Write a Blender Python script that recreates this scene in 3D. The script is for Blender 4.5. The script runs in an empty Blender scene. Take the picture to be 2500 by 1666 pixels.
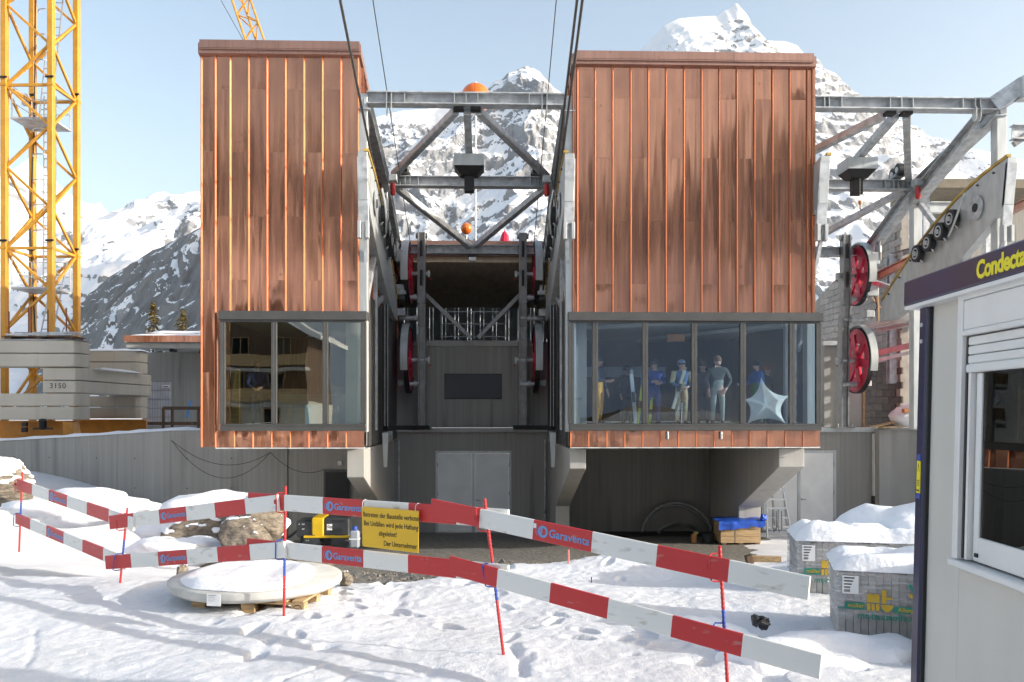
import bpy, bmesh, math, random
import numpy as np
from mathutils import Vector, Matrix, noise as mnoise

# ------------------------------------------------------------------ camera
SC = bpy.context.scene
COL = SC.collection
FPX = 2050.0                      # focal length in pixels of a 2500 px wide frame
EYE = 2.0
TH = math.atan((1250 - 1191) / FPX)
cam_d = bpy.data.cameras.new('camera')
cam_d.sensor_width = 36.0
cam_d.lens = FPX / 2500 * 36.0
cam_d.shift_y = 170 / 2500
cam_d.clip_start = 0.05
cam_d.clip_end = 30000
cam = bpy.data.objects.new('camera', cam_d)
COL.objects.link(cam)
cam.location = (0, 0, EYE)
cam.rotation_euler = (math.radians(90), 0, -TH)
SC.camera = cam

# ------------------------------------------------------------------ light
SUN = Vector((0.912, -0.278, 0.302)).normalized()
world = bpy.data.worlds.new('World')
SC.world = world
world.use_nodes = True
wn = world.node_tree
sky = wn.nodes.new('ShaderNodeTexSky')
sky.sky_type = 'NISHITA'
sky.sun_disc = False
sky.sun_elevation = math.asin(SUN.z)
sky.sun_rotation = math.atan2(SUN.x, SUN.y)
sky.altitude = 1600
sky.air_density = 1.35
sky.dust_density = 10.0
sky.ozone_density = 0.0
bgn = wn.nodes['Background']
wn.links.new(sky.outputs[0], bgn.inputs[0])
bgn.inputs[1].default_value = 0.15
sun_d = bpy.data.lights.new('sun', 'SUN')
sun_d.energy = 3.5
sun_d.angle = math.radians(0.55)
sun_d.color = (1.0, 0.965, 0.905)
sun = bpy.data.objects.new('sun', sun_d)
COL.objects.link(sun)
sun.location = (60, -20, 40)
sun.rotation_euler = SUN.to_track_quat('Z', 'Y').to_euler()
SC.view_settings.view_transform = 'Standard'
SC.view_settings.look = 'None'
SC.view_settings.exposure = 1.08
SC.view_settings.gamma = 1.0
SC.view_settings.use_curve_mapping = False
SC.render.engine = 'CYCLES'
SC.cycles.use_denoising = True
SC.cycles.max_bounces = 10
SC.cycles.diffuse_bounces = 6
SC.cycles.transparent_max_bounces = 12
SC.cycles.caustics_reflective = False
SC.cycles.caustics_refractive = False

# ------------------------------------------------------------------ helpers
CT, ST = math.cos(TH), math.sin(TH)
def at(px, py, Y):
    """world point at depth Y (along the building axis) on the sight line of a photo pixel"""
    u = (px - 1250) / FPX; v = (1003 - py) / FPX
    t = Y / (CT - u * ST)
    return Vector((t * (ST + u * CT), Y, EYE + t * v))
def X(px, Y): return at(px, 1003, Y).x
def Z(py, Y, px=1250): return at(px, py, Y).z

rng = random.Random(7)

class MB:
    def __init__(s):
        s.v = []; s.f = []; s.mi = []; s.m = 0
    def add(s, vs, fs):
        o = len(s.v)
        s.v += [tuple(p) for p in vs]
        for f in fs:
            s.f.append(tuple(i + o for i in f)); s.mi.append(s.m)
        return s
    def box(s, x0, x1, y0, y1, z0, z1):
        return s.add([(x0,y0,z0),(x1,y0,z0),(x1,y1,z0),(x0,y1,z0),(x0,y0,z1),(x1,y0,z1),(x1,y1,z1),(x0,y1,z1)],
                     [(0,3,2,1),(4,5,6,7),(0,1,5,4),(1,2,6,5),(2,3,7,6),(3,0,4,7)])
    def hexa(s, p):
        return s.add(p, [(0,3,2,1),(4,5,6,7),(0,1,5,4),(1,2,6,5),(2,3,7,6),(3,0,4,7)])
    def bar(s, p0, p1, w, h, up=(0,0,1)):
        p0 = Vector(p0); p1 = Vector(p1); d = (p1 - p0).normalized(); up = Vector(up)
        sd = d.cross(up)
        if sd.length < 1e-4: sd = d.cross(Vector((0,1,0)))
        sd.normalize(); u = sd.cross(d).normalized()
        a = sd * w / 2; b = u * h / 2
        return s.hexa([p0-a-b, p0+a-b, p1+a-b, p1-a-b, p0-a+b, p0+a+b, p1+a+b, p1-a+b])
    def ibeam(s, p0, p1, w, h, t=0.02, up=(0,0,1)):
        p0 = Vector(p0); p1 = Vector(p1); up = Vector(up)
        d = (p1 - p0).normalized(); sd = d.cross(up).normalized(); u = sd.cross(d).normalized()
        s.bar(p0 + u*(h/2-t/2), p1 + u*(h/2-t/2), w, t, up)
        s.bar(p0 - u*(h/2-t/2), p1 - u*(h/2-t/2), w, t, up)
        s.bar(p0, p1, t*.8, h - 2*t, up)
        return s
    def tube(s, p0, p1, r, n=10, r2=None):
        p0 = Vector(p0); p1 = Vector(p1); d = (p1 - p0).normalized()
        a = d.cross(Vector((0,0,1)))
        if a.length < 1e-3: a = d.cross(Vector((1,0,0)))
        a.normalize(); b = d.cross(a)
        r2 = r if r2 is None else r2
        vs = []
        for p, rr in ((p0, r), (p1, r2)):
            for i in range(n):
                q = 2*math.pi*i/n
                vs.append(p + a*math.cos(q)*rr + b*math.sin(q)*rr)
        fs = [(i, (i+1) % n, n+(i+1) % n, n+i) for i in range(n)]
        fs += [tuple(range(n-1, -1, -1)), tuple(range(n, 2*n))]
        return s.add(vs, fs)
    def path(s, pts, r, n=8):
        pts = [Vector(p) for p in pts]; vs = []; L = len(pts)
        prev = None
        for i, p in enumerate(pts):
            d = (pts[min(i+1, L-1)] - pts[max(i-1, 0)]).normalized()
            if prev is None:
                a = d.cross(Vector((0,0,1)))
                if a.length < 1e-3: a = d.cross(Vector((1,0,0)))
            else:
                a = prev - d * prev.dot(d)
            a.normalize(); prev = a; b = d.cross(a)
            rr = r[i] if isinstance(r, (list, tuple)) else r
            for k in range(n):
                q = 2*math.pi*k/n
                vs.append(p + a*math.cos(q)*rr + b*math.sin(q)*rr)
        fs = []
        for i in range(L-1):
            for k in range(n):
                fs.append((i*n+k, i*n+(k+1) % n, (i+1)*n+(k+1) % n, (i+1)*n+k))
        fs += [tuple(range(n-1, -1, -1)), tuple(range((L-1)*n, L*n))]
        return s.add(vs, fs)
    def prism(s, poly, o, ea, eb, en, t):
        """polygon (a,b) in plane o+a*ea+b*eb, extruded t along en"""
        o = Vector(o); ea = Vector(ea); eb = Vector(eb); en = Vector(en)
        n = len(poly)
        vs = [o + ea*a + eb*b for a, b in poly] + [o + ea*a + eb*b + en*t for a, b in poly]
        fs = [tuple(range(n-1, -1, -1)), tuple(range(n, 2*n))]
        fs += [(i, (i+1) % n, n+(i+1) % n, n+i) for i in range(n)]
        return s.add(vs, fs)
    def ring(s, c, ax, r0, r1, t, n=32, a0=0.0, a1=2*math.pi, ref=(0,0,1)):
        """annulus around axis ax, inner r0, outer r1, thickness t"""
        c = Vector(c); ax = Vector(ax).normalized()
        e = Vector(ref) - ax*ax.dot(Vector(ref)); e.normalize(); g = ax.cross(e)
        full = abs(a1 - a0 - 2*math.pi) < 1e-6
        m = n if full else n+1
        vs = []
        for i in range(m):
            q = a0 + (a1-a0)*i/n
            d = e*math.cos(q) + g*math.sin(q)
            vs += [c + d*r0 - ax*t/2, c + d*r1 - ax*t/2, c + d*r1 + ax*t/2, c + d*r0 + ax*t/2]
        fs = []
        for i in range(n):
            j = (i+1) % m
            for k in range(4):
                fs.append((i*4+k, i*4+(k+1) % 4, j*4+(k+1) % 4, j*4+k))
        if not full:
            fs += [(0,1,2,3), (n*4+3, n*4+2, n*4+1, n*4)]
        return s.add(vs, fs)
    def lathe(s, prof, c, ax=(0,0,1), n=24):
        c = Vector(c); ax = Vector(ax).normalized()
        e = ax.cross(Vector((0,1,0)))
        if e.length < 1e-3: e = ax.cross(Vector((1,0,0)))
        e.normalize(); g = ax.cross(e)
        vs = []; L = len(prof)
        for r, h in prof:
            for i in range(n):
                q = 2*math.pi*i/n
                vs.append(c + ax*h + (e*math.cos(q) + g*math.sin(q))*max(r, 1e-4))
        fs = []
        for j in range(L-1):
            for i in range(n):
                fs.append((j*n+i, j*n+(i+1) % n, (j+1)*n+(i+1) % n, (j+1)*n+i))
        fs += [tuple(range(n-1, -1, -1)), tuple(range((L-1)*n, L*n))]
        return s.add(vs, fs)
    def sphere(s, c, r, sc=(1,1,1), n=16, m=10):
        prof = []
        vs = []; c = Vector(c)
        for j in range(m+1):
            a = math.pi*j/m
            for i in range(n):
                q = 2*math.pi*i/n
                vs.append(c + Vector((math.sin(a)*math.cos(q)*r*sc[0], math.sin(a)*math.sin(q)*r*sc[1], math.cos(a)*r*sc[2])))
        fs = []
        for j in range(m):
            for i in range(n):
                fs.append((j*n+i, (j+1)*n+i, (j+1)*n+(i+1) % n, j*n+(i+1) % n))
        return s.add(vs, fs)
    def build(s, name, mats, parent=None, smooth=False, bev=0.0):
        me = bpy.data.meshes.new(name)
        me.from_pydata(s.v, [], s.f)
        if not isinstance(mats, (list, tuple)): mats = [mats]
        for m in mats: me.materials.append(m)
        if len(mats) > 1:
            me.polygons.foreach_set('material_index', s.mi)
        if smooth:
            me.polygons.foreach_set('use_smooth', [True]*len(me.polygons))
        bm = bmesh.new(); bm.from_mesh(me)
        bmesh.ops.recalc_face_normals(bm, faces=bm.faces)
        bm.to_mesh(me); bm.free()
        me.update()
        o = bpy.data.objects.new(name, me)
        COL.objects.link(o)
        if parent is not None: setp(o, parent)
        if bev:
            b = o.modifiers.new('bevel', 'BEVEL'); b.width = bev; b.segments = 1; b.limit_method = 'ANGLE'
        if smooth == 'auto':
            try:
                me.set_sharp_from_angle(angle=math.radians(40))
            except Exception:
                pass
        return o

def setp(o, parent):
    o.parent = parent
    # parents are never rotated or moved after their parts are attached unless LOCAL
    if not parent.get('_local'):
        t = Vector((0,0,0)); q = parent
        while q is not None:
            t += q.location; q = q.parent
        o.matrix_parent_inverse = Matrix.Translation(-t) if o.parent.parent is None else Matrix.Identity(4)

def tag(o, label, cat, group=None, kind=None):
    if label: o['label'] = label
    if cat: o['category'] = cat
    if group: o['group'] = group
    if kind: o['kind'] = kind
    return o
def thing(name, label, cat, loc, group=None, local=False):
    o = bpy.data.objects.new(name, None); COL.objects.link(o)
    o.empty_display_size = 0.2
    if local: o['_local'] = 1
    o.location = loc
    return tag(o, label, cat, group)
def share(o, name=None, parent=None, mw=None):
    c = bpy.data.objects.new(name or o.name.split('.')[0], o.data); COL.objects.link(c)
    if mw is not None: c.matrix_world = mw
    if parent is not None: setp(c, parent)
    return c

# ------------------------------------------------------------------ materials
def nd(nt, t, **kw):
    n = nt.nodes.new(t)
    for k, v in kw.items():
        if k == 'inp':
            for a, b in v.items(): n.inputs[a].default_value = b
        else: setattr(n, k, v)
    return n
MATS = {}
def mat(name, col, rough=0.6, metal=0.0, var=0.12, vs=3.0, stretch=(1,1,1), bump=0.0, bs=20.0, bstretch=None,
        col2=None, spec=0.5, coat=0.0, lo=0.35, hi=0.65, detail=6.0, rvar=0.0, objrand=0.0, emit=None):
    m = bpy.data.materials.new(name); m.use_nodes = True
    nt = m.node_tree; L = nt.links
    p = nt.nodes['Principled BSDF']
    p.inputs['Roughness'].default_value = rough; p.inputs['Metallic'].default_value = metal
    p.inputs['Specular IOR Level'].default_value = spec
    if coat: p.inputs['Coat Weight'].default_value = coat; p.inputs['Coat Roughness'].default_value = 0.1
    tc = nd(nt, 'ShaderNodeTexCoord')
    mp = nd(nt, 'ShaderNodeMapping'); mp.inputs['Scale'].default_value = stretch
    L.new(tc.outputs['Object'], mp.inputs[0])
    src = mp.outputs[0]
    if objrand:
        oi = nd(nt, 'ShaderNodeObjectInfo'); ad = nd(nt, 'ShaderNodeVectorMath', operation='ADD')
        ml = nd(nt, 'ShaderNodeMath', operation='MULTIPLY'); ml.inputs[1].default_value = 37.0
        L.new(oi.outputs['Random'], ml.inputs[0]); L.new(mp.outputs[0], ad.inputs[0]); L.new(ml.outputs[0], ad.inputs[1])
        src = ad.outputs[0]
    nz = nd(nt, 'ShaderNodeTexNoise'); nz.inputs['Scale'].default_value = vs; nz.inputs['Detail'].default_value = detail
    L.new(src, nz.inputs['Vector'])
    rp = nd(nt, 'ShaderNodeMapRange'); rp.inputs[1].default_value = lo; rp.inputs[2].default_value = hi
    L.new(nz.outputs[0], rp.inputs[0])
    mx = nd(nt, 'ShaderNodeMix', data_type='RGBA')
    c = col; c2 = col2 or tuple(max(0, k*(1-var*2)) for k in c)
    mx.inputs[6].default_value = (*c2, 1); mx.inputs[7].default_value = (*c, 1)
    L.new(rp.outputs[0], mx.inputs[0])
    cout = mx.outputs[2]
    if objrand:
        hs = nd(nt, 'ShaderNodeHueSaturation')
        mr = nd(nt, 'ShaderNodeMapRange'); mr.inputs[3].default_value = 1-objrand; mr.inputs[4].default_value = 1+objrand
        L.new(oi.outputs['Random'], mr.inputs[0]); L.new(mr.outputs[0], hs.inputs['Value']); L.new(cout, hs.inputs['Color'])
        cout = hs.outputs[0]
    L.new(cout, p.inputs['Base Color'])
    if rvar:
        rr = nd(nt, 'ShaderNodeMapRange'); rr.inputs[3].default_value = max(0.02, rough-rvar); rr.inputs[4].default_value = min(1, rough+rvar)
        L.new(nz.outputs[0], rr.inputs[0]); L.new(rr.outputs[0], p.inputs['Roughness'])
    if bump:
        m2 = nd(nt, 'ShaderNodeMapping'); m2.inputs['Scale'].default_value = bstretch or (1,1,1)
        L.new(tc.outputs['Object'], m2.inputs[0])
        n2 = nd(nt, 'ShaderNodeTexNoise'); n2.inputs['Scale'].default_value = bs; n2.inputs['Detail'].default_value = 5
        L.new(m2.outputs[0], n2.inputs['Vector'])
        b = nd(nt, 'ShaderNodeBump'); b.inputs['Strength'].default_value = 1.0; b.inputs['Distance'].default_value = bump
        L.new(n2.outputs[0], b.inputs['Height']); L.new(b.outputs[0], p.inputs['Normal'])
    if emit:
        p.inputs['Emission Color'].default_value = (*emit[0], 1); p.inputs['Emission Strength'].default_value = emit[1]
    MATS[name] = m
    return m

def glass(name, tint, r0, rough=0.0):
    m = bpy.data.materials.new(name); m.use_nodes = True
    nt = m.node_tree; L = nt.links
    nt.nodes.remove(nt.nodes['Principled BSDF'])
    out = nt.nodes['Material Output']
    tr = nd(nt, 'ShaderNodeBsdfTransparent'); tr.inputs[0].default_value = (*tint, 1)
    gl = nd(nt, 'ShaderNodeBsdfGlossy'); gl.inputs['Roughness'].default_value = rough
    lw = nd(nt, 'ShaderNodeLayerWeight'); lw.inputs[0].default_value = 0.5
    pw = nd(nt, 'ShaderNodeMath', operation='POWER'); pw.inputs[1].default_value = 5.0
    mr = nd(nt, 'ShaderNodeMapRange'); mr.inputs[3].default_value = r0; mr.inputs[4].default_value = 1.0
    L.new(lw.outputs['Facing'], pw.inputs[0]); L.new(pw.outputs[0], mr.inputs[0])
    # very slight waviness of the pane
    tc = nd(nt, 'ShaderNodeTexCoord'); nz = nd(nt, 'ShaderNodeTexNoise'); nz.inputs['Scale'].default_value = 0.8; nz.inputs['Detail'].default_value = 1
    L.new(tc.outputs['Object'], nz.inputs['Vector'])
    bp = nd(nt, 'ShaderNodeBump'); bp.inputs['Distance'].default_value = 0.0035; bp.inputs['Strength'].default_value = 1
    L.new(nz.outputs[0], bp.inputs['Height']); L.new(bp.outputs[0], gl.inputs['Normal'])
    mx = nd(nt, 'ShaderNodeMixShader')
    L.new(mr.outputs[0], mx.inputs[0]); L.new(tr.outputs[0], mx.inputs[1]); L.new(gl.outputs[0], mx.inputs[2])
    L.new(mx.outputs[0], out.inputs[0])
    return m

def concrete(name, col, dark, board=8.0, stain=0.5):
    """board-marked concrete: vertical plank marks, blotches and run-off stains"""
    m = bpy.data.materials.new(name); m.use_nodes = True
    nt = m.node_tree; L = nt.links; p = nt.nodes['Principled BSDF']
    p.inputs['Roughness'].default_value = 0.85; p.inputs['Specular IOR Level'].default_value = 0.25
    tc = nd(nt, 'ShaderNodeTexCoord')
    def nz(sc, stretch, detail=5):
        mp = nd(nt, 'ShaderNodeMapping'); mp.inputs['Scale'].default_value = stretch
        L.new(tc.outputs['Object'], mp.inputs[0])
        n = nd(nt, 'ShaderNodeTexNoise'); n.inputs['Scale'].default_value = sc; n.inputs['Detail'].default_value = detail
        L.new(mp.outputs[0], n.inputs['Vector']); return n
    a = nz(1.0, (board*1.3, board*1.3, 0.16), 4); b = nz(.8, (1, 1, .6)); c = nz(1.0, (2.2, 2.2, .16), 4); g = nz(45, (1, 1, 1), 8)
    def rng_(n, lo, hi, o0=0, o1=1):
        r = nd(nt, 'ShaderNodeMapRange'); r.inputs[1].default_value = lo; r.inputs[2].default_value = hi
        r.inputs[3].default_value = o0; r.inputs[4].default_value = o1
        L.new(n.outputs[0], r.inputs[0]); return r
    def mix(f, x, y, fac=None, blend='MIX'):
        q = nd(nt, 'ShaderNodeMix', data_type='RGBA', blend_type=blend)
        if f is not None: L.new(f.outputs[0], q.inputs[0])
        else: q.inputs[0].default_value = fac
        for i, k in ((6, x), (7, y)):
            if isinstance(k, tuple): q.inputs[i].default_value = (*k, 1)
            else: L.new(k, q.inputs[i])
        return q.outputs[2]
    base = mix(rng_(a, .2, .8), dark, col)
    base = mix(rng_(b, .3, .7), base, tuple((x+y)/2*1.03 for x, y in zip(col, dark)), None) if False else mix(rng_(b, .35, .75, 0, .55), base, tuple(k*.78 for k in col))
    base = mix(rng_(c, .58, .72, 0, stain), base, tuple(k*.45 for k in dark))
    base = mix(rng_(g, .3, .7, 0, .12), base, tuple(k*.6 for k in dark))
    L.new(base, p.inputs['Base Color'])
    bp = nd(nt, 'ShaderNodeBump'); bp.inputs['Distance'].default_value = 0.004
    L.new(a.outputs[0], bp.inputs['Height'])
    b2 = nd(nt, 'ShaderNodeBump'); b2.inputs['Distance'].default_value = 0.002
    L.new(g.outputs[0], b2.inputs['Height']); L.new(bp.outputs[0], b2.inputs['Normal']); L.new(b2.outputs[0], p.inputs['Normal'])
    return m

def copper(name, col, col2, rough, metal=1.0, canny=.03, soft=.45):
    """mill-finish copper sheet: a sharp and a soft reflection, rolling streaks, early oxide, oil-canning"""
    m = bpy.data.materials.new(name); m.use_nodes = True
    nt = m.node_tree; L = nt.links; p = nt.nodes['Principled BSDF']; out = nt.nodes['Material Output']
    p2 = nd(nt, 'ShaderNodeBsdfPrincipled')
    p.inputs['Metallic'].default_value = metal; p2.inputs['Metallic'].default_value = metal
    tc = nd(nt, 'ShaderNodeTexCoord'); oi = nd(nt, 'ShaderNodeObjectInfo')
    def nz(sc, stretch, detail=5, rnd=True):
        mp = nd(nt, 'ShaderNodeMapping'); mp.inputs['Scale'].default_value = stretch
        L.new(tc.outputs['Object'], mp.inputs[0])
        n = nd(nt, 'ShaderNodeTexNoise', noise_dimensions='4D'); n.inputs['Scale'].default_value = sc; n.inputs['Detail'].default_value = detail
        L.new(mp.outputs[0], n.inputs['Vector'])
        if rnd:
            ml = nd(nt, 'ShaderNodeMath', operation='MULTIPLY'); ml.inputs[1].default_value = 50
            L.new(oi.outputs['Random'], ml.inputs[0]); L.new(ml.outputs[0], n.inputs['W'])
        return n
    streak = nz(1.0, (16, 16, .10), 3); blot = nz(1.1, (1, 1, .5), 4); can = nz(1.0, (3.4, 3.4, .28), 1); spots = nz(9, (1, 1, 1), 7)
    patch = nz(1.3, (1, 1, 1), 2)
    def rg(n, lo, hi, a, b):
        r = nd(nt, 'ShaderNodeMapRange'); r.inputs[1].default_value = lo; r.inputs[2].default_value = hi
        r.inputs[3].default_value = a; r.inputs[4].default_value = b; L.new(n.outputs[0], r.inputs[0]); return r.outputs[0]
    mx = nd(nt, 'ShaderNodeMix', data_type='RGBA'); mx.inputs[6].default_value = (*col, 1); mx.inputs[7].default_value = (*col2, 1)
    L.new(rg(blot, .38, .68, 0, 1), mx.inputs[0])
    m2 = nd(nt, 'ShaderNodeMix', data_type='RGBA', blend_type='MULTIPLY'); m2.inputs[7].default_value = (.86, .82, .80, 1)
    L.new(rg(streak, .4, .68, 0, .8), m2.inputs[0]); L.new(mx.outputs[2], m2.inputs[6])
    m3 = nd(nt, 'ShaderNodeMix', data_type='RGBA'); m3.inputs[7].default_value = (.24, .11, .07, 1)
    sp = nd(nt, 'ShaderNodeMath', operation='MULTIPLY'); L.new(rg(spots, .60, .68, 0, .7), sp.inputs[0]); L.new(rg(patch, .55, .68, 0, 1), sp.inputs[1])
    L.new(sp.outputs[0], m3.inputs[0]); L.new(m2.outputs[2], m3.inputs[6])
    hs = nd(nt, 'ShaderNodeHueSaturation')
    mr = nd(nt, 'ShaderNodeMapRange'); mr.inputs[3].default_value = .95; mr.inputs[4].default_value = 1.04
    L.new(oi.outputs['Random'], mr.inputs[0]); L.new(mr.outputs[0], hs.inputs['Value']); L.new(m3.outputs[2], hs.inputs['Color'])
    L.new(hs.outputs[0], p.inputs['Base Color']); L.new(hs.outputs[0], p2.inputs['Base Color'])
    L.new(rg(streak, .3, .7, rough-.05, rough+.06), p.inputs['Roughness'])
    p2.inputs['Roughness'].default_value = .62
    bp = nd(nt, 'ShaderNodeBump'); bp.inputs['Distance'].default_value = canny; L.new(can.outputs[0], bp.inputs['Height'])
    L.new(bp.outputs[0], p.inputs['Normal']); L.new(bp.outputs[0], p2.inputs['Normal'])
    ms = nd(nt, 'ShaderNodeMixShader'); ms.inputs[0].default_value = soft
    L.new(p.outputs[0], ms.inputs[1]); L.new(p2.outputs[0], ms.inputs[2]); L.new(ms.outputs[0], out.inputs[0])
    return m

M = {}
M['copper'] = copper('copper_sheet', (.60, .295, .185), (.44, .215, .145), .12, 1.0, .032, .17)
M['copper_seam'] = copper('copper_seam', (.52, .215, .115), (.48, .20, .105), .46, 1.0, .004, .4)
M['copper_dull'] = copper('copper_oxidised', (.44, .27, .215), (.37, .225, .18), .40, .9, .012, .6)
M['steel'] = mat('galvanised_steel', (.58, .60, .61), .5, .3, .18, 5, bump=.0008, bs=60, rvar=.12)
M['steel_dk'] = mat('grey_painted_steel', (.29, .29, .285), .45, .5, .15, 4, rvar=.1)
M['steel_white'] = mat('zinc_plate', (.56, .58, .57), .5, .4, .1, 4, (1,1,.4), rvar=.1)
M['frame'] = mat('anthracite_frame', (.085, .085, .082), .45, .2, .08, 3, rvar=.06)
M['panel_dk'] = mat('anthracite_panel', (.085, .083, .08), .5, .2, .1, 1.5, rvar=.08)
M['black'] = mat('black_rubber', (.015, .015, .016), .6, 0, .1)
M['conc'] = concrete('board_concrete', (.40, .385, .355), (.265, .255, .235))
M['conc_lt'] = concrete('pale_concrete', (.50, .49, .46), (.40, .39, .365), 3, .35)
M['conc_dk'] = concrete('damp_concrete', (.42, .40, .365), (.28, .27, .245), 9, .8)
M['block'] = concrete('ballast_concrete', (.62, .57, .48), (.48, .44, .37), 1.2, .45)
M['glass_b'] = glass('tinted_glass', (.85, .92, .975), .06)
M['glass_c'] = glass('clear_glass', (.84, .88, .80), .15)
M['glass_k'] = glass('dark_glass', (.10, .11, .13), .035)
M['white'] = mat('white_paint', (.88, .87, .84), .5, 0, .05, 2, rvar=.05)
M['red'] = mat('red_paint', (.52, .030, .032), .45, 0, .1, 7, (1,1,3), col2=(.50, .16, .14), lo=.27, hi=.36, rvar=.1, detail=9)
M['board_w'] = mat('worn_white_board', (.76, .75, .71), .5, 0, .1, 6, (1,1,3), col2=(.50, .47, .41), lo=.27, hi=.40, rvar=.1, detail=9)
M['blue'] = mat('blue_paint', (.04, .09, .42), .5, 0, .15)
M['logo'] = mat('pale_blue_print', (.13, .33, .62), .5, 0, .05)
M['sign'] = mat('yellow_plate', (.80, .48, .015), .42, 0, .05, 2)
M['ink'] = mat('black_print', (.02, .02, .02), .5)
M['crane'] = mat('crane_yellow', (.66, .31, .028), .45, 0, .1, 2, rvar=.1)
M['crane_dk'] = mat('crane_orange', (.62, .25, .02), .5, 0, .15, 2)
M['wheel'] = mat('crimson_wheel', (.70, .018, .07), .4, .1, .1, 4)
M['ball'] = mat('orange_gloss', (.86, .18, .015), .28, 0, .03, coat=.4)
M['rope'] = mat('steel_rope', (.20, .20, .19), .45, .7, .3, 40)
M['yel_rub'] = mat('ochre_lining', (.62, .40, .08), .6, 0, .2)
M['wood'] = mat('raw_timber', (.55, .38, .20), .75, 0, .2, 3, (1,12,12), bump=.001, bs=30)
M['wood_dk'] = mat('brown_timber', (.17, .105, .06), .7, 0, .25, 2, (10,10,.5))
M['cabin_w'] = mat('off_white_cabin', (.64, .605, .55), .5, .1, .05, 1.6, (1,1,.35), bump=.0007, bs=120)
M['cabin_f'] = mat('white_profile', (.78, .77, .75), .38, .1, .03)
M['navy'] = mat('navy_paint', (.008, .012, .065), .35, 0, .2, 2, rvar=.06, coat=.2)
M['yellow'] = mat('bright_yellow', (.85, .72, .02), .5, 0, .05)
M['tarp'] = mat('blue_tarp', (.02, .10, .55), .4, 0, .15, 4, bump=.01, bs=12)
M['clay'] = mat('orange_pipe', (.55, .22, .07), .5, 0, .1)
M['slab'] = mat('grey_paver', (.42, .41, .39), .85, 0, .12, 9, objrand=.12, bump=.002, bs=40)
M['paper'] = mat('paper_label', (.85, .85, .84), .6, 0, .03)
M['teal'] = mat('teal_print', (.02, .30, .22), .5)
M['gold'] = mat('gold_print', (.75, .50, .04), .5)
M['ladder'] = mat('aluminium', (.62, .63, .64), .4, .8, .1, 6)
M['tree'] = mat('spruce_needles', (.035, .055, .02), .8, 0, .3, 3)
M['tree_y'] = mat('lit_needles', (.30, .20, .03), .8, 0, .3, 3)  # sunlight on the upper crown, put into the needle colour
M['bark'] = mat('bark', (.10, .07, .05), .9, 0, .3, 8)
M['skin'] = mat('skin', (.55, .33, .24), .55, 0, .05)
M['plaster'] = mat('pale_plaster', (.62, .60, .54), .8, 0, .05, 1)
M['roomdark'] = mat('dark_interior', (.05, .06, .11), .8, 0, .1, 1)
M['ceil'] = mat('ceiling_board', (.74, .60, .42), .7, 0, .1, 1, (6,1,1))
M['corr'] = mat('zinc_cladding', (.52, .60, .62), .5, .3, .1, 2)
# ------------------------------------------------------------------ numpy noise
def _h(ix, iy, iz, seed):
    n = (ix.astype(np.int64)*374761393 + iy.astype(np.int64)*668265263 + iz.astype(np.int64)*2147483647 + seed*974634777) & 0xffffffff
    n = ((n ^ (n >> 13)) * 1274126177) & 0xffffffff
    n = ((n ^ (n >> 16)) * 2246822519) & 0xffffffff
    return ((n ^ (n >> 15)) & 0xffffff) / float(0xffffff)
def vnoise(x, y, z, seed=0):
    x = np.asarray(x, float); y = np.asarray(y, float) + 0*x; z = np.asarray(z, float) + 0*x
    ix, iy, iz = np.floor(x), np.floor(y), np.floor(z)
    fx, fy, fz = x-ix, y-iy, z-iz
    fx = fx*fx*fx*(fx*(fx*6-15)+10); fy = fy*fy*fy*(fy*(fy*6-15)+10); fz = fz*fz*fz*(fz*(fz*6-15)+10)
    r = 0
    for a in (0, 1):
        for b in (0, 1):
            for c in (0, 1):
                w = (fx if a else 1-fx)*(fy if b else 1-fy)*(fz if c else 1-fz)
                r = r + w*_h(ix+a, iy+b, iz+c, seed)
    return r
def fbm(x, y, z=0.0, o=5, seed=0, gain=.5):
    s = 0; a = 1; t = 0; f = 1
    for i in range(o):
        s = s + a*vnoise(x*f, y*f, z*f, seed+i*17); t += a; a *= gain; f *= 2.03
    return s/t
def ridged(x, y, z=0.0, o=5, seed=0, gain=.5):
    s = 0; a = 1; t = 0; f = 1
    for i in range(o):
        s = s + a*(1-np.abs(2*vnoise(x*f, y*f, z*f, seed+i*31)-1)); t += a; a *= gain; f *= 2.07
    return s/t
def sst(a, b, x):
    t = np.clip((x-a)/(b-a), 0, 1); return t*t*(3-2*t)

def grid_mesh(name, P, m, attr=None, smooth=True):
    """P: (R,C,3) array -> one mesh"""
    R, C, _ = P.shape
    me = bpy.data.meshes.new(name)
    idx = np.arange(R*C).reshape(R, C)
    q = np.stack([idx[:-1, :-1], idx[:-1, 1:], idx[1:, 1:], idx[1:, :-1]], -1).reshape(-1, 4)
    me.vertices.add(R*C); me.vertices.foreach_set('co', P.reshape(-1).astype(np.float32))
    n = len(q)
    me.loops.add(n*4); me.loops.foreach_set('vertex_index', q.reshape(-1).astype(np.int32))
    me.polygons.add(n)
    me.polygons.foreach_set('loop_start', np.arange(0, n*4, 4, dtype=np.int32))
    me.polygons.foreach_set('loop_total', np.full(n, 4, dtype=np.int32))
    if smooth: me.polygons.foreach_set('use_smooth', np.ones(n, dtype=bool))
    if attr is not None:
        for k, a in attr.items():
            at_ = me.attributes.new(k, 'FLOAT', 'POINT'); at_.data.foreach_set('value', a.reshape(-1).astype(np.float32))
    me.update(calc_edges=True); me.validate()
    me.materials.append(m)
    o = bpy.data.objects.new(name, me); COL.objects.link(o)
    return o

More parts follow.
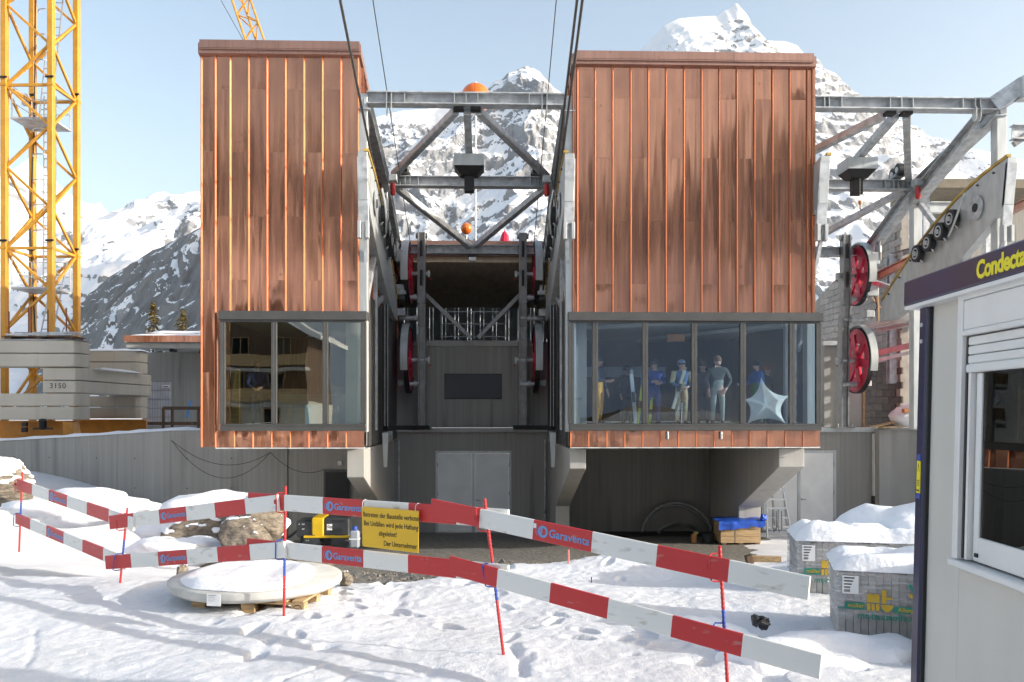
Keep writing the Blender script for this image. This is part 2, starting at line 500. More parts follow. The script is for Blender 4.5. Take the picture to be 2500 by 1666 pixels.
def attr_mat(name, attr, low, low2, high, high2, lscale, hscale, lb, hb, noise_break=.25, nb_scale=1.0, lrough=.9, hrough=.6, lstretch=(1,1,1), nbst=(1,1,1), fine=None, grit=False):
    """two grounds (low: rock/soil, high: snow) told apart by a mesh attribute with a noisy edge"""
    m = bpy.data.materials.new(name); m.use_nodes = True
    nt = m.node_tree; L = nt.links; p = nt.nodes['Principled BSDF']
    p.inputs['Specular IOR Level'].default_value = .3
    tc = nd(nt, 'ShaderNodeTexCoord')
    at_ = nd(nt, 'ShaderNodeAttribute', attribute_name=attr)
    def nz(sc, detail=8, rough=.6, st=(1,1,1)):
        mp = nd(nt, 'ShaderNodeMapping'); mp.inputs['Scale'].default_value = st
        L.new(tc.outputs['Object'], mp.inputs[0])
        n = nd(nt, 'ShaderNodeTexNoise'); n.inputs['Scale'].default_value = sc; n.inputs['Detail'].default_value = detail; n.inputs['Roughness'].default_value = rough
        L.new(mp.outputs[0], n.inputs['Vector']); return n.outputs[0]
    def rg(s, a, b, c=0, d=1):
        r = nd(nt, 'ShaderNodeMapRange'); r.inputs[1].default_value = a; r.inputs[2].default_value = b; r.inputs[3].default_value = c; r.inputs[4].default_value = d
        L.new(s, r.inputs[0]); return r.outputs[0]
    def mx(f, a, b):
        q = nd(nt, 'ShaderNodeMix', data_type='RGBA'); L.new(f, q.inputs[0])
        for i, k in ((6, a), (7, b)):
            if isinstance(k, tuple): q.inputs[i].default_value = (*k, 1)
            else: L.new(k, q.inputs[i])
        return q.outputs[2]
    def op(o, a, b):
        q = nd(nt, 'ShaderNodeMath', operation=o)
        for i, k in ((0, a), (1, b)):
            if isinstance(k, (int, float)): q.inputs[i].default_value = k
            else: L.new(k, q.inputs[i])
        return q.outputs[0]
    br = op('MULTIPLY', op('SUBTRACT', nz(nb_scale, 10, .7, nbst), .5), noise_break*2)
    f = rg(op('ADD', at_.outputs['Fac'], br), .46, .54)
    nl = nz(lscale, 8, .65, lstretch); nh = nz(hscale, 6)
    lo = mx(rg(nl, .35, .65), low2, low); hi = mx(rg(nh, .35, .65), high2, high)
    if grit:
        g_ = op('MULTIPLY', rg(nz(22, 4, .5), .70, .76, 0, .75), rg(nz(.9, 3, .5), .5, .7, .15, 1))
        hi = mx(g_, hi, (.20, .17, .14))
        hi = mx(rg(nz(.35, 4, .6), .55, .75, 0, .5), hi, (.68, .67, .65))
    L.new(mx(f, lo, hi), p.inputs['Base Color'])
    L.new(rg(f, 0, 1, lrough, hrough), p.inputs['Roughness'])
    b1 = nd(nt, 'ShaderNodeBump'); b1.inputs['Distance'].default_value = 1.0
    h = op('ADD', op('MULTIPLY', op('MULTIPLY', nl, lb), op('SUBTRACT', 1.0, f)), op('MULTIPLY', op('MULTIPLY', nz(hscale*3.1, 6), hb), f))
    h = op('ADD', h, op('MULTIPLY', f, (lb+hb)*.6))
    if fine: h = op('ADD', h, op('MULTIPLY', nz(fine[0], 5, .7), fine[1]))
    L.new(h, b1.inputs['Height']); L.new(b1.outputs[0], p.inputs['Normal'])
    return m

# ------------------------------------------------------------------ ground
PROF = [(-60, 0), (9.5, 0), (11, -.14), (13, -.62), (15.5, -1.2), (18, -1.6), (20, -1.76), (24, -1.97), (30, -2.3), (60, -2.6)]
def ground_z(x, y):
    """smooth ground level without the small relief"""
    x = np.asarray(x, float); y = np.asarray(y, float)
    z = np.interp(y, [a for a, b in PROF], [b for a, b in PROF])
    left = sst(-5.0, -15.5, x) if False else 1-sst(-15.5, -4.5, x)
    zl = np.interp(y, [-60, 10, 16, 26, 60], [0, .06, .05, .2, .3])
    z = z*(1-left) + zl*left
    right = sst(2.8, 5.5, x)*sst(8.5, 10, y)*(1-sst(13, 19, y))
    return z + right*.35
def ground_full(x, y):
    x = np.asarray(x, float); y = np.asarray(y, float)
    z = ground_z(x, y)
    yard = yardmask(x, y)
    z = z + (fbm(x*.5, y*.5, 3, 3, 5)-.5)*.16*(1-.7*yard)
    near = 1-sst(14, 24, y)
    lump = fbm(x*4.0, y*4.0, 1, 4, 21)-.5
    z = z + lump*.022*near*(1-.5*yard)
    f = ridged(x*2.2+7, y*2.2, 2, 3, 77)
    z = z - np.clip(f-.72, 0, 1)*.025*near*(1-yard)
    pits = vnoise(x*4.2, y*4.2, 0, 91)
    z = z - sst(.72, .9, pits)*.05*near*(1-yard)*sst(.45, .62, vnoise(x*.55, y*.55, 4, 15))
    z = z + ((fbm(x*14, y*14, 0, 3, 33)-.5)*.016+(fbm(x*34, y*34, 0, 2, 35)-.5)*.008)*near
    z = z + yard*(fbm(x*2.2, y*2.2, 9, 5, 60)-.5)*.22*sst(10, 11.5, y)*(1-sst(14.5, 17, y))
    # the dug bank on the right of the yard
    z = z + .30*np.exp(-((x-1.9)/1.3)**2-((y-11.2)/.75)**2) + .12*np.exp(-((x+.2)/.9)**2-((y-10.9)/.5)**2)
    return z
def yardmask(x, y):
    n = (fbm(x*.9, y*.9, 5, 5, 44)-.5)
    a = sst(10.45, 10.75, y + n*1.1 - .30*np.clip(x, -1, 2.2))
    b = sst(-2.5, -2.1, x + (y-11)*.24 + n*1.2)
    c = 1-sst(2.75, 3.25, x - (y-11)*.36 + n*1.6)
    return a*b*c
M['ground'] = attr_mat('snow_and_gravel', 'snow', (.25, .235, .205), (.12, .115, .105), (.76, .765, .785), (.68, .685, .70), 9, 1.1, .05, .010, .16, 4.0, .9, .55, fine=(38, .010), grit=True)
xs = np.concatenate([np.linspace(-20, -6.6, 130), np.linspace(-6.55, 3.6, 400), np.linspace(3.65, 16, 90)])
ys = np.concatenate([np.linspace(2.2, 4.9, 40), np.linspace(4.93, 11, 270), np.linspace(11.04, 32, 190)])
gx, gy = np.meshgrid(xs, ys)
gz = ground_full(gx, gy)
ym = yardmask(gx, gy)
def prints(n, seed):
    '''boot prints: trails of pressed soles with a small raised rim'''
    r = random.Random(seed)
    for k in range(n):
        x, y = r.uniform(-6.4, 3.0), r.uniform(5.0, 10.6); a = r.uniform(0, 6.28)
        for st in range(r.randint(3, 9)):
            x += math.cos(a)*.62; y += math.sin(a)*.62; a += r.uniform(-.25, .25)
            sx = x - math.sin(a)*.11*(1 if st % 2 else -1); sy = y + math.cos(a)*.11*(1 if st % 2 else -1)
            if not (-6.5 < sx < 3.55 and 4.95 < sy < 10.9): continue
            m = (np.abs(gx-sx) < .3) & (np.abs(gy-sy) < .3)
            ux = (gx[m]-sx)*math.cos(a)+(gy[m]-sy)*math.sin(a); uy = -(gx[m]-sx)*math.sin(a)+(gy[m]-sy)*math.cos(a)
            q = np.sqrt((ux/.155)**2+(uy/.062)**2); dep = r.uniform(.012, .038)
            gz[m] += -dep*(1-sst(.75, 1.05, q)) + dep*.35*np.exp(-((q-1.25)/.22)**2)
prints(17, 8)
# sledge and tyre lines
for (xa_, ya_, xb_, yb_, wd, dp) in ((-2.2, 5.0, -1.2, 6.6, .02, .018), (-1.9, 4.95, -.95, 6.4, .02, .018), (-3.6, 6.6, -4.2, 8.0, .02, .015), (-6, 7.2, -2.6, 7.5, .012, .012), (.25, 6.3, .2, 7.4, .045, .05)):
    L_ = math.hypot(xb_-xa_, yb_-ya_); ux_, uy_ = (xb_-xa_)/L_, (yb_-ya_)/L_
    t_ = (gx-xa_)*ux_+(gy-ya_)*uy_; o_ = np.abs(-(gx-xa_)*uy_+(gy-ya_)*ux_ + .03*np.sin(t_*3))
    gz -= dp*np.exp(-(o_/wd)**2)*sst(0, .1, t_)*(1-sst(L_-.1, L_, t_))
gr = grid_mesh('snowy_ground', np.stack([gx, gy, gz], -1), M['ground'], {'snow': 1-ym})
tag(gr, None, None, kind='structure')
# the wide sheet out to the horizon, with a trough under the detailed part
def big(a, b, n, p=2.5):
    t = np.linspace(-1, 1, n); return np.sign(t)*np.abs(t)**p*b + a
bx = big(0, 9000, 121, 3); by = big(12, 9000, 121, 3)
BX, BY = np.meshgrid(bx, by)
BZ = -.35 - .012*np.clip(np.hypot(BX, BY-12)-60, 0, 400) + 0*BX
inside = (BX > -21) & (BX < 17) & (BY > 1.5) & (BY < 33)
far = sst(22, 60, np.hypot(BX, BY-14))
BZ = np.where((BX > -30) & (BX < 30) & (BY > 0) & (BY < 45), -3.2, BZ)
BZ = np.where((BY <= 2.0) & (BY > -40) & (np.abs(BX) < 40), -.12, BZ)
bg = grid_mesh('snowfield', np.stack([BX, BY, BZ + (fbm(BX*.05, BY*.05, 0, 4, 3)-.5)*far*3*(BY > 40)], -1), M['ground'], {'snow': np.ones_like(BX)})
tag(bg, None, None, kind='structure')

# ------------------------------------------------------------------ mountains
def mountain(name, ridge, D, Dn, ncol, nrow, seed, amp, rocklo, rockhi, terr=0.0, fb=9.0, prof=1.0, base=-60, skew=0.0, mtl='peak', bias=None, tstep=.05):
    px = np.linspace(ridge[0][0], ridge[-1][0], ncol)
    py = np.interp(px, [a for a, b in ridge], [b for a, b in ridge])
    u = (px-1250)/FPX
    Dc = D + skew*(px-ridge[0][0])/(ridge[-1][0]-ridge[0][0])
    t = Dc/(CT-u*ST)
    Xr = t*(ST+u*CT); Zr = EYE + t*(1003-py)/FPX
    back = 6
    tt = np.concatenate([np.linspace(-.10, 0, back+1)[:-1], np.linspace(0, 1, nrow)**1.15])
    T, XX = np.meshgrid(tt, Xr, indexing='ij')
    ZR = np.broadcast_to(Zr, XX.shape); DD = np.broadcast_to(Dc, XX.shape)
    Yv = DD - (D-Dn)*T
    pos = np.clip(T, 0, 1); neg = np.clip(-T, 0, 1)
    H = (ZR-base)
    Zv = base + H*((1-pos)**prof) - neg*H*2.2
    s = fb/D
    env = sst(0, .10, pos)*.93+.07
    w = (fbm(XX*s*.6, Zv*s*.6, Yv*s*.6, 4, seed+3)-.5)
    r = ridged(XX*s*.8 + w*1.6, Yv*s*.45+w, Zv*s*.3, 6, seed, .5)-.55
    r2 = fbm(XX*s*5+w*3, Yv*s*4, Zv*s*1.1, 6, seed+9, .55)-.5
    bulk = fbm(XX*s*1.6, Yv*s*1.6, Zv*s*1.6, 3, seed+29)-.5
    r3 = ridged(XX*s*11, Yv*s*7, Zv*s*3.5, 5, seed+19, .6)-.55
    d = (r*1.25 + r2*.42 + bulk*.9)*amp*D*env
    Yv = Yv - d*.85
    Zv = Zv + d*.42
    if terr:
        ph = Zv/(D*tstep) + w*7 + XX/D*2.5
        Zv = Zv + terr*D*tstep*.7*np.sin(2*np.pi*ph)/(2*np.pi)*env
        Yv = Yv - terr*D*.02*(np.abs((ph % 1)-.5))*env
    P = np.stack([XX, Yv, Zv], -1)
    dx = np.gradient(P, axis=1); dy = np.gradient(P, axis=0)
    n = np.cross(dx, dy); n /= np.linalg.norm(n, axis=-1, keepdims=True)+1e-9
    nz_ = np.abs(n[..., 2])
    steep = nz_ + (fbm(XX*s*6, Yv*s*6, Zv*s*2.5, 6, seed+40)-.5)*.34
    steep = steep + (fbm(XX*s*1.3, Yv*s*1.3, Zv*s*1.3, 3, seed+50)-.5)*.45
    if bias is not None: steep = steep + bias(np.broadcast_to(px, XX.shape), T)
    snow = sst(rocklo, rockhi, steep)
    P[..., 1] -= r3*amp*D*.16*env*(1-snow*.7)
    P[..., 2] += r3*amp*D*.05*env*(1-snow*.7)
    o = grid_mesh(name, P, M[mtl], {'snow': snow})
    tag(o, None, None, kind='structure')
    return o
M['peak'] = attr_mat('alpine_rock_and_snow', 'snow', (.29, .30, .32), (.185, .195, .215), (.88, .89, .92), (.82, .835, .87), .012, .006, 9.0, 3.0, .26, .035, .9, .6, (1, 1, 2.6), nbst=(1, 1, 2.8))
M['cliff'] = attr_mat('shaded_cliff_rock', 'snow', (.20, .20, .20), (.105, .108, .115), (.88, .89, .91), (.80, .82, .85), .018, .01, 9.0, 3.0, .25, .06, .9, .6, (1, 1, .35))  # darker than the peak rock: shade of the face put into the colour
A = [(-700, 600), (-300, 560), (-100, 520), (0, 452), (30, 425), (70, 386), (110, 412), (160, 468), (205, 496), (235, 500), (243, 494), (268, 524), (300, 508), (335, 508), (352, 488), (375, 472), (402, 468), (425, 480), (455, 470), (490, 468), (620, 440), (800, 430), (1000, 470)]
mountain('snowy_mountain', A, 4200, 2100, 460, 260, 11, .034, .36, .50, 0.2, 9, 1.1)
B = [(223, 990), (226, 900), (232, 740), (240, 700), (268, 676), (330, 640), (372, 612), (392, 605), (417, 592), (455, 574), (490, 556), (620, 520), (760, 480)]
mountain('cliff_mountain', B, 2400, 1900, 300, 260, 5, .016, .68, .80, 0.3, 16, 1.0, skew=-900, mtl='cliff')
C = [(560, 420), (700, 345), (860, 303), (915, 288), (945, 280), (985, 270), (1015, 268), (1060, 264), (1100, 266), (1140, 246), (1190, 220), (1208, 200), (1226, 196), (1240, 180), (1262, 172), (1285, 161), (1300, 166), (1316, 176), (1330, 192), (1352, 216), (1376, 232), (1420, 262), (1600, 330), (1900, 430)]
mountain('rock_mountain', C, 2700, 1500, 620, 380, 23, .040, .45, .56, 0.4, 11, 1.1, bias=lambda p, t: .25*(1-sst(.02, .07, t))*(1-sst(1130, 1180, p)) - .12*sst(1160, 1220, p)*(1-sst(.10, .2, t)) + .12*sst(1310, 1350, p)*sst(.08, .15, t), tstep=.035)
Dm = [(1200, 420), (1330, 300), (1450, 215), (1530, 150), (1560, 126), (1590, 100), (1622, 62), (1655, 46), (1690, 42), (1738, 40), (1752, 38), (1768, 26), (1780, 22), (1797, 8), (1810, 22), (1822, 34), (1836, 62), (1850, 76), (1872, 100), (1915, 102), (1945, 112), (1962, 132), (1990, 160), (2020, 178), (2050, 208), (2078, 234), (2105, 240), (2150, 285), (2200, 312), (2260, 336), (2330, 356), (2420, 372), (2500, 392), (2800, 430)]
mountain('high_peak', Dm, 5200, 2600, 600, 400, 37, .030, .40, .52, 0.35, 11, 1.05, bias=lambda p, t: .32*(1-sst(1690, 1730, p)) - .06*sst(1710, 1760, p)*(1-sst(2030, 2090, p)) + .26*sst(2060, 2110, p), tstep=.02)
# the valley side behind the photographer: what copper and glass look out on
Bk = [(-3800, 640), (-2400, 560), (-1200, 520), (-300, 470), (500, 430), (1250, 480), (2000, 420), (2900, 500), (4000, 440), (5200, 560), (6500, 600)]
def behind(name, D, Dn, seed):
    ang = np.linspace(-1.25, 1.25, 240); rows = np.linspace(0, 1, 70)
    T, Aa = np.meshgrid(rows, ang, indexing='ij')
    R = D - (D-Dn)*T
    top = D*(.30 + .09*(fbm(Aa*2.2+5, Aa*0, 0, 4, seed)-.5)*2)
    Zv = -8 + top*(1-T)**1.2
    s = 9/D
    XX = np.sin(Aa)*R; YY = -np.cos(Aa)*R
    d = (ridged(XX*s, YY*s, Zv*s, 6, seed+2)-.55)*.07*D*sst(0, .12, T)
    Zv = Zv + d*.6
    snow = np.maximum(sst(.56, .66, fbm(XX*s*4, YY*s*4, Zv*s*4, 5, seed+6))*.9, 1-sst(.06, .13, Zv/D + .05*(fbm(XX*s*6, YY*s*6, 0, 4, seed+8)-.5)))
    o = grid_mesh(name, np.stack([XX, YY, Zv], -1), M['forest'], {'snow': snow})
    tag(o, None, None, kind='structure')
M['forest'] = attr_mat('wooded_slope', 'snow', (.07, .075, .06), (.03, .035, .03), (.86, .87, .9), (.78, .8, .84), .05, .02, 2, 1, .3, .06)
behind('wooded_hillside', 900, 160, 71)
# ------------------------------------------------------------------ the station: two copper-clad towers
YF = 21.6
XA = X(1140, YF)              # axis of the middle cabin bay
PITCH = 11.33                 # distance to the axis of the right-hand bay
YB = 29.4                     # back of the bays
ZR0, ZR1, YR1 = Z(113, YF), 8.25, 31.0   # roof line falls towards the back
def roofz(y): return ZR0 + (ZR1-ZR0)*(y-YF)/(YR1-YF)
ROW_A = [225, 533]; ROW_B = [377, 687]

def sheet(parent, x0, x1, z0, z1, y, m, seed, tilt=True):
    """one copper sheet: slightly dished, with a folded edge"""
    r = random.Random(seed); nx, nz_ = 4, 6
    b = MB(); a1 = r.uniform(-.004, .013); a2 = r.uniform(-.012, .012); a3 = r.uniform(-.006, .006)
    vs = []
    for j in range(nz_+1):
        for i in range(nx+1):
            u, v = i/nx, j/nz_
            dy = -(a1*math.sin(math.pi*u)*math.sin(math.pi*v) + a2*(u-.5)*math.sin(math.pi*v) + a3*math.sin(2*math.pi*v+seed)*math.sin(math.pi*u))
            vs.append((x0+(x1-x0)*u, y+dy, z0+(z1-z0)*v))
    fs = [(j*(nx+1)+i, j*(nx+1)+i+1, (j+1)*(nx+1)+i+1, (j+1)*(nx+1)+i) for j in range(nz_) for i in range(nx)]
    b.add(vs, fs)
    o = b.build('copper_sheet', m, parent, smooth=True)
    return o

def tower(label, seams, fx0, fx1, top_px, wx0, wx1, mull, xin_side, first_full, wall_l, wall_r):
    """seams: px of the standing seams; wx: window px range; xin_side: -1 bay lies left, +1 bay lies right"""
    root = thing('copper_tower', label, 'tower', ((wall_l+wall_r)/2, YF+4, 1.05), 'copper-clad station towers')
    zt = Z(top_px, YF) ; zb = Z(1092, YF); zl = Z(762, YF); zs = Z(1052, YF)
    XS = [X(p, YF) for p in seams]
    # core behind the sheets: side walls, back, sloped roof
    b = MB()
    t = .14
    def side(x0, x1, za, y0, y1):
        b.hexa([(x0,y0,za),(x1,y0,za),(x1,y1,za),(x0,y1,za),(x0,y0,roofz(y0)-.3),(x1,y0,roofz(y0)-.3),(x1,y1,roofz(y1)-.3),(x0,y1,roofz(y1)-.3)])
    side(wall_l, wall_l+t, zl, YF+.05, YR1); side(wall_r-t, wall_r, zl, YF+.05, YR1)
    b.box(wall_l+t, wall_r-t, YF+.05, YF+.14, zl, roofz(YF)-.3)
    b.build('upper_wall', M['copper_dull'], root)
    b = MB()
    b.hexa([(wall_l-.06,YF-.12,roofz(YF)-.32),(wall_r+.06,YF-.12,roofz(YF)-.32),(wall_r+.06,YR1+.3,roofz(YR1)-.32),(wall_l-.06,YR1+.3,roofz(YR1)-.32),
            (wall_l-.06,YF-.12,roofz(YF)-.06),(wall_r+.06,YF-.12,roofz(YF)-.06),(wall_r+.06,YR1+.3,roofz(YR1)-.06),(wall_l-.06,YR1+.3,roofz(YR1)-.06)])
    b.build('roof', M['copper_dull'], root)
    # front fascia in two or three lengths
    x0, x1 = X(fx0, YF-.15), X(fx1, YF-.15)
    nseg = 2 if x1-x0 < 5 else 3
    for i in range(nseg):
        a = x0+(x1-x0)*i/nseg; c = x0+(x1-x0)*(i+1)/nseg
        b = MB(); b.box(a+.002, c-.002, YF-.17, YF-.125, zt-.20, zt); b.box(a+.002, c-.002, YF-.125, YF+.1, zt-.03, zt-.001)
        b.box(a+.002, c-.002, YF-.16, YF-.03, zt-.235, zt-.201)
        b.build('fascia', M['copper_dull'], root)
    # sheets
    k = 0
    for i in range(len(XS)-1):
        x0, x1 = XS[i]+.012, XS[i+1]-.012
        zbot = zb+.01 if i < first_full else zl-.02
        js = [Z(q, YF) for q in (ROW_B if i % 2 == 0 else ROW_A)]
        if xin_side < 0: js = [Z(q+12 if q < 300 else q+6, YF) for q in (ROW_A if i % 2 == 1 else ROW_B)]
        zs_ = [zt-.23] + js + [zbot]
        if i < first_full: zs_ = [zt-.23] + js + [Z(910, YF), zbot]
        for a, c in zip(zs_[:-1], zs_[1:]):
            sheet(root, x0, x1, c+.0012, a-.0012, YF, M['copper'], k*7+int(wall_l*10)); k += 1
    for i, x in enumerate(XS):
        b = MB(); zz = zb+.01 if i <= first_full and i < 2 and first_full else zl-.02
        b.prism([(-.020, .0), (-.012, -.046), (.004, -.050), (.030, .0)], (x-.01, YF, zz), (1,0,0), (0,1,0), (0,0,1), zt-.24-zz); b.build('standing_seam', M['copper_seam'], root)
    # the band of copper under the window
    xs0, xs1 = X(seams[0] if first_full else wx0+2, YF), X(wx1-2, YF)
    if first_full: xs0 = X(seams[1], YF)
    n = max(6, int(round((xs1-xs0)/.465)))
    for i in range(n):
        a = xs0+(xs1-xs0)*i/n; c = xs0+(xs1-xs0)*(i+1)/n
        sheet(root, a+.01, c-.01, zb, zs, YF-.03, M['copper'], 500+i*3+int(wall_l*10))
        b = MB(); b.prism([(-.012, .0), (-.006, -.026), (.004, -.028), (.024, .0)], (a, YF-.03, zb), (1,0,0), (0,1,0), (0,0,1), zs-zb); b.build('standing_seam', M['copper_seam'], root)
    b = MB(); b.box(xs0, xs1, YF-.02, YF+.1, zb-.03, zb-.004); b.build('drip_edge', M['white'], root)
    # soffit and floor slab
    b = MB(); b.box(wall_l+.02, wall_r-.02, YF+.1, YB, zb-.03, 1.60); b.build('floor_slab', M['conc_dk'], root)
    # window: lintel, sill, mullions, panes
    yw = YF-.08
    X0, X1 = X(wx0, yw), X(wx1, yw)
    b = MB(); b.box(X0-.03, X1+.05, yw-.07, yw+.3, Z(783, yw), Z(762, yw)); b.build('lintel', M['frame'], root, bev=.006)
    b = MB(); b.box(X0, X1+.02, yw-.03, yw+.25, Z(1052, yw), Z(1041, yw)); b.build('window_sill', M['frame'], root, bev=.006)
    fz0, fz1 = Z(1041, yw)+.003, Z(783, yw)-.003
    b = MB(); b.box(X0, X1, yw, yw+.09, fz0, fz0+.06); b.build('window_rail', M['frame'], root, bev=.004)
    b = MB(); b.box(X0, X1, yw, yw+.09, fz1-.05, fz1); b.build('window_rail', M['frame'], root, bev=.004)
    xs = [X0+.05] + [X(p, yw) for p in mull] + [X1-.05]
    for i, x in enumerate(xs):
        for q in (-.036, .036):
            b = MB(); b.box(x+q-.034, x+q+.034, yw-.012, yw+.10, fz0+.062, fz1-.052); b.build('mullion', M['frame'], root, bev=.004)
    gl = M['glass_c'] if xin_side > 0 else M['glass_b']
    for a, c in zip(xs[:-1], xs[1:]):
        b = MB(); b.box(a+.071, c-.071, yw+.04, yw+.052, fz0+.062, fz1-.052); b.build('pane', gl, root)
    # side glazing and dark panels towards the bays
    for s, xw in ((-1, X0+.05), (1, X1-.05)):
        isbay = (s == xin_side) or (xin_side < 0)
        if not isbay: continue
        ye = YF+.85
        b = MB(); b.box(xw-.006, xw+.006, yw+.11, ye, fz0+.06, fz1-.05); b.build('pane', gl, root)
        b = MB(); b.box(xw-.04, xw+.04, ye, ye+.09, fz0, fz1); b.build('mullion', M['frame'], root, bev=.004)
        xo = xw
        cuts = [ye+.092, ye+.5, ye+.78, ye+2.2, ye+3.6, ye+5.0, YB-.1]
        for i, (a, c) in enumerate(zip(cuts[:-1], cuts[1:])):
            if i == 1:
                b = MB(); b.box(xo-.01, xo+.002, a, c, 1.62, 4.25); b.build('pane', gl, root); continue
            b = MB(); b.box(xo-.05, xo+.01, a+.004, c-.004, 1.05, Z(762, yw)+.55); b.build('wall_panel', M['panel_dk'], root, bev=.004)
    if xin_side > 0:
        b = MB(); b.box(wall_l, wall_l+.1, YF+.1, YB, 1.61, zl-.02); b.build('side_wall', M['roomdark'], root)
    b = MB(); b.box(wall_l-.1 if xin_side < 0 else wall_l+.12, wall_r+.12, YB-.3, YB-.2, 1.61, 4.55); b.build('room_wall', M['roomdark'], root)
    b = MB(); b.box(wall_l+.12, wall_r-.12, YF+.25, YB-.31, 4.45, 4.56); b.build('ceiling', M['plaster'], root)
    return root

seL = [493, 527, 563, 608, 653, 698, 743, 788, 833, 875]
TL = tower('narrow copper-clad tower on the left, with a three-pane window', seL, 487, 878, 113, 538, 892, [669, 794], 1, 2, X(493, YF), X(877, YF))
seR = [1400, 1410, 1453, 1496, 1540, 1583, 1626, 1670, 1713, 1756, 1799, 1842, 1886, 1928, 1971, 1983]
ZR0 = Z(128, YF)
TR = tower('wide copper-clad tower on the right, with people behind its glass', seR, 1402, 1987, 128, 1390, 2004, [1453, 1575, 1695, 1814, 1934], -1, 0, X(1400, YF), X(1983, YF))
ZR0 = Z(113, YF)
# copper strip left of the left window, and the serrated seams of the walls facing the middle bay
b = MB(); x0, x1 = X(527, YF), X(541, YF)
sheet(TL, x0+.01, x1, Z(1092, YF), Z(764, YF), YF, M['copper'], 77)
for root, xx, s in ((TL, X(877, YF), 1), (TR, X(1400, YF), -1), (TR, X(1983, YF), 1)):
    y = YF+.3
    i = 0
    while y < YR1-.3:
        b = MB(); z1 = roofz(y)-.36; z0 = 4.6
        b.box(min(xx, xx+s*.075), max(xx, xx+s*.075), y-.012, y+.012, z0, z1); b.build('standing_seam', M['copper'], root)
        if s == 1 or root is TR:
            b = MB(); b.hexa([(min(xx+s*.004,xx+s*.03),y+.02,z0),(max(xx+s*.004,xx+s*.03),y+.02,z0),(max(xx+s*.004,xx+s*.03),y+.43,z0),(min(xx+s*.004,xx+s*.03),y+.43,z0),
                              (min(xx+s*.004,xx+s*.03),y+.02,z1),(max(xx+s*.004,xx+s*.03),y+.02,z1),(max(xx+s*.004,xx+s*.03),y+.43,roofz(y+.43)-.36),(min(xx+s*.004,xx+s*.03),y+.43,roofz(y+.43)-.36)])
            b.build('copper_sheet', M['copper'], root)
        y += .45; i += 1
# corner profile at the outer edges of the right tower
b = MB(); b.box(X(1983, YF)+.014, X(1990, YF), YF-.03, YF+.25, Z(760, YF), Z(128, YF)-.24); b.build('corner_profile', M['copper'], TR)
# two cable outlets on the copper band
for p in (1630, 1761):
    b = MB(); b.lathe([(.028, -.11), (.03, 0), (.03, .05), (.02, .08)], at(p, 1062, YF-.1), n=12); b.build('cable_outlet', M['steel_white'], TR, smooth='auto')
# room columns, beams and fittings seen through the glass
def room(root, xs, mname, y0=22.0, w=.33):
    for x in xs:
        b = MB(); b.box(x-w/2, x+w/2, y0, y0+w, 1.605, 4.44); b.build('column', M[mname], root, bev=.01)
room(TR, [X(1416, 22.1), X(1975, 22.3)], 'conc_lt')
room(TR, [X(1921, 22.4)], 'conc_lt', 22.3, .16)
room(TL, [X(862, 22.1)], 'conc_lt', 22.0, .36)
for (a, c) in (((2.6, 24.5, 4.38), (6.0, 22.3, 4.38)), ((5.0, 27.5, 4.3), (8.3, 23.0, 4.36))):
    b = MB(); b.bar(a, c, .55, .1); b.build('ceiling_beam', M['plaster'], TR)
b = MB(); b.bar((2.4, 28.2, 3.3), (6.0, 28.2, 3.3), .1, .35); b.build('wall_board', M['corr'], TR)
b = MB(); b.box(5.05, 5.55, 23.5, 23.56, 3.95, 4.15); b.build('orange_notice', M['clay'], TR)
b = MB(); b.box(-6.75, -6.55, 22.3, 22.42, 1.61, 3.1); b.build('timber_post', M['wood'], TL)
b = MB(); b.box(-6.3, -3.6, 25.5, 25.6, 1.61, 2.5); b.build('counter', M['conc_lt'], TL)
b = MB(); b.box(-6.9, -3.5, 27.5, 27.56, 1.61, 4.4); b.build('timber_lining', M['wood_dk'], TL)
for x in (-6.0, -5.55, -4.6, -4.1):
    b = MB(); b.box(x, x+.12, 25.2, 25.3, 1.61, 2.15); b.build('shelf_post', M['wood'], TL)
b = MB(); b.box(-4.95, -4.45, 22.9, 22.95, 1.61, 2.15); b.build('blue_poster', M['logo'], TL)

# ------------------------------------------------------------------ rear hall between the towers
hall = thing('station_hall', 'concrete rear hall with copper roof edge behind the middle cabin bay', 'building', (XA, 31, 1.4))
yb = 30.2
xl, xr = XA-3.1, XA+3.1
wx0, wx1, wz0, wz1 = X(1085, yb), X(1225, yb), Z(975, yb), Z(913, yb)
zt = Z(846, yb)
b = MB(); b.box(xl, wx0, yb, yb+.3, 1.39, zt); b.box(wx1, xr, yb, yb+.3, 1.39, zt); b.box(wx0, wx1, yb, yb+.3, 1.39, wz0); b.box(wx0, wx1, yb, yb+.3, wz1, zt)
b.build('concrete_wall', M['conc_dk'], hall)
b = MB(); b.box(wx0+.03, wx1-.03, yb+.06, yb+.07, wz0+.03, wz1-.03); pane = b.build('window', M['glass_k'], hall)
b = MB()
b.box(wx0, wx1, yb-.02, yb+.12, wz0, wz0+.03); b.box(wx0, wx1, yb-.02, yb+.12, wz1-.03, wz1); b.box(wx0, wx0+.03, yb-.02, yb+.12, wz0+.03, wz1-.03); b.box(wx1-.03, wx1, yb-.02, yb+.12, wz0+.03, wz1-.03)
b.build('frame', M['black'], pane)
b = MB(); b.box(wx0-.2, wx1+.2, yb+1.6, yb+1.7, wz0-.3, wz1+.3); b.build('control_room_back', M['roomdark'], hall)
for i in range(2):
    b = MB(); a = xl+.75+(xr-xl-1.5)*i/2; c = xl+.75+(xr-xl-1.5)*(i+1)/2
    b.box(a+.003, c-.003, yb-.06, yb+.34, zt+.002, zt+.20); b.build('coping', M['conc_lt'], hall)
zc = Z(640, 30.5)
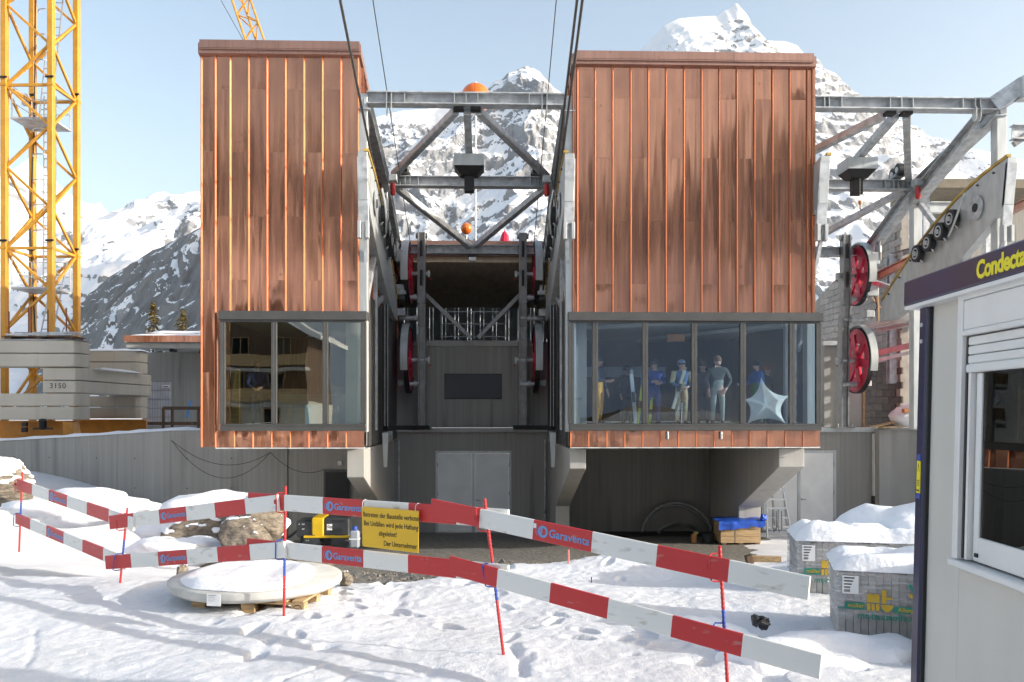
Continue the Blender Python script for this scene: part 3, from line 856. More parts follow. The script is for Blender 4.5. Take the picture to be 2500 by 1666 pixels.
b = MB(); b.box(xl-1.2, xr+1.2, 30.6, 44.2, zc, zc+.2); b.build('ceiling', M['ceil'], hall)
b = MB(); b.box(xl-1.2, xr+1.2, 30.45, 44.4, zc+.202, zc+.45); b.build('roof', M['copper_dull'], hall)
n = 6
for i in range(n):
    a = xl-.6+(xr-xl+1.2)*i/n; c = xl-.6+(xr-xl+1.2)*(i+1)/n
    b = MB(); b.box(a+.004, c-.004, 30.3, 30.5, zc+.46, zc+.72); b.build('fascia', M['copper_dull'], hall)
    b = MB(); b.box(a+.02, c-.02, 30.38, 30.44, zc+.25, zc+.45); b.build('copper_sheet', M['copper'], hall)
n = 13
for i in range(n):
    a = xl-1.2+(xr-xl+2.4)*i/n; w = (xr-xl+2.4)/n
    b = MB(); b.box(a, a+w*.7, 44.0, 44.1, 4.6, zc); b.box(a+w*.72, a+w*.98, 44.06, 44.14, 4.6, zc); b.build('cladding_strip', M['corr'], hall)
for s in (-1, 1):
    xx = xl-1.2 if s < 0 else xr+1.1
    b = MB(); b.box(xx, xx+.1, 30.6, 44.0, 4.5, zc); b.build('side_wall', M['conc_dk'], hall)
b = MB(); b.box(xl-1.2, xr+1.2, 30.52, 44.0, 4.3, 4.5); b.build('upper_floor', M['conc'], hall)
rx0, rx1, ry = X(1077, 30.8), X(1237, 30.8), 30.8
b = MB()
zr0, zr1 = Z(828, ry), Z(762, ry)
for x in (rx0, (rx0+rx1)/2, rx1): b.tube((x, ry, zr0), (x, ry, zr1), .022, 8)
for z in (zr1, (zr0+zr1)/2+.05, zr0+.08): b.tube((rx0, ry, z), (rx1, ry, z), .018, 8)
b.build('railing', M['steel_white'], hall)
for s in (-1, 1):
    b = MB(); b.bar((XA+s*1.75, 29.75, Z(715, 29.75)), (XA+s*.12+.06, 29.75, Z(826, 29.75)), .16, .14); b.build('brace', M['steel_dk'], hall, bev=.008)

# ------------------------------------------------------------------ base walls with doors
yd = YB
def double_door(parent, xa, zb_, zt_, w=2.66):
    t = .09
    x0 = xa-w/2; x1 = xa+w/2
    b = MB(); b.box(x0, x0+t, yd-.03, yd+.05, zb_, zt_-t); b.box(x1-t, x1, yd-.03, yd+.05, zb_, zt_-t); b.box(x0, x1, yd-.03, yd+.05, zt_-t, zt_)
    b.box(xa-.05, xa+.05, yd-.03, yd+.05, zb_, zt_-t-.002)
    fr = b.build('door_frame', M['steel_white'], parent, bev=.005)
    for s in (-1, 1):
        a, c = (x0+t+.006, xa-.056) if s < 0 else (xa+.056, x1-t-.006)
        b = MB(); b.box(a, c, yd-.012, yd+.03, zb_+.06, zt_-t-.006); d = b.build('door', M['white'], parent)
        b = MB()
        if s > 0: b.box(a+.03, a+.19, yd-.07, yd-.05, zb_+1.12, zb_+1.14); b.box(a+.03, a+.05, yd-.05, yd-.012, zb_+1.1, zb_+1.16); b.build('handle', M['steel_dk'], d)
        for q in (.35, 1.3, 2.3):
            b = MB(); xx = a-.012 if s < 0 else c+.012
            b.tube((xx, yd-.04, zb_+q), (xx, yd-.04, zb_+q+.14), .014, 8); b.build('hinge', M['steel_dk'], d)
base = thing('base_wall', 'dark stained concrete wall under the middle bay, with white double doors', 'wall', (XA, YB, -2.3))
zfl, zdt = Z(1300, yd), Z(1101, yd)
def base_wall(root, xl, xr, xa, mname, top):
    w = 2.66
    b = MB(); b.box(xl, xa-w/2, yd, yd+.3, -3, top); b.box(xa+w/2, xr, yd, yd+.3, -3, top); b.box(xa-w/2, xa+w/2, yd, yd+.3, zdt, top); b.box(xa-w/2, xa+w/2, yd, yd+.3, -3, zfl)
    b.build('concrete_wall', M[mname], root)
    double_door(root, xa, zfl, zdt)
zl = Z(1046, YB)
xL, xR = X(972, YB)-.6, X(1337, YB)+.6
base_wall(base, xL, xR, X(1156, yd), 'conc_dk', zl-.14)
b = MB(); b.box(xL+.2, xR-.2, YB-.12, yb-.003, zl-.138, zl); b.build('ledge', M['conc_lt'], base, bev=.01)
for px_ in (974, 1331):
    b = MB(); x = X(px_, YB-.1); b.tube((x, YB-.1, -2.3), (x, YB-.1, zl-.4), .032, 10); b.build('downpipe', M['steel'], base, smooth='auto')
    b = MB(); b.tube((x, YB-.1, -1.6), (x, YB-.1, -1.45), .045, 10); b.build('pipe_collar', M['steel_dk'], base)
baseR = thing('base_wall', 'sunlit concrete wall under the right bay, with white double doors and a ladder', 'wall', (XA+PITCH, YB, -2.3))
base_wall(baseR, X(1735, YB), X(2140, YB), X(1950, yd), 'conc', zl-.14)
b = MB(); b.box(X(1800, YB), X(2140, YB), YB-.1, yb+2, zl-.138, zl); b.build('ledge', M['steel_white'], baseR)
x = X(2132, YB-.15)
b = MB(); b.tube((x, YB-.15, -1.0), (x, YB-.15, zl-.2), .05, 10); b.build('downpipe', M['steel_white'], baseR, smooth='auto')
b = MB(); b.tube((x, YB-.15, -2.3), (x, YB-.15, -1.0), .065, 10); b.build('pipe_sleeve', M['black'], baseR, smooth='auto')
b = MB(); b.box(X(2147, YB-.6), X(2320, YB-.6), YB-.6, YB-.3, -3, zl-.05); b.build('return_wall', M['conc_lt'], baseR)
b = MB(); b.box(15.45, 15.75, 24.5, YB-.603, -3, 2.15); b.build('return_wall', M['conc_lt'], baseR)  # unseen behind the cabin; length and height chosen to shade the doors
b = MB(); b.box(X(2141, YB), X(2320, YB), YB-.7, YB+2, zl-.048, zl+.0); b.build('wall_coping', M['conc_lt'], baseR)
M['conc_rec'] = M['conc']
# wall deep under the towers
for lab, a, c, mm in (('lighter concrete wall with a dark door under the left tower', X(702, 25.9)+.006, X(848, 22)-.01, 'conc'), ('concrete back wall of the recess under the right tower', X(1337, YB)+.6, X(1735, YB), 'conc_rec')):
    r = thing('base_wall', lab, 'wall', ((a+c)/2, 29, -2.3))
    yq = 25.95 if lab.startswith('lighter') else 29.0
    b = MB(); b.box(a, c, yq, yq+.38, -3, 1.03); b.build('concrete_wall', M[mm], r)
    if lab.startswith('lighter'):
        x0, x1 = X(790, 25.9), X(856, 25.9)
        b = MB(); b.box(x0, x1, 25.9, 25.945, -2.2, Z(1146, 25.9)); d = b.build('door', M['panel_dk'], r)
        b = MB(); b.box(x0+.06, x1-.06, 25.87, 25.898, -2.1, Z(1152, 25.9)); b.build('door_leaf', M['black'], d)
        b = MB(); c_ = at(830, 1131, 25.9); b.box(c_.x-.06, c_.x+.06, 25.86, 25.945, c_.z-.06, c_.z+.06); b.build('wall_lamp', M['steel_white'], r)

# concrete brackets that carry the towers
def bracket(label, x0, x1, zfront, yk, zk, mname='conc_lt'):
    poly = [(YF+.35, 1.0), (YF+.35, zfront), (yk, zk), (yk, -2.6), (28.95, -2.6), (28.95, 1.0)]
    b = MB(); b.prism(poly, (x0, 0, 0), (0,1,0), (0,0,1), (1,0,0), x1-x0)
    o = b.build('concrete_bracket', M[mname], None, bev=.015)
    return tag(o, label, 'bracket', 'concrete brackets under the towers')
bracket('concrete bracket under the inner corner of the left tower', X(848, 22), X(890, 22), Z(1165, 22), 26, -1.0)
bracket('concrete bracket under the inner corner of the wide right tower', X(1390, 22), X(1430, 22), Z(1145, 22), 26.4, -1.0)
bracket('concrete bracket under the outer corner of the wide right tower, beside the ladder', X(1900, 22), X(1962, 22), Z(1142, 22), 25.5, Z(1240, 25.5))

# retaining wall on the left
rw = thing('retaining_wall', 'long board-marked concrete retaining wall with snow along its top, left', 'wall', (-12, 26, 0))
P0 = at(-260, 1090, 27.6); P1 = at(415, 1052, 25.6); P2 = at(702, 1048, 25.9)
cuts = [P0, at(0, 1077, 26.9), at(200, 1066, 26.2), P1, P2]
for i, (a, c) in enumerate(zip(cuts[:-1], cuts[1:])):
    b = MB(); d = (c-a); d.z = 0; d.normalize(); n = Vector((-d.y, d.x, 0))*.3
    a2 = a + d*.006; c2 = c - d*.006
    b.hexa([Vector((a2.x,a2.y,-3)), Vector((c2.x,c2.y,-3)), Vector((c2.x,c2.y,-3))+n, Vector((a2.x,a2.y,-3))+n, a2, c2, c2+n, a2+n])
    b.build('wall_section', M['conc'], rw)
for (i_, (a, c)) in enumerate(zip(cuts[:-1], cuts[1:])):
    d = c-a; d.z = 0; Ls = d.length; d.normalize(); n = Vector((-d.y, d.x, 0))
    for q in range(int(Ls/1.3)):
        for zz_ in (-.35, .55):
            p = a + d*(.5+q*1.3); p = Vector((p.x, p.y, zz_)) - n*.001
            b = MB(); b.ring(p, n, 0, .022, .006, 8); b.build('tie_hole', M['panel_dk'], rw)
M['snow'] = mat('fresh_snow', (.90, .905, .92), .55, 0, .03, 3, bump=.02, bs=9)
def snowcap(parent, pts, w0, w1, h, name='snow_cap', seed=1):
    """lumpy snow lying along a line of points"""
    b = MB(); r = random.Random(seed); rows = []
    N = 5
    L = []
    for (p, q) in zip(pts[:-1], pts[1:]):
        k = max(2, int((q-p).length/.35))
        L += [p.lerp(q, i/k) for i in range(k)]
    L.append(pts[-1])
    vs = []
    for i, p in enumerate(L):
        d = (L[min(i+1, len(L)-1)]-L[max(0, i-1)]); d.z = 0; d.normalize(); n = Vector((-d.y, d.x, 0))
        hh = h*r.uniform(.7, 1.2) * (1 if 0 < i < len(L)-1 else .3)
        for k in range(N):
            u = k/(N-1)
            vs.append(p + n*(w0+(w1-w0)*u + r.uniform(-.01, .01)) + Vector((0, 0, .004 + hh*math.sin(math.pi*min(max(u, .0), 1))**.5)))
    fs = [(i*N+k, i*N+k+1, (i+1)*N+k+1, (i+1)*N+k) for i in range(len(L)-1) for k in range(N-1)]
    b.add(vs, fs)
    return b.build(name, M['snow'], parent, smooth=True)
snowcap(rw, [cuts[0], cuts[1], cuts[2], cuts[3], at(500, 1051, 25.7)], -.04, .34, .09, seed=4)
# loose cable looped along the wall
b = MB()
pa, pb, pc = at(418, 1075, 25.4), at(660, 1105, 25.6), at(790, 1147, 25.7)
def sag(p, q, s, n=14): return [p.lerp(q, i/n) + Vector((0, 0, -s*4*(i/n)*(1-i/n))) for i in range(n+1)]
b.path(sag(pa, pb, .55), .008, 5); b.path(sag(pa, pb, .95), .008, 5); b.path(sag(pb, pc, .3), .008, 5)
tag(b.build('loose_cable', M['black']), 'thin dark cable hanging in loops along the retaining wall', 'cable')
# ------------------------------------------------------------------ cableway steel frames, one per bay
def build(mb, name, m, parent, **k): return mb.build(name, m, parent, **k)
YB2, YB3 = 26.0, 29.4
ZB1, ZB2, ZB3 = 10.02, 9.06, 7.62
def steel_frame(xa, label, right):
    root = thing('cableway_frame', label, 'steel frame', (xa, 25, 1.4), 'steel frames over the cabin bays')
    S = M['steel']
    def part(name, fn, m=S, bev=0, sm=False):
        b = MB(); fn(b); return b.build(name, m, root, smooth=sm, bev=bev)
    for (y, z, hw, sts) in ((21.72, ZB1, 2.56, (-2.05, -1.93, -1.6, -.32, -.02, .28, 1.6, 1.93, 2.06)), (YB2, ZB2, 2.56, (-2.3, -2.15, -2.0, -1.85, -1.6, 1.6, 1.85, 2.0, 2.15, 2.3)), (YB3, ZB3, 2.56, (-1.55, -.25, .0, .25, 1.55))):
        hl = 2.3 if right else hw
        be = part('cross_beam', lambda b: b.ibeam((xa-hl, y, z), (xa+hw, y, z), .36, .31, .026))
        for sx in sts:
            if sx < -hl: continue
            b = MB(); b.box(xa+sx-.008, xa+sx+.008, y-.17, y-.013, z-.128, z+.128); b.build('stiffener', M['steel_white'], be)
    for s in (-1, 1):
        part('diagonal', lambda b: b.bar((xa+s*.30, 21.95, ZB1-.2), (xa+s*2.36, YB2-.1, ZB2+.18), .20, .20), bev=.02)
        part('diagonal', lambda b: b.bar((xa+s*2.36, YB2+.1, ZB2-.1), (xa+s*.10, YB3-.1, ZB3+.12), .20, .20), bev=.02)
        part('node_plate', lambda b: b.box(xa+s*.22-.13, xa+s*.22+.13, 21.7, 21.95, ZB1-.24, ZB1-.165), M['black'])
        if right and s < 0: continue
        part('side_girder', lambda b: b.ibeam((xa+s*2.62, 21.6, ZB1-.1), (xa+s*2.62, YB2, ZB2-.1), .30, .42, .026))
        part('side_girder', lambda b: b.ibeam((xa+s*2.62, YB2+.02, ZB2-.1), (xa+s*2.62, YB3+.6, ZB3-.35), .30, .42, .026))
        part('column', lambda b: b.bar((xa+s*2.68, 21.78, 1.45), (xa+s*2.68, 21.78, ZB1+.12), .26, .30, (0,1,0)), M['steel_white'], .01)
        part('column', lambda b: b.bar((xa+s*2.68, YB2+.1, 1.4), (xa+s*2.68, YB2+.1, ZB2+.1), .26, .30, (0,1,0)), M['steel_white'], .01)
        part('column', lambda b: b.bar((xa+s*2.68, 23.8, 1.45), (xa+s*2.68, 23.8, 6.2), .2, .2, (0,1,0)), M['steel'], .01)
        part('strut', lambda b: b.bar((xa+s*2.62, 21.9, 4.9), (xa+s*2.62, 25.9, 8.6), .14, .16), S, .01)
        part('strut', lambda b: b.bar((xa+s*2.66, 24.0, 5.0), (xa+s*2.66, 29.3, 6.6), .14, .16), S, .01)
        # rope-lug pair under the front beam
        for q in (-.06, .06):
            part('lug', lambda b: b.prism([(-.1, .0), (.1, .0), (.1, -.25), (.05, -.36), (-.05, -.36), (-.1, -.25)], (xa+s*1.99+q-.01, 21.6, ZB1-.1), (0,1,0), (0,0,1), (1,0,0), .02), M['steel_white'])
        # rope guide rollers on the middle beam
        for k, q in enumerate((-.09, .09)):
            b = MB(); b.ring((xa+s*2.0+q*0, YB2-.05+k*.34-.2, ZB2+.42-k*.06), (1,0,0), .07, .2, .16, 20); rr = b.build('guide_roller', M['black'], root)
            b = MB(); b.ring((xa+s*2.0, YB2-.05+k*.34-.2, ZB2+.42-k*.06), (1,0,0), .02, .09, .2, 14); b.build('hub', M['steel_white'], rr)
        part('roller_mount', lambda b: b.bar((xa+s*2.0, YB2-.3, ZB2+.26), (xa+s*2.0, YB2+.35, ZB2+.22), .30, .1), M['steel_dk'], .008)
    # hanger with hoist box
    yh, zh = 24.3, 9.13
    part('hanger', lambda b: b.bar((xa, 21.95, ZB1-.20), (xa, yh, zh+.22), .20, .2), M['steel'], .012)
    hb = part('hoist_cover', lambda b: (b.box(xa-.43, xa-.002, yh-.45, yh+.35, zh-.16, zh+.17), b.box(xa+.002, xa+.43, yh-.45, yh+.35, zh-.16, zh+.17)) and None, M['steel_white'])
    b = MB(); b.hexa([(xa-.25,yh-.2,zh-.36),(xa+.25,yh-.2,zh-.36),(xa+.25,yh+.2,zh-.36),(xa-.25,yh+.2,zh-.36),(xa-.41,yh-.43,zh-.162),(xa+.41,yh-.43,zh-.162),(xa+.41,yh+.33,zh-.162),(xa-.41,yh+.33,zh-.162)]); b.build('hoist_shroud', M['black'], hb)
    b = MB(); b.box(xa-.14, xa+.14, yh-.15, yh+.15, zh-.82, zh-.361); b.build('hoist_motor', M['black'], hb, bev=.02)
    if right:
        b = MB()
        for k in range(14): b.ring((xa+.02, yh-.2, zh-.40-k*.045), (1, 0, 0) if k % 2 else (0, 1, 0), .008, .02, .008, 8)
        b.build('chain', M['steel_white'], hb)
        b = MB(); b.lathe([(.03, .0), (.05, -.03), (.05, -.1), (.03, -.12)], (xa+.02, yh-.2, zh-1.02), n=10); hk = b.build('hook_block', M['clay'], hb)
        b = MB(); b.path([(xa+.02, yh-.2, zh-1.14), (xa+.02, yh-.2, zh-1.26), (xa+.05, yh-.2, zh-1.32), (xa+.08, yh-.2, zh-1.28)], .014, 6); b.build('hook', M['black'], hk)
    part('floodlight', lambda b: b.box(xa-.12, xa+.12, YB3-.28, YB3-.05, ZB3-.42, ZB3-.30), M['paper'])
    part('lamp_bracket', lambda b: b.box(xa-.14, xa+.14, YB3-.15, YB3+.05, ZB3-.298, ZB3-.16), M['black'])
    return root
steel_frame(XA, 'galvanised steel frame spanning the middle bay between the copper towers', False)
frR = steel_frame(XA+PITCH, 'galvanised steel frame over the open right bay, with a chain hoist', True)

# saddles that carry the track ropes: deep plate, ochre lining, small rollers
def saddle(xa, s, label):
    root = thing('rope_saddle', label, 'rope saddle', (xa+s*2.7, 24.5, 5.0), 'rope saddles beside the cabin bays')
    xi = xa + s*2.44; xo = xa + s*2.74
    top = [(21.05, 8.47), (22.2, 8.28), (23.4, 7.96), (24.6, 7.5), (25.7, 6.98), (26.8, 6.35), (27.9, 5.68)]
    bot = [(28.1, 5.0), (27.2, 5.0), (26.0, 5.25), (24.5, 5.75), (23.0, 6.35), (21.9, 6.9), (21.2, 7.3)]
    b = MB(); b.prism(top+bot, (min(xi, xo)+.03, 0, 0), (0,1,0), (0,0,1), (1,0,0), abs(xo-xi)-.06); b.build('saddle_plate', M['steel_white'], root, bev=.01)
    b = MB()
    for p, q in zip(top[:-1], top[1:]): b.bar((xa+s*2.50, p[0], p[1]+.045), (xa+s*2.50, q[0], q[1]+.045), .12, .07)
    o = b.build('lining', M['yel_rub'], root)
    # front end box
    b = MB(); b.bar((xa+s*2.60, 21.1, 8.35), (xa+s*2.60, 21.35, 6.75), .26, .10, (0,1,0)); b.build('end_plate', M['steel'], root, bev=.01)
    b = MB(); b.bar((xa+s*2.55, 21.3, 6.7), (xa+s*2.72, 22.6, 3.6), .09, .09); b.build('stay', M['steel'], root)
    for q in (-.1, .1):
        b = MB(); b.box(xa+s*2.6+q-.04, xa+s*2.6+q+.04, 21.2, 21.4, 6.35, 6.78); b.build('clevis', M['steel_white'], root, bev=.008)
    for (y, z) in ((23.4, 7.43), (24.0, 7.2), (24.65, 7.0), (25.3, 6.8)):
        b = MB(); b.ring((xi-s*.1, y, z), (1,0,0), .12, .26, .16, 22); w = b.build('roller', M['black'], root)
        b = MB(); b.ring((xi-s*.19, y, z), (1,0,0), .0, .075, .05, 14); b.ring((xi-s*.185, y, z), (1,0,0), .13, .17, .02, 20); b.build('roller_hub', M['steel_white'], w)
        b = MB(); b.bar((xi-s*.02, y-.15, z-.3), (xi-s*.18, y, z), .08, .04); b.build('roller_arm', M['steel_white'], root)
    b = MB(); b.ring((xi-s*.012, 22.4, 7.5), (1,0,0), .12, .33, .03, 24); b.build('bearing_plate', M['steel'], root)
    b = MB(); b.ring((xi-s*.03, 22.4, 7.5), (1,0,0), .0, .12, .03, 16); b.build('bearing_hole', M['black'], root)
    for i in range(9):
        y = 21.6+i*.72; z = np.interp(y, [p[0] for p in top], [p[1] for p in top])-.16
        b = MB(); b.tube((xi+s*.01, y, z), (xi+s*.05-s*.08, y, z), .028, 8); b.build('bolt', M['black'], root)
    # curved guard
    b = MB(); b.path([(xi-s*.12, 22.75, 8.0), (xi-s*.2, 22.85, 7.6), (xi-s*.2, 23.1, 7.25), (xi-s*.14, 23.5, 6.95)], .03, 6); b.build('rope_guard', M['steel_white'], root, smooth='auto')
    # red pressure bottle and its bracket
    b = MB(); b.lathe([(.02, .2), (.05, .19), (.075, .14), (.08, -.12), (.05, -.18)], (xa+s*2.30, 25.2, 8.62), n=14); b.build('red_bottle', M['red'], root, smooth='auto')
    b = MB(); b.box(xa+s*2.30-.12, xa+s*2.30+.12, 25.1, 25.4, 8.85, 9.05); b.build('bottle_bracket', M['steel_white'], root, bev=.01)
    return root
saddle(XA, -1, 'grey rope saddle along the left side of the middle bay')
saddle(XA, 1, 'grey rope saddle along the right side of the middle bay')
saddle(XA+PITCH+.36, -1, 'grey rope saddle end just right of the wide copper tower')
saddle(XA+PITCH, 1, 'pale steel rope saddle with ochre edge and rollers above the site cabin')

# stands with the crimson rope wheels
def wheel(parent, c, r, s):
    b = MB(); b.ring(c, (1,0,0), r*.80, r*.97, .10, 40); rim = b.build('wheel', M['wheel'], parent, smooth='auto')
    b = MB(); b.ring(c, (1,0,0), r*.97, r*1.0, .16, 40); b.build('tyre', M['black'], rim)
    for k in range(6):
        a = 2*math.pi*k/6 + .3
        d = Vector((0, math.sin(a), math.cos(a)))
        b = MB(); b.bar(Vector(c)+d*r*.13, Vector(c)+d*r*.83, .09, r*.26, d.cross(Vector((1,0,0)))); b.build('spoke', M['wheel'], rim, bev=.015)
    b = MB(); b.ring((c[0]+.02, c[1], c[2]), (1,0,0), r*.52, r*.81, .03, 36); b.build('web', M['wheel'], rim, smooth='auto')
    b = MB(); b.ring(c, (1,0,0), .0, r*.24, .2, 20); b.build('hub', M['wheel'], rim)
    b = MB(); b.ring((c[0]+s*.11, c[1], c[2]), (1,0,0), .0, r*.1, .06, 16); b.build('axle', M['steel_dk'], rim)
    return rim
def wheel_stand(xa, s, label):
    root = thing('wheel_stand', label, 'rope wheel', (xa+s*1.75, 29.3, zl), 'stands with crimson rope wheels')
    xc = xa+s*1.75; y = 29.32; mS = M['steel_dk']
    secs = [((y, zl), (y, 2.7), .34), ((y, 2.7), (y-.05, 4.9), .36), ((y-.05, 4.9), (y-.2, 5.7), .34), ((y-.2, 5.7), (y-.2, 8.15), .30)]
    for i, ((ya, za), (yc, zc_), w) in enumerate(secs):
        b = MB(); b.bar((xc-s*.11, ya, za), (xc-s*.11, yc, zc_), .05, w+.06, (0,1,0)); b.bar((xc+s*.11, ya, za), (xc+s*.11, yc, zc_), .05, w+.06, (0,1,0)); b.bar((xc, ya+.13, za), (xc, yc+.13, zc_), .2, .05, (0,1,0)); b.bar((xc, ya-.12, za), (xc, yc-.12, zc_), .17, .03, (0,1,0))
        b.build('post_section', mS, root, bev=.006)
    for z0 in (6.3, 7.3):
        b = MB(); b.box(xc-.045, xc+.045, y-.41, y-.37, z0, z0+.55); b.build('slot', M['black'], root, bev=.02)
    b = MB(); b.tube((xc-.2, y-.2, 8.05), (xc+.2, y-.2, 8.05), .1, 14); b.build('head_pin', mS, root, smooth='auto')
    b = MB(); b.box(xc-.32, xc+.32, y-.25, y+.3, zl+.002, zl+.05); b.build('base_plate', mS, root, bev=.005)
    for q in (-1, 1):
        b = MB(); b.tube((xc+q*.26, y-.2, zl+.05), (xc+q*.26, y-.2, zl+.16), .02, 8); b.build('anchor_bolt', M['steel'], root)
    for z0 in (5.92, 5.2, 2.92):
        b = MB(); b.tube((xc-.1, y-.2, z0), (xc+s*.75, y-.2, z0), .075, 14); b.build('pin', M['steel'], root, smooth='auto')
        b = MB(); b.tube((xc+s*.18, y-.2, z0), (xc+s*.26, y-.2, z0), .11, 14); b.build('collar', M['steel'], root, smooth='auto')
    for (z0, r, a0, a1) in ((3.76, 1.16, -.2, 2.5), (6.75, 1.06, -.2, 2.6)):
        c = (xa+s*2.2, y-.1, z0)
        wheel(root, c, r, s)
        b = MB(); b.ring((c[0]+s*.06, c[1], c[2]), (1,0,0), r*1.05, r*1.09, .24, 26, -1.5, 1.9) if s > 0 else b.ring((c[0]+s*.06, c[1], c[2]), (1,0,0), r*1.05, r*1.09, .24, 26, -1.5, 1.9)
        b.build('rim_guard', M['steel_white'], root, smooth='auto')
        b = MB(); b.tube((c[0], c[1], c[2]), (xc-s*.2, c[1], c[2]), .07, 14); b.build('wheel_shaft', M['steel'], root)
        b = MB(); b.box(min(xc-s*.28, xc-s*.2), max(xc-s*.28, xc-s*.2), c[1]-.1, c[1]+.1, c[2]-.12, c[2]+.1); b.build('bearing', M['steel'], root, bev=.01)
        b = MB(); b.lathe([(.02, .03), (.03, 0), (.02, -.03)], (xc-s*.3, c[1]-.12, c[2]-.2), n=8); b.build('red_cap', M['red'], root)
    # brake caliper and hydraulic blocks
    for (yy, zz, wx, hz) in ((y-.9, 7.2, .28, .42), (y-.7, 6.1, .4, .34), (y-.5, 5.35, .3, .25), (y-.35, 2.95, .22, .2)):
        b = MB(); b.box(xa+s*2.42-wx/2, xa+s*2.42+wx/2, yy-.2, yy+.2, zz-hz/2, zz+hz/2); b.build('hydraulic_block', M['steel'], root, bev=.02)
    b = MB(); b.path([(xa+s*2.3, y-.9, 7.0), (xa+s*2.15, y-1.0, 6.7), (xa+s*2.2, y-.9, 6.35), (xa+s*2.5, y-.8, 6.0), (xa+s*2.65, y-.7, 5.6), (xa+s*2.5, y-.6, 5.2)], .022, 6); b.build('hose', M['black'], root, smooth='auto')
    b = MB(); b.lathe([(.09, 0), (.11, .05), (.11, .5), (.06, .58), (.08, .62), (.08, .72), (.02, .75)], (xa+s*2.55, y-1.0, 7.1), n=14); b.build('accumulator', M['steel_dk'], root, smooth='auto')
    return root
wheel_stand(XA, -1, 'left grey stand in the middle bay with crimson wheels seen edge-on')
wheel_stand(XA, 1, 'right grey stand in the middle bay with crimson wheels seen edge-on')
wheel_stand(XA+PITCH, 1, 'grey stand with two large crimson spoked wheels right of the wide tower')

# cabin guide rails along the middle bay
for s, lab in ((-1, 'black upright cabin guide on the left wall of the middle bay'), (1, 'black upright cabin guide on the right wall of the middle bay')):
    g = thing('cabin_guide', lab, 'guide rail', (XA+s*2.45, 24.6, 1.3), 'black cabin guides in the middle bay')
    x = XA+s*2.45
    b = MB(); b.bar((x, 24.6, 1.55), (x, 24.6, 5.1), .16, .25, (0,1,0)); b.build('rail', M['black'], g, bev=.01)
    b = MB(); b.box(x-s*.0-.006 if s > 0 else x-.006, x+.006, 24.45, 24.462, 1.55, 5.1); b.bar((x-s*.085, 24.47, 1.55), (x-s*.085, 24.47, 5.1), .012, .03, (0,1,0)); b.build('edge_strip', M['steel_white'], g)
    for k in range(14):
        b = MB(); b.tube((x, 24.48, 1.7+k*.25), (x, 24.44, 1.7+k*.25), .012, 6); b.build('rivet', M['steel'], g)
    b = MB(); b.bar((x-s*.0, 24.6, 1.50), (x-s*1.0, 27.5, 1.45), .2, .14); b.build('foot_arm', M['black'], g, bev=.02)
    b = MB(); b.prism([(-.09, 0), (.09, 0), (.05, -1.0), (-.05, -1.0)], (x-s*.02, 24.4, 1.36), (1,0,0), (0,0,1), (0,1,0), .03); b.build('deflector_blade', M['steel_white'], g)
    for k in range(4):
        b = MB(); b.bar((x+s*.05, 24.8+k*.5, 1.3), (x+s*.05, 24.95+k*.5, 1.1), .1, .22); b.build('buffer', M['steel_white'], g, bev=.01)

# ------------------------------------------------------------------ ropes
def rope(name, pts, r, label, group):
    b = MB(); b.path(pts, r, 8); return tag(b.build(name, M['rope'], None, smooth=True), label, 'rope', group)
for s, n in ((-1, 'left'), (1, 'right')):
    sl = .383
    x = XA+s*2.47
    p = [(x, 27.6, 5.98), (x, 25.7, 7.08), (x, 23.4, 8.06), (x, 21.6, 8.66), (x, 19.5, 9.46), (x, 12, 12.4), (x, -25, 26.6)]
    rope('track_rope', p, .032, f'thick steel track rope on the {n} side of the middle bay', 'track ropes of the middle bay')
    if s > 0: rope('track_rope', [(a-.11, c, d) for a, c, d in p], .03, 'inner one of the paired track ropes on the right', 'track ropes of the middle bay')
    x = XA+s*2.13
    rope('haul_rope', [(x, 29.0, 7.78), (x, 22.3, 10.45), (x, 19.5, 11.56), (x, -25, 29.3)], .013, f'thin haul rope rising from the {n} wheel stand of the middle bay', 'haul ropes of the middle bay')

# orange marker balls
for (px, py, r, Y, pyb, lab) in ((1161, 241, .60, 33.5, 640, 'large orange marker ball on a pole behind the top steel beam'), (1138.5, 559, .215, 31.4, 600, 'small orange marker ball on a short pole over the rear roof')):
    c = at(px, py, Y)
    t = thing('marker_ball', lab, 'marker ball', (c.x, c.y, Z(pyb, Y)), 'orange marker balls')
    rr = r
    b = MB(); b.sphere(c, rr, (1,1,1), 28, 18); b.build('ball', M['ball'], t, smooth=True)
    b = MB(); b.ring(c, (1,0,0), rr*1.0, rr*1.012, .012, 36); b.build('ball_seam', M['ball'], t, smooth=True)
    b = MB(); b.tube(c-Vector((0,0,rr*1.0)), (c.x, c.y, Z(pyb, Y)-.6), .035, 10); b.build('pole', M['steel_white'], t, smooth='auto')
    b = MB(); b.tube(c+Vector((0,0,rr*.97)), c+Vector((0,0,rr*1.08)), .06*rr*2, 10); b.tube(c-Vector((0,0,rr*1.08)), c-Vector((0,0,rr*.97)), .06*rr*2, 10); b.build('ball_cap', M['paper'], t)
# ------------------------------------------------------------------ right side behind the frame
xw = 15.0
blk = thing('block_wall', 'rear building wall of pale unrendered blocks right of the crimson wheels', 'wall', (xw, 36, 1.4))
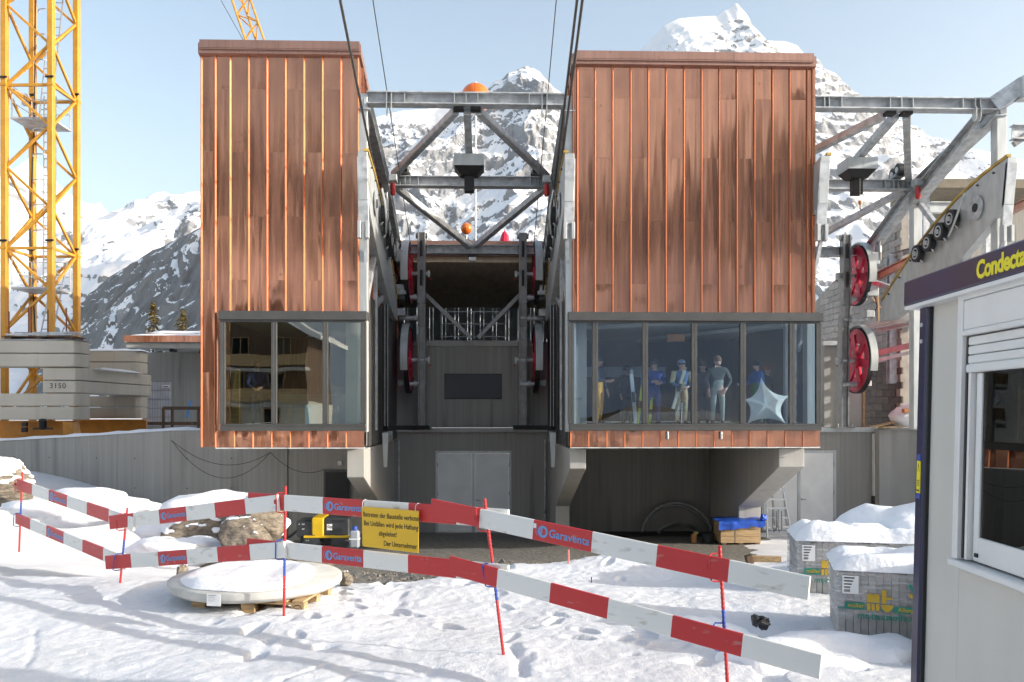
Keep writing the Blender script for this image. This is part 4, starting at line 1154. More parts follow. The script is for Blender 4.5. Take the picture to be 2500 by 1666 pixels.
# wall running back along the bay; sloping top follows the roof line
bw = MB(); bw.box(-.245, .245, -.09, .09, -.115, .115)
def wtop(y): return 9.4 - (y-30.2)*.30
b = MB(); b.hexa([(xw+.04,30.2,1.2),(xw+.35,30.2,1.2),(xw+.35,46,1.2),(xw+.04,46,1.2),(xw+.04,30.2,wtop(30.2)),(xw+.35,30.2,wtop(30.2)),(xw+.35,46,wtop(46)),(xw+.04,46,wtop(46))]); b.build('mortar', mat('mortar', (.42, .38, .33), .9), blk)
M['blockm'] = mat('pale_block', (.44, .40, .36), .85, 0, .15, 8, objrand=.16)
M['block_shade'] = mat('shaded_block', (.16, .13, .11), .85, 0, .2, 8, objrand=.2)  # darker copy of the pale block, shade put into its colour
first = None; cnt = 0
for r_ in range(31):
    z = 1.35 + r_*.262
    for c_ in range(10):
        y = 30.5 + c_*1.02*.98 + (.5 if r_ % 2 else 0)
        if z+.13 > wtop(y+.5): continue
        me_key = 'blockm' if z > 3.9 else 'block_shade'  # lower rows take the copy with painted shade
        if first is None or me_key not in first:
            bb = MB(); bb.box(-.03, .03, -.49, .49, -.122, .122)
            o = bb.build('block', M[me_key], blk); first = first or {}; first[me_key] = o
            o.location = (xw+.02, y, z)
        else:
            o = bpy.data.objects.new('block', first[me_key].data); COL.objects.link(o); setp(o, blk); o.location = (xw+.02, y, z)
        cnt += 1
# steel posts and galvanised walkway in front of it
wk = thing('walkway', 'galvanised steel walkway and posts below the ochre-edged saddle', 'walkway', (14, 30, 1.4))
xp = X(2178, 30.5)
def part(root, name, m, fn, **k):
    b = MB(); fn(b); return b.build(name, m, root, **k)
part(wk, 'post', M['steel'], lambda b: b.ibeam((xp, 30.5, 3.0), (xp, 30.5, 7.75), .3, .25, .02, (0,1,0)))
part(wk, 'cross_arm', M['steel'], lambda b: b.ibeam((xp-.9, 30.5, 7.2), (xp, 30.5, 7.2), .2, .2, .015))
part(wk, 'inclined_girder', M['copper_dull'], lambda b: b.ibeam((xp-1.2, 30.8, 6.6), (xp+3.0, 26.0, 9.0), .22, .26, .02))
part(wk, 'inclined_girder', M['steel_dk'], lambda b: b.ibeam((xp, 30.5, 7.7), (xp+2.2, 27.5, 8.2), .16, .18, .015))
for i in range(3):
    part(wk, 'deck_beam', M['steel_white'], lambda b: b.bar((X(2108, 30)+i*.0, 30-i*.45, 5.02), (X(2240, 27)+.6, 27.0-i*.25, 5.22), .06, .2))
for i in range(12):
    part(wk, 'grating_bar', M['steel'], lambda b: b.bar((X(2140, 29.5)+i*.16, 30.2, 5.0), (X(2140, 29.5)+i*.16, 28.4, 5.1), .03, .05))
part(wk, 'support_angle', M['steel_white'], lambda b: b.bar((X(2128, 30), 29.6, 4.86), (X(2235, 28), 28.0, 4.98), .12, .12))
part(wk, 'timber_prop', M['wood'], lambda b: b.bar((X(2140, 30.2), 30.2, 7.2), (X(2146, 30.2), 30.2, 5.1), .07, .06))
part(wk, 'timber_prop', M['wood'], lambda b: b.bar((X(2112, 30.2), 30.2, 6.4), (X(2150, 30.2), 30.2, 5.75), .06, .05))
part(wk, 'waling', mat('pink_primer', (.62, .30, .30), .6, 0, .1), lambda b: b.bar((X(2136, 30.0), 30.0, Z(862, 30)), (X(2240, 29.2), 29.2, Z(838, 29.2)), .14, .2))
part(wk, 'waling', M['steel_white'], lambda b: b.bar((X(2136, 29.9), 29.9, Z(880, 29.9)), (X(2240, 29.2), 29.2, Z(855, 29.2)), .1, .12))
part(wk, 'tall_post', M['steel_white'], lambda b: b.bar((X(2234, 27), 27, 1.4), (X(2234, 27), 27, 5.6), .12, .14, (0,1,0)))
# concrete pier behind the wheel stand and wrapped goods on the ledge
pier = thing('concrete_pier', 'concrete pier with timber edge behind the crimson wheel stand', 'pier', (X(2060, 31), 31, 1.4))
part(pier, 'pier_wall', M['conc_lt'], lambda b: b.box(X(2010, 31), X(2102, 31), 30.9, 31.3, 1.4, Z(843, 31)))
part(pier, 'edge_board', M['wood'], lambda b: b.box(X(2102, 31)+.003, X(2108, 31), 30.85, 31.3, 1.4, Z(950, 31)))
part(pier, 'cap', M['steel_white'], lambda b: b.box(X(2006, 31), X(2095, 31), 30.8, 31.4, Z(843, 31)+.003, Z(832, 31)))
def blob(name, c, sx, sy, sz, m, seed, parent=None, n=22, k=13, amp=.22, fr=2.2, flat=None):
    """an uneven lump: stone, snow heap, sack"""
    b = MB(); b.sphere((0,0,0), 1, (1,1,1), n, k)
    vs = []
    for v in b.v:
        q = Vector(v); d = mnoise.noise(q*fr*.5+Vector((seed*3.1, seed*1.7, 0)))*amp*1.5 + mnoise.noise(q*fr*1.6+Vector((0, seed*2.3, seed)))*amp*.6
        q = q*(1+d)
        if flat is not None and q.z < flat: q.z = flat
        vs.append((c[0]+q.x*sx, c[1]+q.y*sy, c[2]+q.z*sz))
    b.v = vs
    o = b.build(name, m, parent, smooth=True)
    return o
pk = thing('wrapped_goods', 'white-wrapped bundle and boards lying on the right-hand wall top', 'bundle', (X(2215, 28.9), 28.9, zl))
blob('wrapping', (X(2215, 28.9), 28.9, zl+.38), .5, .4, .42, M['paper'], 5, pk, amp=.25, flat=-.8)
part(pk, 'crate_edge', M['clay'], lambda b: b.box(X(2205, 28.6), X(2235, 28.6), 28.5, 28.7, zl+.55, zl+.68))
part(pk, 'board', M['wood'], lambda b: b.bar((X(2130, 28.7), 28.7, zl+.05), (X(2195, 28.7), 28.9, zl+.24), .3, .04))
part(pk, 'board', M['wood'], lambda b: b.bar((X(2150, 28.5), 28.5, zl+.03), (X(2200, 28.5), 28.6, zl+.08), .3, .04))
# far grey roof slab seen between the columns of the right frame
fr_ = thing('far_canopy', 'brown-edged flat canopy beyond the columns of the right bay', 'canopy', (22, 40, 9))
part(fr_, 'slab', mat('canopy_brown', (.22, .185, .13), .7), lambda b: b.box(X(2270, 40), X(2600, 40), 40, 44, Z(450, 40), Z(428, 40)))
part(fr_, 'beam', M['steel_white'], lambda b: b.ibeam((X(2270, 38), 38, Z(500, 38)), (X(2380, 38), 38, Z(500, 38)), .3, .5, .04))
part(fr_, 'post', M['steel'], lambda b: b.bar((X(2285, 40), 41, 1), (X(2285, 40), 41, Z(452, 40)), .3, .3, (0,1,0)))
part(fr_, 'post', M['steel'], lambda b: b.bar((X(2440, 40), 41, 1), (X(2440, 40), 41, Z(452, 40)), .3, .3, (0,1,0)))
part(fr_, 'back_wall', M['conc_dk'], lambda b: b.box(X(2270, 43), X(2600, 43), 43, 43.3, 1, Z(455, 43)))
# second beam line further right of the frame
fb2 = thing('outer_beam', 'short galvanised beam and brace at the right picture edge', 'beam', (X(2480, 30), 30, 8))
part(fb2, 'beam', M['steel'], lambda b: b.ibeam((X(2470, 28), 28, Z(312, 28)), (X(2620, 28), 28, Z(314, 28)), .3, .5, .04))
part(fb2, 'brace', M['steel_dk'], lambda b: b.bar((X(2475, 28), 28, Z(342, 28)), (X(2520, 28), 28, Z(310, 28)), .15, .18))
part(fb2, 'post', M['steel'], lambda b: b.bar((X(2560, 28), 28, 1), (X(2560, 28), 28, Z(318, 28)), .3, .3, (0,1,0)))
# bent head of the right front column with bolt plate
part(frR, 'raking_head', M['steel'], lambda b: b.bar((XA+PITCH+2.5, 21.75, ZB1+.0), (XA+PITCH+3.15, 21.5, ZB1+.45), .4, .42, (0,0,1)), bev=.01)
part(frR, 'bolt_plate', M['steel_white'], lambda b: b.box(XA+PITCH+2.98, XA+PITCH+3.6, 21.2, 21.6, ZB1+.05, ZB1+.62), bev=.008)
part(frR, 'raking_girder', M['steel'], lambda b: b.ibeam((XA+PITCH+2.3, 22.0, ZB1-.35), (XA+PITCH+2.55, YB2, ZB2-.5), .34, .4, .026))

# ------------------------------------------------------------------ tower crane
cr = thing('tower_crane', 'yellow lattice tower crane mast at the left edge, with ladders inside', 'crane', (-16.4, 31, 1.2))
Fx = X(125, 30); FY = 30.0
ph = math.radians(3); a_ = 1.66
ex = Vector((-math.cos(ph), math.sin(ph), 0)); ey = Vector((math.sin(ph), math.cos(ph), 0))
F0 = Vector((Fx, FY, 0)); L0 = F0+ex*a_; R0 = F0+ey*a_; B0 = L0+ey*a_
zbase, zj, hs_ = 1.6, Z(612, 30), 5.74
ztop = 22.0
for p in (F0, L0, R0, B0):
    part(cr, 'mast_leg', M['crane'], lambda b: b.bar(p+Vector((0,0,zbase)), p+Vector((0,0,ztop)), .20, .20, ey), bev=.012)
for p in (F0, L0, R0, B0):
    for k in range(-1, 3):
        z = zj+k*hs_
        part(cr, 'leg_joint', M['crane'], lambda b: b.bar(p+Vector((0,0,z-.04)), p+Vector((0,0,z+.04)), .235, .235, ey))
        part(cr, 'joint_bolt', M['black'], lambda b: b.tube(p+Vector((.14,-.14,z+.25)), p+Vector((-.14,-.1,z+.25)), .04, 8))
faces = [(L0, F0), (F0, R0), (R0, B0), (B0, L0)]
for fi, (p, q) in enumerate(faces):
    z = zj-hs_; k = 0
    while z < ztop-.2:
        zn = z+hs_/4
        s, e = (p, q) if (k+fi) % 2 == 0 else (q, p)
        d = (e-s).normalized()*.1
        part(cr, 'diagonal', M['crane'], lambda b: b.bar(s+d+Vector((0,0,z+.05)), e-d+Vector((0,0,zn-.05)), .085, .085), bev=.008)
        if k % 4 == 0: part(cr, 'horizontal', M['crane'], lambda b: b.bar(p+d*0+Vector((0,0,z)), q+Vector((0,0,z)), .09, .09))
        z = zn; k += 1
ctr = (F0+B0)/2
for z in (Z(312, 30.8), Z(712, 30.8)):
    part(cr, 'platform', M['steel'], lambda b: b.box(ctr.x-.72, ctr.x+.72, ctr.y-.7, ctr.y+.7, z-.06, z))
    b = MB()
    for q in (-.7, .7):
        for yq in (-.65, .65): b.tube((ctr.x+q, ctr.y+yq, z), (ctr.x+q, ctr.y+yq, z+1.1), .018, 6)
    for h in (.55, 1.1):
        b.tube((ctr.x-.7, ctr.y+.65, z+h), (ctr.x+.7, ctr.y+.65, z+h), .015, 6)
        b.tube((ctr.x-.7, ctr.y-.65, z+h), (ctr.x-.7, ctr.y+.65, z+h), .015, 6)
        b.tube((ctr.x+.7, ctr.y-.65, z+h), (ctr.x+.7, ctr.y+.65, z+h), .015, 6)
    b.build('platform_rail', M['steel_white'], cr)
def ladder(parent, p, q, w, n, m, name='ladder', r=.022):
    p = Vector(p); q = Vector(q); side = Vector((w/2, 0, 0)); b = MB()
    b.bar(p-side, q-side, .03, .05, (0,1,0)); b.bar(p+side, q+side, .03, .05, (0,1,0))
    for i in range(n):
        c = p.lerp(q, (i+.5)/n); b.tube(c-side, c+side, r, 6)
    return b.build(name, m, parent)
zz = [Z(840, 31), Z(712, 31), Z(312, 31), 17.5]
for i in range(3):
    s = .35 if i % 2 == 0 else -.05
    ladder(cr, (ctr.x+.25-s*.4, ctr.y, zz[i]), (ctr.x+.25+s, ctr.y+.2, zz[i+1]+1.0), .42, int((zz[i+1]-zz[i]+1)/.3), M['ladder'])
    for k in range(int((zz[i+1]-zz[i])/.9)):
        z = zz[i]+2.0+k*.9
        if z > zz[i+1]: break
        f = (z-zz[i])/(zz[i+1]-zz[i]+1); xx = ctr.x+.25-s*.4+(s*1.4)*f
        part(cr, 'ladder_hoop', M['steel'], lambda b: b.ring((xx, ctr.y-.3, z), (0,0,1), .33, .35, .04, 16, math.pi*.5, math.pi*1.5, (0,1,0)))
part(cr, 'switch_box', M['steel'], lambda b: b.box(B0.x-.3, B0.x-.05, B0.y-.2, B0.y, Z(255, 31), Z(228, 31)))
b = MB(); b.path([(B0.x+.15, B0.y, ztop), (B0.x+.1, B0.y-.1, 12), (B0.x-.05, B0.y-.1, 9), (B0.x+.2, B0.y-.2, 4.8)], .025, 6); b.build('power_cable', M['black'], cr)
# chassis beams
for (x0, x1, y, z0, z1) in ((-24, X(183, 28.4), 28.4, Z(1078, 28.4), Z(1027, 28.4)), (X(190, 33), X(358, 33), 33.0, Z(1078, 33), Z(1024, 33))):
    part(cr, 'chassis_beam', M['crane_dk'], lambda b: b.ibeam((x0, y, (z0+z1)/2), (x1, y, (z0+z1)/2), .5, abs(z1-z0), .05))
part(cr, 'chassis_end', M['crane_dk'], lambda b: b.prism([(0, 0), (.42, 0), (.30, .66), (0, .66)], (X(160, 28.2), 28.0, Z(1078, 28.2)), (1,0,0), (0,0,1), (0,1,0), .5), bev=.01)
part(cr, 'chassis_jack', M['black'], lambda b: (b.tube((X(105, 28), 28.0, Z(1046, 28)), (X(108, 28), 27.9, Z(1025, 28)), .12, 10), b.bar((X(84, 28), 27.95, Z(1046, 28)), (X(130, 28), 27.95, Z(1046, 28)), .06, .06)) and None)
part(cr, 'chassis_lug', M['black'], lambda b: (b.box(X(52, 28), X(63, 28), 28.0, 28.13, Z(1055, 28), Z(1043, 28)), b.box(X(52, 28), X(63, 28), 28.0, 28.13, Z(1041, 28), Z(1031, 28))) and None)

# ballast blocks, stacked crosswise
def bblock(x0, x1, y0, y1, z0, z1, label, ch=.12, mark=None):
    b = MB(); c = ch
    poly = [(x0+.01, y0), (x1-c, y0), (x1, y0+c*1.6), (x1, y1-c), (x1-c, y1), (x0+.01, y1)]
    b.prism(poly, (0,0,z0+.012), (1,0,0), (0,1,0), (0,0,1), z1-z0-.024)
    o = b.build('ballast_block', M['block'], None, bev=.025)
    tag(o, label, 'concrete block', 'crane ballast blocks')
    return o
YS = 28.0
ks = [Z(q, YS) for q in (833, 865, 898, 930, 961, 993, 1026)]
lay = ['top', 'second', 'third', 'fourth', 'fifth', 'lowest']
for i in range(6):
    z1, z0 = ks[i], ks[i+1]
    if i in (0, 1, 4, 5):
        bblock(-23, X(200, YS+.3), YS, YS+1.0, z0, z1, f'long front ballast block, {lay[i]} layer of the crane ballast')
    else:
        o = bblock(X(103, YS+.1), X(166, YS+.1)+.35, YS+.1, YS+6.2, z0, z1, f'crosswise ballast block running back, {lay[i]} layer' + (', marked 3150' if i == 3 else ' under a thin snow edge'))
        if i == 3: blk3150 = o
YS2 = YS+5.0
# marking cast into one block
MARK3150 = blk3150
for i in range(6):
    if i in (0, 1, 4, 5):
        k = 2050/YS2; 
        z1 = ks[i]+.0; z0 = ks[i+1]
        bblock(X(190, YS2), X(346, YS2+.3), YS2, YS2+1.0, z0, z1, f'rear ballast block right of the mast, {lay[i]} layer')
def top_snow(parent, x0, x1, y0, y1, z, h, seed, nx=14, ny=6):
    r = random.Random(seed); vs = []
    for j in range(ny+1):
        for i in range(nx+1):
            u, v = i/nx, j/ny
            e = min(1, 6*min(u, 1-u))*min(1, 4*min(v, 1-v))
            vs.append((x0+(x1-x0)*u + (r.uniform(-.02, .02)), y0+(y1-y0)*v + r.uniform(-.02, .02), z + .004 + (h*(e**.5)*(.75+.5*mnoise.noise(Vector((u*4+seed, v*3, seed))))) ))
    b = MB(); b.add(vs, [(j*(nx+1)+i, j*(nx+1)+i+1, (j+1)*(nx+1)+i+1, (j+1)*(nx+1)+i) for j in range(ny) for i in range(nx)])
    return b.build('snow_layer', M['snow'], parent, smooth=True)
sc_ = top_snow(None, X(192, YS2), X(345, YS2), YS2+.0, YS2+1.0, ks[0], .12, 3)
tag(sc_, 'snow layer on the topmost rear ballast block', 'snow')
sc_ = top_snow(None, X(205, YS+.1), X(166, YS+.1)+.35, YS+1.1, YS+4.9, ks[2], .08, 8); tag(sc_, 'snow strip on the crosswise ballast block', 'snow')
sc_ = top_snow(None, -23, X(200, YS)-.1, YS, YS+.9, ks[0], .05, 9, 30); tag(sc_, 'thin snow along the topmost front ballast block', 'snow')
# pallet with steel bits on top of the ballast
pt = thing('crane_pallet', 'weathered pallet loaded with steel bars at the foot of the crane mast', 'pallet', (X(100, 28.4), 28.4, ks[0]))
x0, x1 = X(12, 28.4), X(188, 28.4)
for k in range(3): part(pt, 'runner', M['wood_dk'], lambda b: b.box(x0+.1+k*(x1-x0)/2.4, x0+.32+k*(x1-x0)/2.4, 28.2, 29.0, ks[0]+.03, ks[0]+.12))
for k in range(6): part(pt, 'deck_board', M['wood_dk'], lambda b: b.box(x0, x1, 28.15+k*.16, 28.27+k*.16, ks[0]+.122, ks[0]+.145))
for k in range(7):
    yy = 28.2+k*.11; part(pt, 'steel_bar', M['steel'], lambda b: b.bar((x0+rng.uniform(0, .5), yy, ks[0]+.19+.02*k), (x1-rng.uniform(0, .6), yy+rng.uniform(-.1, .1), ks[0]+.19+rng.uniform(0, .16)), .05, .05))
for p in (22, 70, 76, 117, 162): part(pt, 'upright_rod', mat('rusty_rod', (.22, .06, .04), .8), lambda b: b.tube((X(p, 28.3), 28.3, ks[0]+.1), (X(p, 28.3), 28.3, ks[0]+rng.uniform(.9, 1.25)), .022, 8))
sc_ = top_snow(None, x0+.1, x1-.3, 28.2, 28.7, ks[0]+.2, .05, 19, 16); tag(sc_, 'patch of snow on the pallet of steel bars', 'snow')
# jib of a second crane over the left tower
jb = thing('crane_jib', 'small yellow lattice crane jib rising behind the left copper tower', 'crane jib', at(640, 118, 60))
p0, p1 = at(548, -120, 60), at(650, 180, 60)
w = 1.0
dirv = (p1-p0).normalized(); sd = dirv.cross(Vector((0,1,0))).normalized()
c1 = (sd*w*.62, Vector((0,.6,0))*w, -sd*w*.62)
for i, o_ in enumerate(c1): part(jb, 'chord', M['crane'], lambda b: b.tube(p0+o_, p1+o_, .085, 6))
nseg = 10
for i in range(nseg):
    for a, c in ((0, 2), (0, 1), (1, 2)):
        t0, t1 = i/nseg, (i+1)/nseg
        if i % 2: a, c = c, a
        part(jb, 'lacing', M['crane'], lambda b: b.tube(p0.lerp(p1, t0)+c1[a], p0.lerp(p1, t1)+c1[c], .05, 5))
b = MB(); b.tube(at(505, -60, 60), at(606, 120, 60), .025, 5); b.build('jib_rope', M['rope'], jb)

# ------------------------------------------------------------------ concrete canopy building at the left
cb = thing('canopy_building', 'low concrete building with a canopy and copper roof edge beyond the retaining wall', 'building', (-13, 36, 1.4))
yc = 35.0; kx = lambda p: X(p, yc)
xc0, xc1 = kx(308), kx(520)
part(cb, 'canopy_slab', M['conc_lt'], lambda b: b.box(xc0, xc1, yc, yc+.5, Z(851, yc), Z(838, yc)-.0))
part(cb, 'canopy_soffit', M['conc'], lambda b: b.hexa([(kx(345), yc+.51, Z(851, yc)),(xc1, yc+.51, Z(851, yc)),(xc1, yc+7, Z(851, yc)),(kx(345)+.5, yc+3.0, Z(851, yc)),(xc0, yc+.51, Z(838, yc)),(xc1, yc+.51, Z(838, yc)),(xc1, yc+7, Z(838, yc)),(xc0, yc+7, Z(838, yc))]))
part(cb, 'copper_edge', M['copper'], lambda b: b.box(xc0-.05, xc1, yc-.1, yc+.4, Z(838, yc)+.003, Z(822, yc)))
part(cb, 'upper_copper_edge', M['copper'], lambda b: b.box(kx(335), xc1, yc+.8, yc+1.2, Z(822, yc)+.0, Z(811, yc)))
snowcap(cb, [Vector((kx(318), yc, Z(822, yc))), Vector((xc1, yc, Z(822, yc)))], -.05, .9, .12, seed=11)
snowcap(cb, [Vector((kx(340), yc+1.0, Z(813, yc))), Vector((xc1, yc+1.0, Z(813, yc)))], -.3, 3, .28, seed=12)
yw_ = 38.0
part(cb, 'concrete_wall', M['conc'], lambda b: b.box(X(357, yw_), X(520, yw_), yw_, yw_+.3, 1.0, Z(850, yc)))
part(cb, 'damp_streak', M['conc_dk'], lambda b: b.box(X(436, yw_), X(442, yw_), yw_-.006, yw_-.002, 1.2, 5.2))
for (p, q) in ((423, 861), (476, 877)):
    part(cb, 'soffit_light', M['black'], lambda b: b.box(X(p-5, yc+.9), X(p+5, yc+.9), yc+.7+ (q-861)*.06, yc+1.1+(q-861)*.06, Z(851, yc)-.12, Z(851, yc)-.004))
fp = thing('mesh_panel', 'pale mesh fence panel with a small notice by the concrete building', 'fence panel', (X(382, 36), 36, 1.3))
x0, x1, z0, z1 = X(347, 36), X(417, 36), Z(1040, 36), Z(933, 36)
part(fp, 'sheet', mat('pale_tarp', (.62, .62, .66), .7, 0, .1, 3), lambda b: b.box(x0, x1, 36.03, 36.05, z0, z1))
for i in range(12):
    part(fp, 'wire', M['steel_dk'], lambda b: b.tube((x0+(x1-x0)*i/11, 36.0, z0), (x0+(x1-x0)*i/11, 36.0, z1), .007, 5))
for i in range(6):
    part(fp, 'wire', M['steel_dk'], lambda b: b.tube((x0, 36.0, z0+(z1-z0)*i/5), (x1, 36.0, z0+(z1-z0)*i/5), .009, 5))
part(fp, 'notice', M['paper'], lambda b: b.box(X(395, 35.9), X(413, 35.9), 35.95, 35.97, Z(948, 35.9), Z(941, 35.9)))
part(fp, 'notice_text', M['ink'], lambda b: b.box(X(397, 35.9), X(410, 35.9), 35.94, 35.948, Z(946, 35.9), Z(944, 35.9)))
gr_ = thing('timber_guardrail', 'brown timber guardrail beyond the retaining wall', 'railing', (X(440, 33), 33, 1.3))
for (a, c, q) in ((397, 520, 997), (360, 520, 1034)): part(gr_, 'rail', M['wood_dk'], lambda b: b.box(X(a, 33), X(c, 33), 33, 33.05, Z(q+4, 33), Z(q-4, 33)))
for p in (399, 421, 485): part(gr_, 'post', M['wood_dk'], lambda b: b.box(X(p-3, 33.1), X(p+3, 33.1), 33.06, 33.14, 1.0, Z(997, 33)))
sk = thing('blue_board', 'narrow blue board leaning at the concrete wall', 'board', (X(460, 34), 34, 1.3))
part(sk, 'board', M['logo'], lambda b: b.bar((X(457, 34), 34, Z(1020, 34)), (X(462, 34), 34.2, Z(978, 34)), .12, .03, (0,1,0)))

# ------------------------------------------------------------------ spruces behind the canopy
def spruce(base, h, r, label, seed):
    t = thing('spruce_tree', label, 'tree', base, 'young spruces behind the canopy')
    base = Vector(base); rr = random.Random(seed)
    part(t, 'trunk', M['bark'], lambda b: b.tube(base, base+Vector((0,0,h)), .10, 8, .012))
    b = MB(); b2 = MB()
    for k in range(900):
        f = rr.random()**.8; z = h*(.12+.88*f); R = r*(1-f)**.85*rr.uniform(.55, 1.12)*(1+.25*math.sin(f*38)) + .04; a = rr.uniform(0, 6.283)
        d = Vector((math.cos(a), math.sin(a), -.25)); q = base+Vector((0,0,z)) + d*R*rr.uniform(.25, 1)
        s = rr.uniform(.10, .22)*(1.1-.5*f); e = Vector((-math.sin(a), math.cos(a), rr.uniform(-.4, .4)))*s*.5
        tip = q+d*s*1.6+Vector((0,0,rr.uniform(-.1, .15)))
        (b2 if f > .72 and rr.random() < .75 else b).add([q-e, q+e, tip], [(0,1,2)])
    b.build('crown', M['tree'], t); b2.build('crown_tip', M['tree_y'], t)
spruce(Vector((X(374, 42), 42, 1.5)), Z(742, 42)-1.5, 1.1, 'taller young spruce with a tip tinted as if sunlit left of the pair', 3)
spruce(Vector((X(446, 44), 44, 1.5)), Z(758, 44)-1.5, 1.2, 'smaller dark spruce next to the copper tower', 4)
# ------------------------------------------------------------------ lettering helper
def text_mesh(body, size, m, parent, o, ex, ey, align='LEFT', extr=.0008, shear=0.0, sx=1.0, bold=0.0, name='lettering', spacing=1.0):
    cu = bpy.data.curves.new('lettering', 'FONT'); cu.body = body; cu.size = size; cu.align_x = align; cu.extrude = extr
    cu.offset = bold; cu.shear = shear; cu.space_character = spacing; cu.resolution_u = 3
    ob = bpy.data.objects.new('lettering_tmp', cu); COL.objects.link(ob)
    dg = bpy.context.evaluated_depsgraph_get(); dg.update()
    me = bpy.data.meshes.new_from_object(ob.evaluated_get(dg))
    bpy.data.objects.remove(ob)
    ex = Vector(ex).normalized(); ey = Vector(ey); ey = (ey-ex*ey.dot(ex)).normalized(); ez = ex.cross(ey)
    mw = Matrix(((ex.x*sx, ey.x, ez.x, o[0]), (ex.y*sx, ey.y, ez.y, o[1]), (ex.z*sx, ey.z, ez.z, o[2]), (0, 0, 0, 1)))
    me.transform(mw); me.materials.clear(); me.materials.append(m)
    t = bpy.data.objects.new(name, me); COL.objects.link(t)
    if parent is not None: setp(t, parent)
    return t
def atd(px, py, d):
    """point at distance d along the lens axis"""
    u = (px-1250)/FPX; v = (1003-py)/FPX
    return Vector((d*(ST+u*CT), d*(CT-u*ST), EYE+d*v))

text_mesh('3150', .24, M['ink'], MARK3150, (X(121, YS+.1), YS+.094, Z(949, YS+.1)), (1, 0, 0), (0, 0, 1), extr=.002, spacing=1.15)
# folded parasol on the rear roof
ps = thing('folded_parasol', 'folded crimson parasol standing beyond the rear roof edge', 'parasol', (X(1232, 34), 34, 7.5))
b = MB(); b.lathe([(.24, 0), (.22, .15), (.17, .35), (.09, .52), (.02, .6)], (X(1232, 34), 34, Z(600, 34)), n=9); b.build('canopy', M['wheel'], ps)
b = MB(); b.tube((X(1232, 34), 34, Z(600, 34)-.8), (X(1232, 34), 34, Z(600, 34)+.65), .03, 8); b.build('pole', M['steel_white'], ps)
# ------------------------------------------------------------------ barrier: posts
DP = [12.1, 9.55, 8.15, 6.88, 5.75]
PB = [(47, 1337), (292, 1438), (693, 1528), (1230, 1605), (1779, 1720)]
PT = [(55, 1153), (311, 1240), (697, 1187), (1183, 1218), (1757, 1333)]
plab = ['farthest left striped rebar post of the barrier', 'second striped rebar post from the left, in the snow', 'striped rebar post standing in front of the round concrete cover', 'leaning striped rebar post right of the yellow sign', 'striped rebar post nearest to the site cabin']
POST = []
# rail pixel data: (left x, top, bottom, right x, top, bottom, post a, post b, front offset)
RAILS = [
 ('U', (43, 1169, 1197), (327, 1262, 1298), 0, 1, 0.0, True, 'upper striped board, far left length of the barrier'),
 ('U', (269.5, 1261, 1291), (680, 1209, 1246), 1, 2, .05, True, 'upper striped board, second length, above the snowy rocks'),
 ('U', (608, 1202.6, 1240.7), (1242, 1245, 1290), 2, 3, .0, True, 'upper striped board that carries the yellow sign'),
 ('U', (1054, 1218.5, 1261), (1976, 1407, 1466), 3, 4, .05, True, 'upper striped board, nearest length, running to the right'),
 ('L', (40, 1251.6, 1280.5), (310, 1355, 1398), 0, 1, 0.0, True, 'lower striped board, far left length of the barrier'),
 ('L', (260, 1357, 1390.6), (697, 1320, 1364.5), 1, 2, .05, True, 'lower striped board, second length, above the round concrete cover'),
 ('L', (605, 1315, 1352), (1242, 1381, 1426), 2, 3, .0, True, 'lower striped board under the yellow sign'),
 ('L', (1098, 1357, 1402), (2004, 1599, 1658), 3, 4, .05, False, 'lower striped board, nearest length, plain red and white'),
]
BH, BT = .155, .028
pcen = []
for (pb, pt, d) in zip(PB, PT, DP):
    pcen.append((atd(pb[0], pb[1], d), atd(pt[0], pt[1], d)))
def depth_on_line(px, i, j, lift):
    """lens-axis distance where the sight column px meets the vertical plane through posts i and j"""
    def camxy(p): return (p.x*CT - p.y*ST, p.x*ST + p.y*CT)
    a = camxy((pcen[i][0]+pcen[i][1])/2); c = camxy((pcen[j][0]+pcen[j][1])/2); u = (px-1250)/FPX
    dx, dd = c[0]-a[0], c[1]-a[1]
    t = (u*a[1]-a[0])/(dx-u*dd)
    return a[1]+dd*t-.03-lift
BOARDS = []
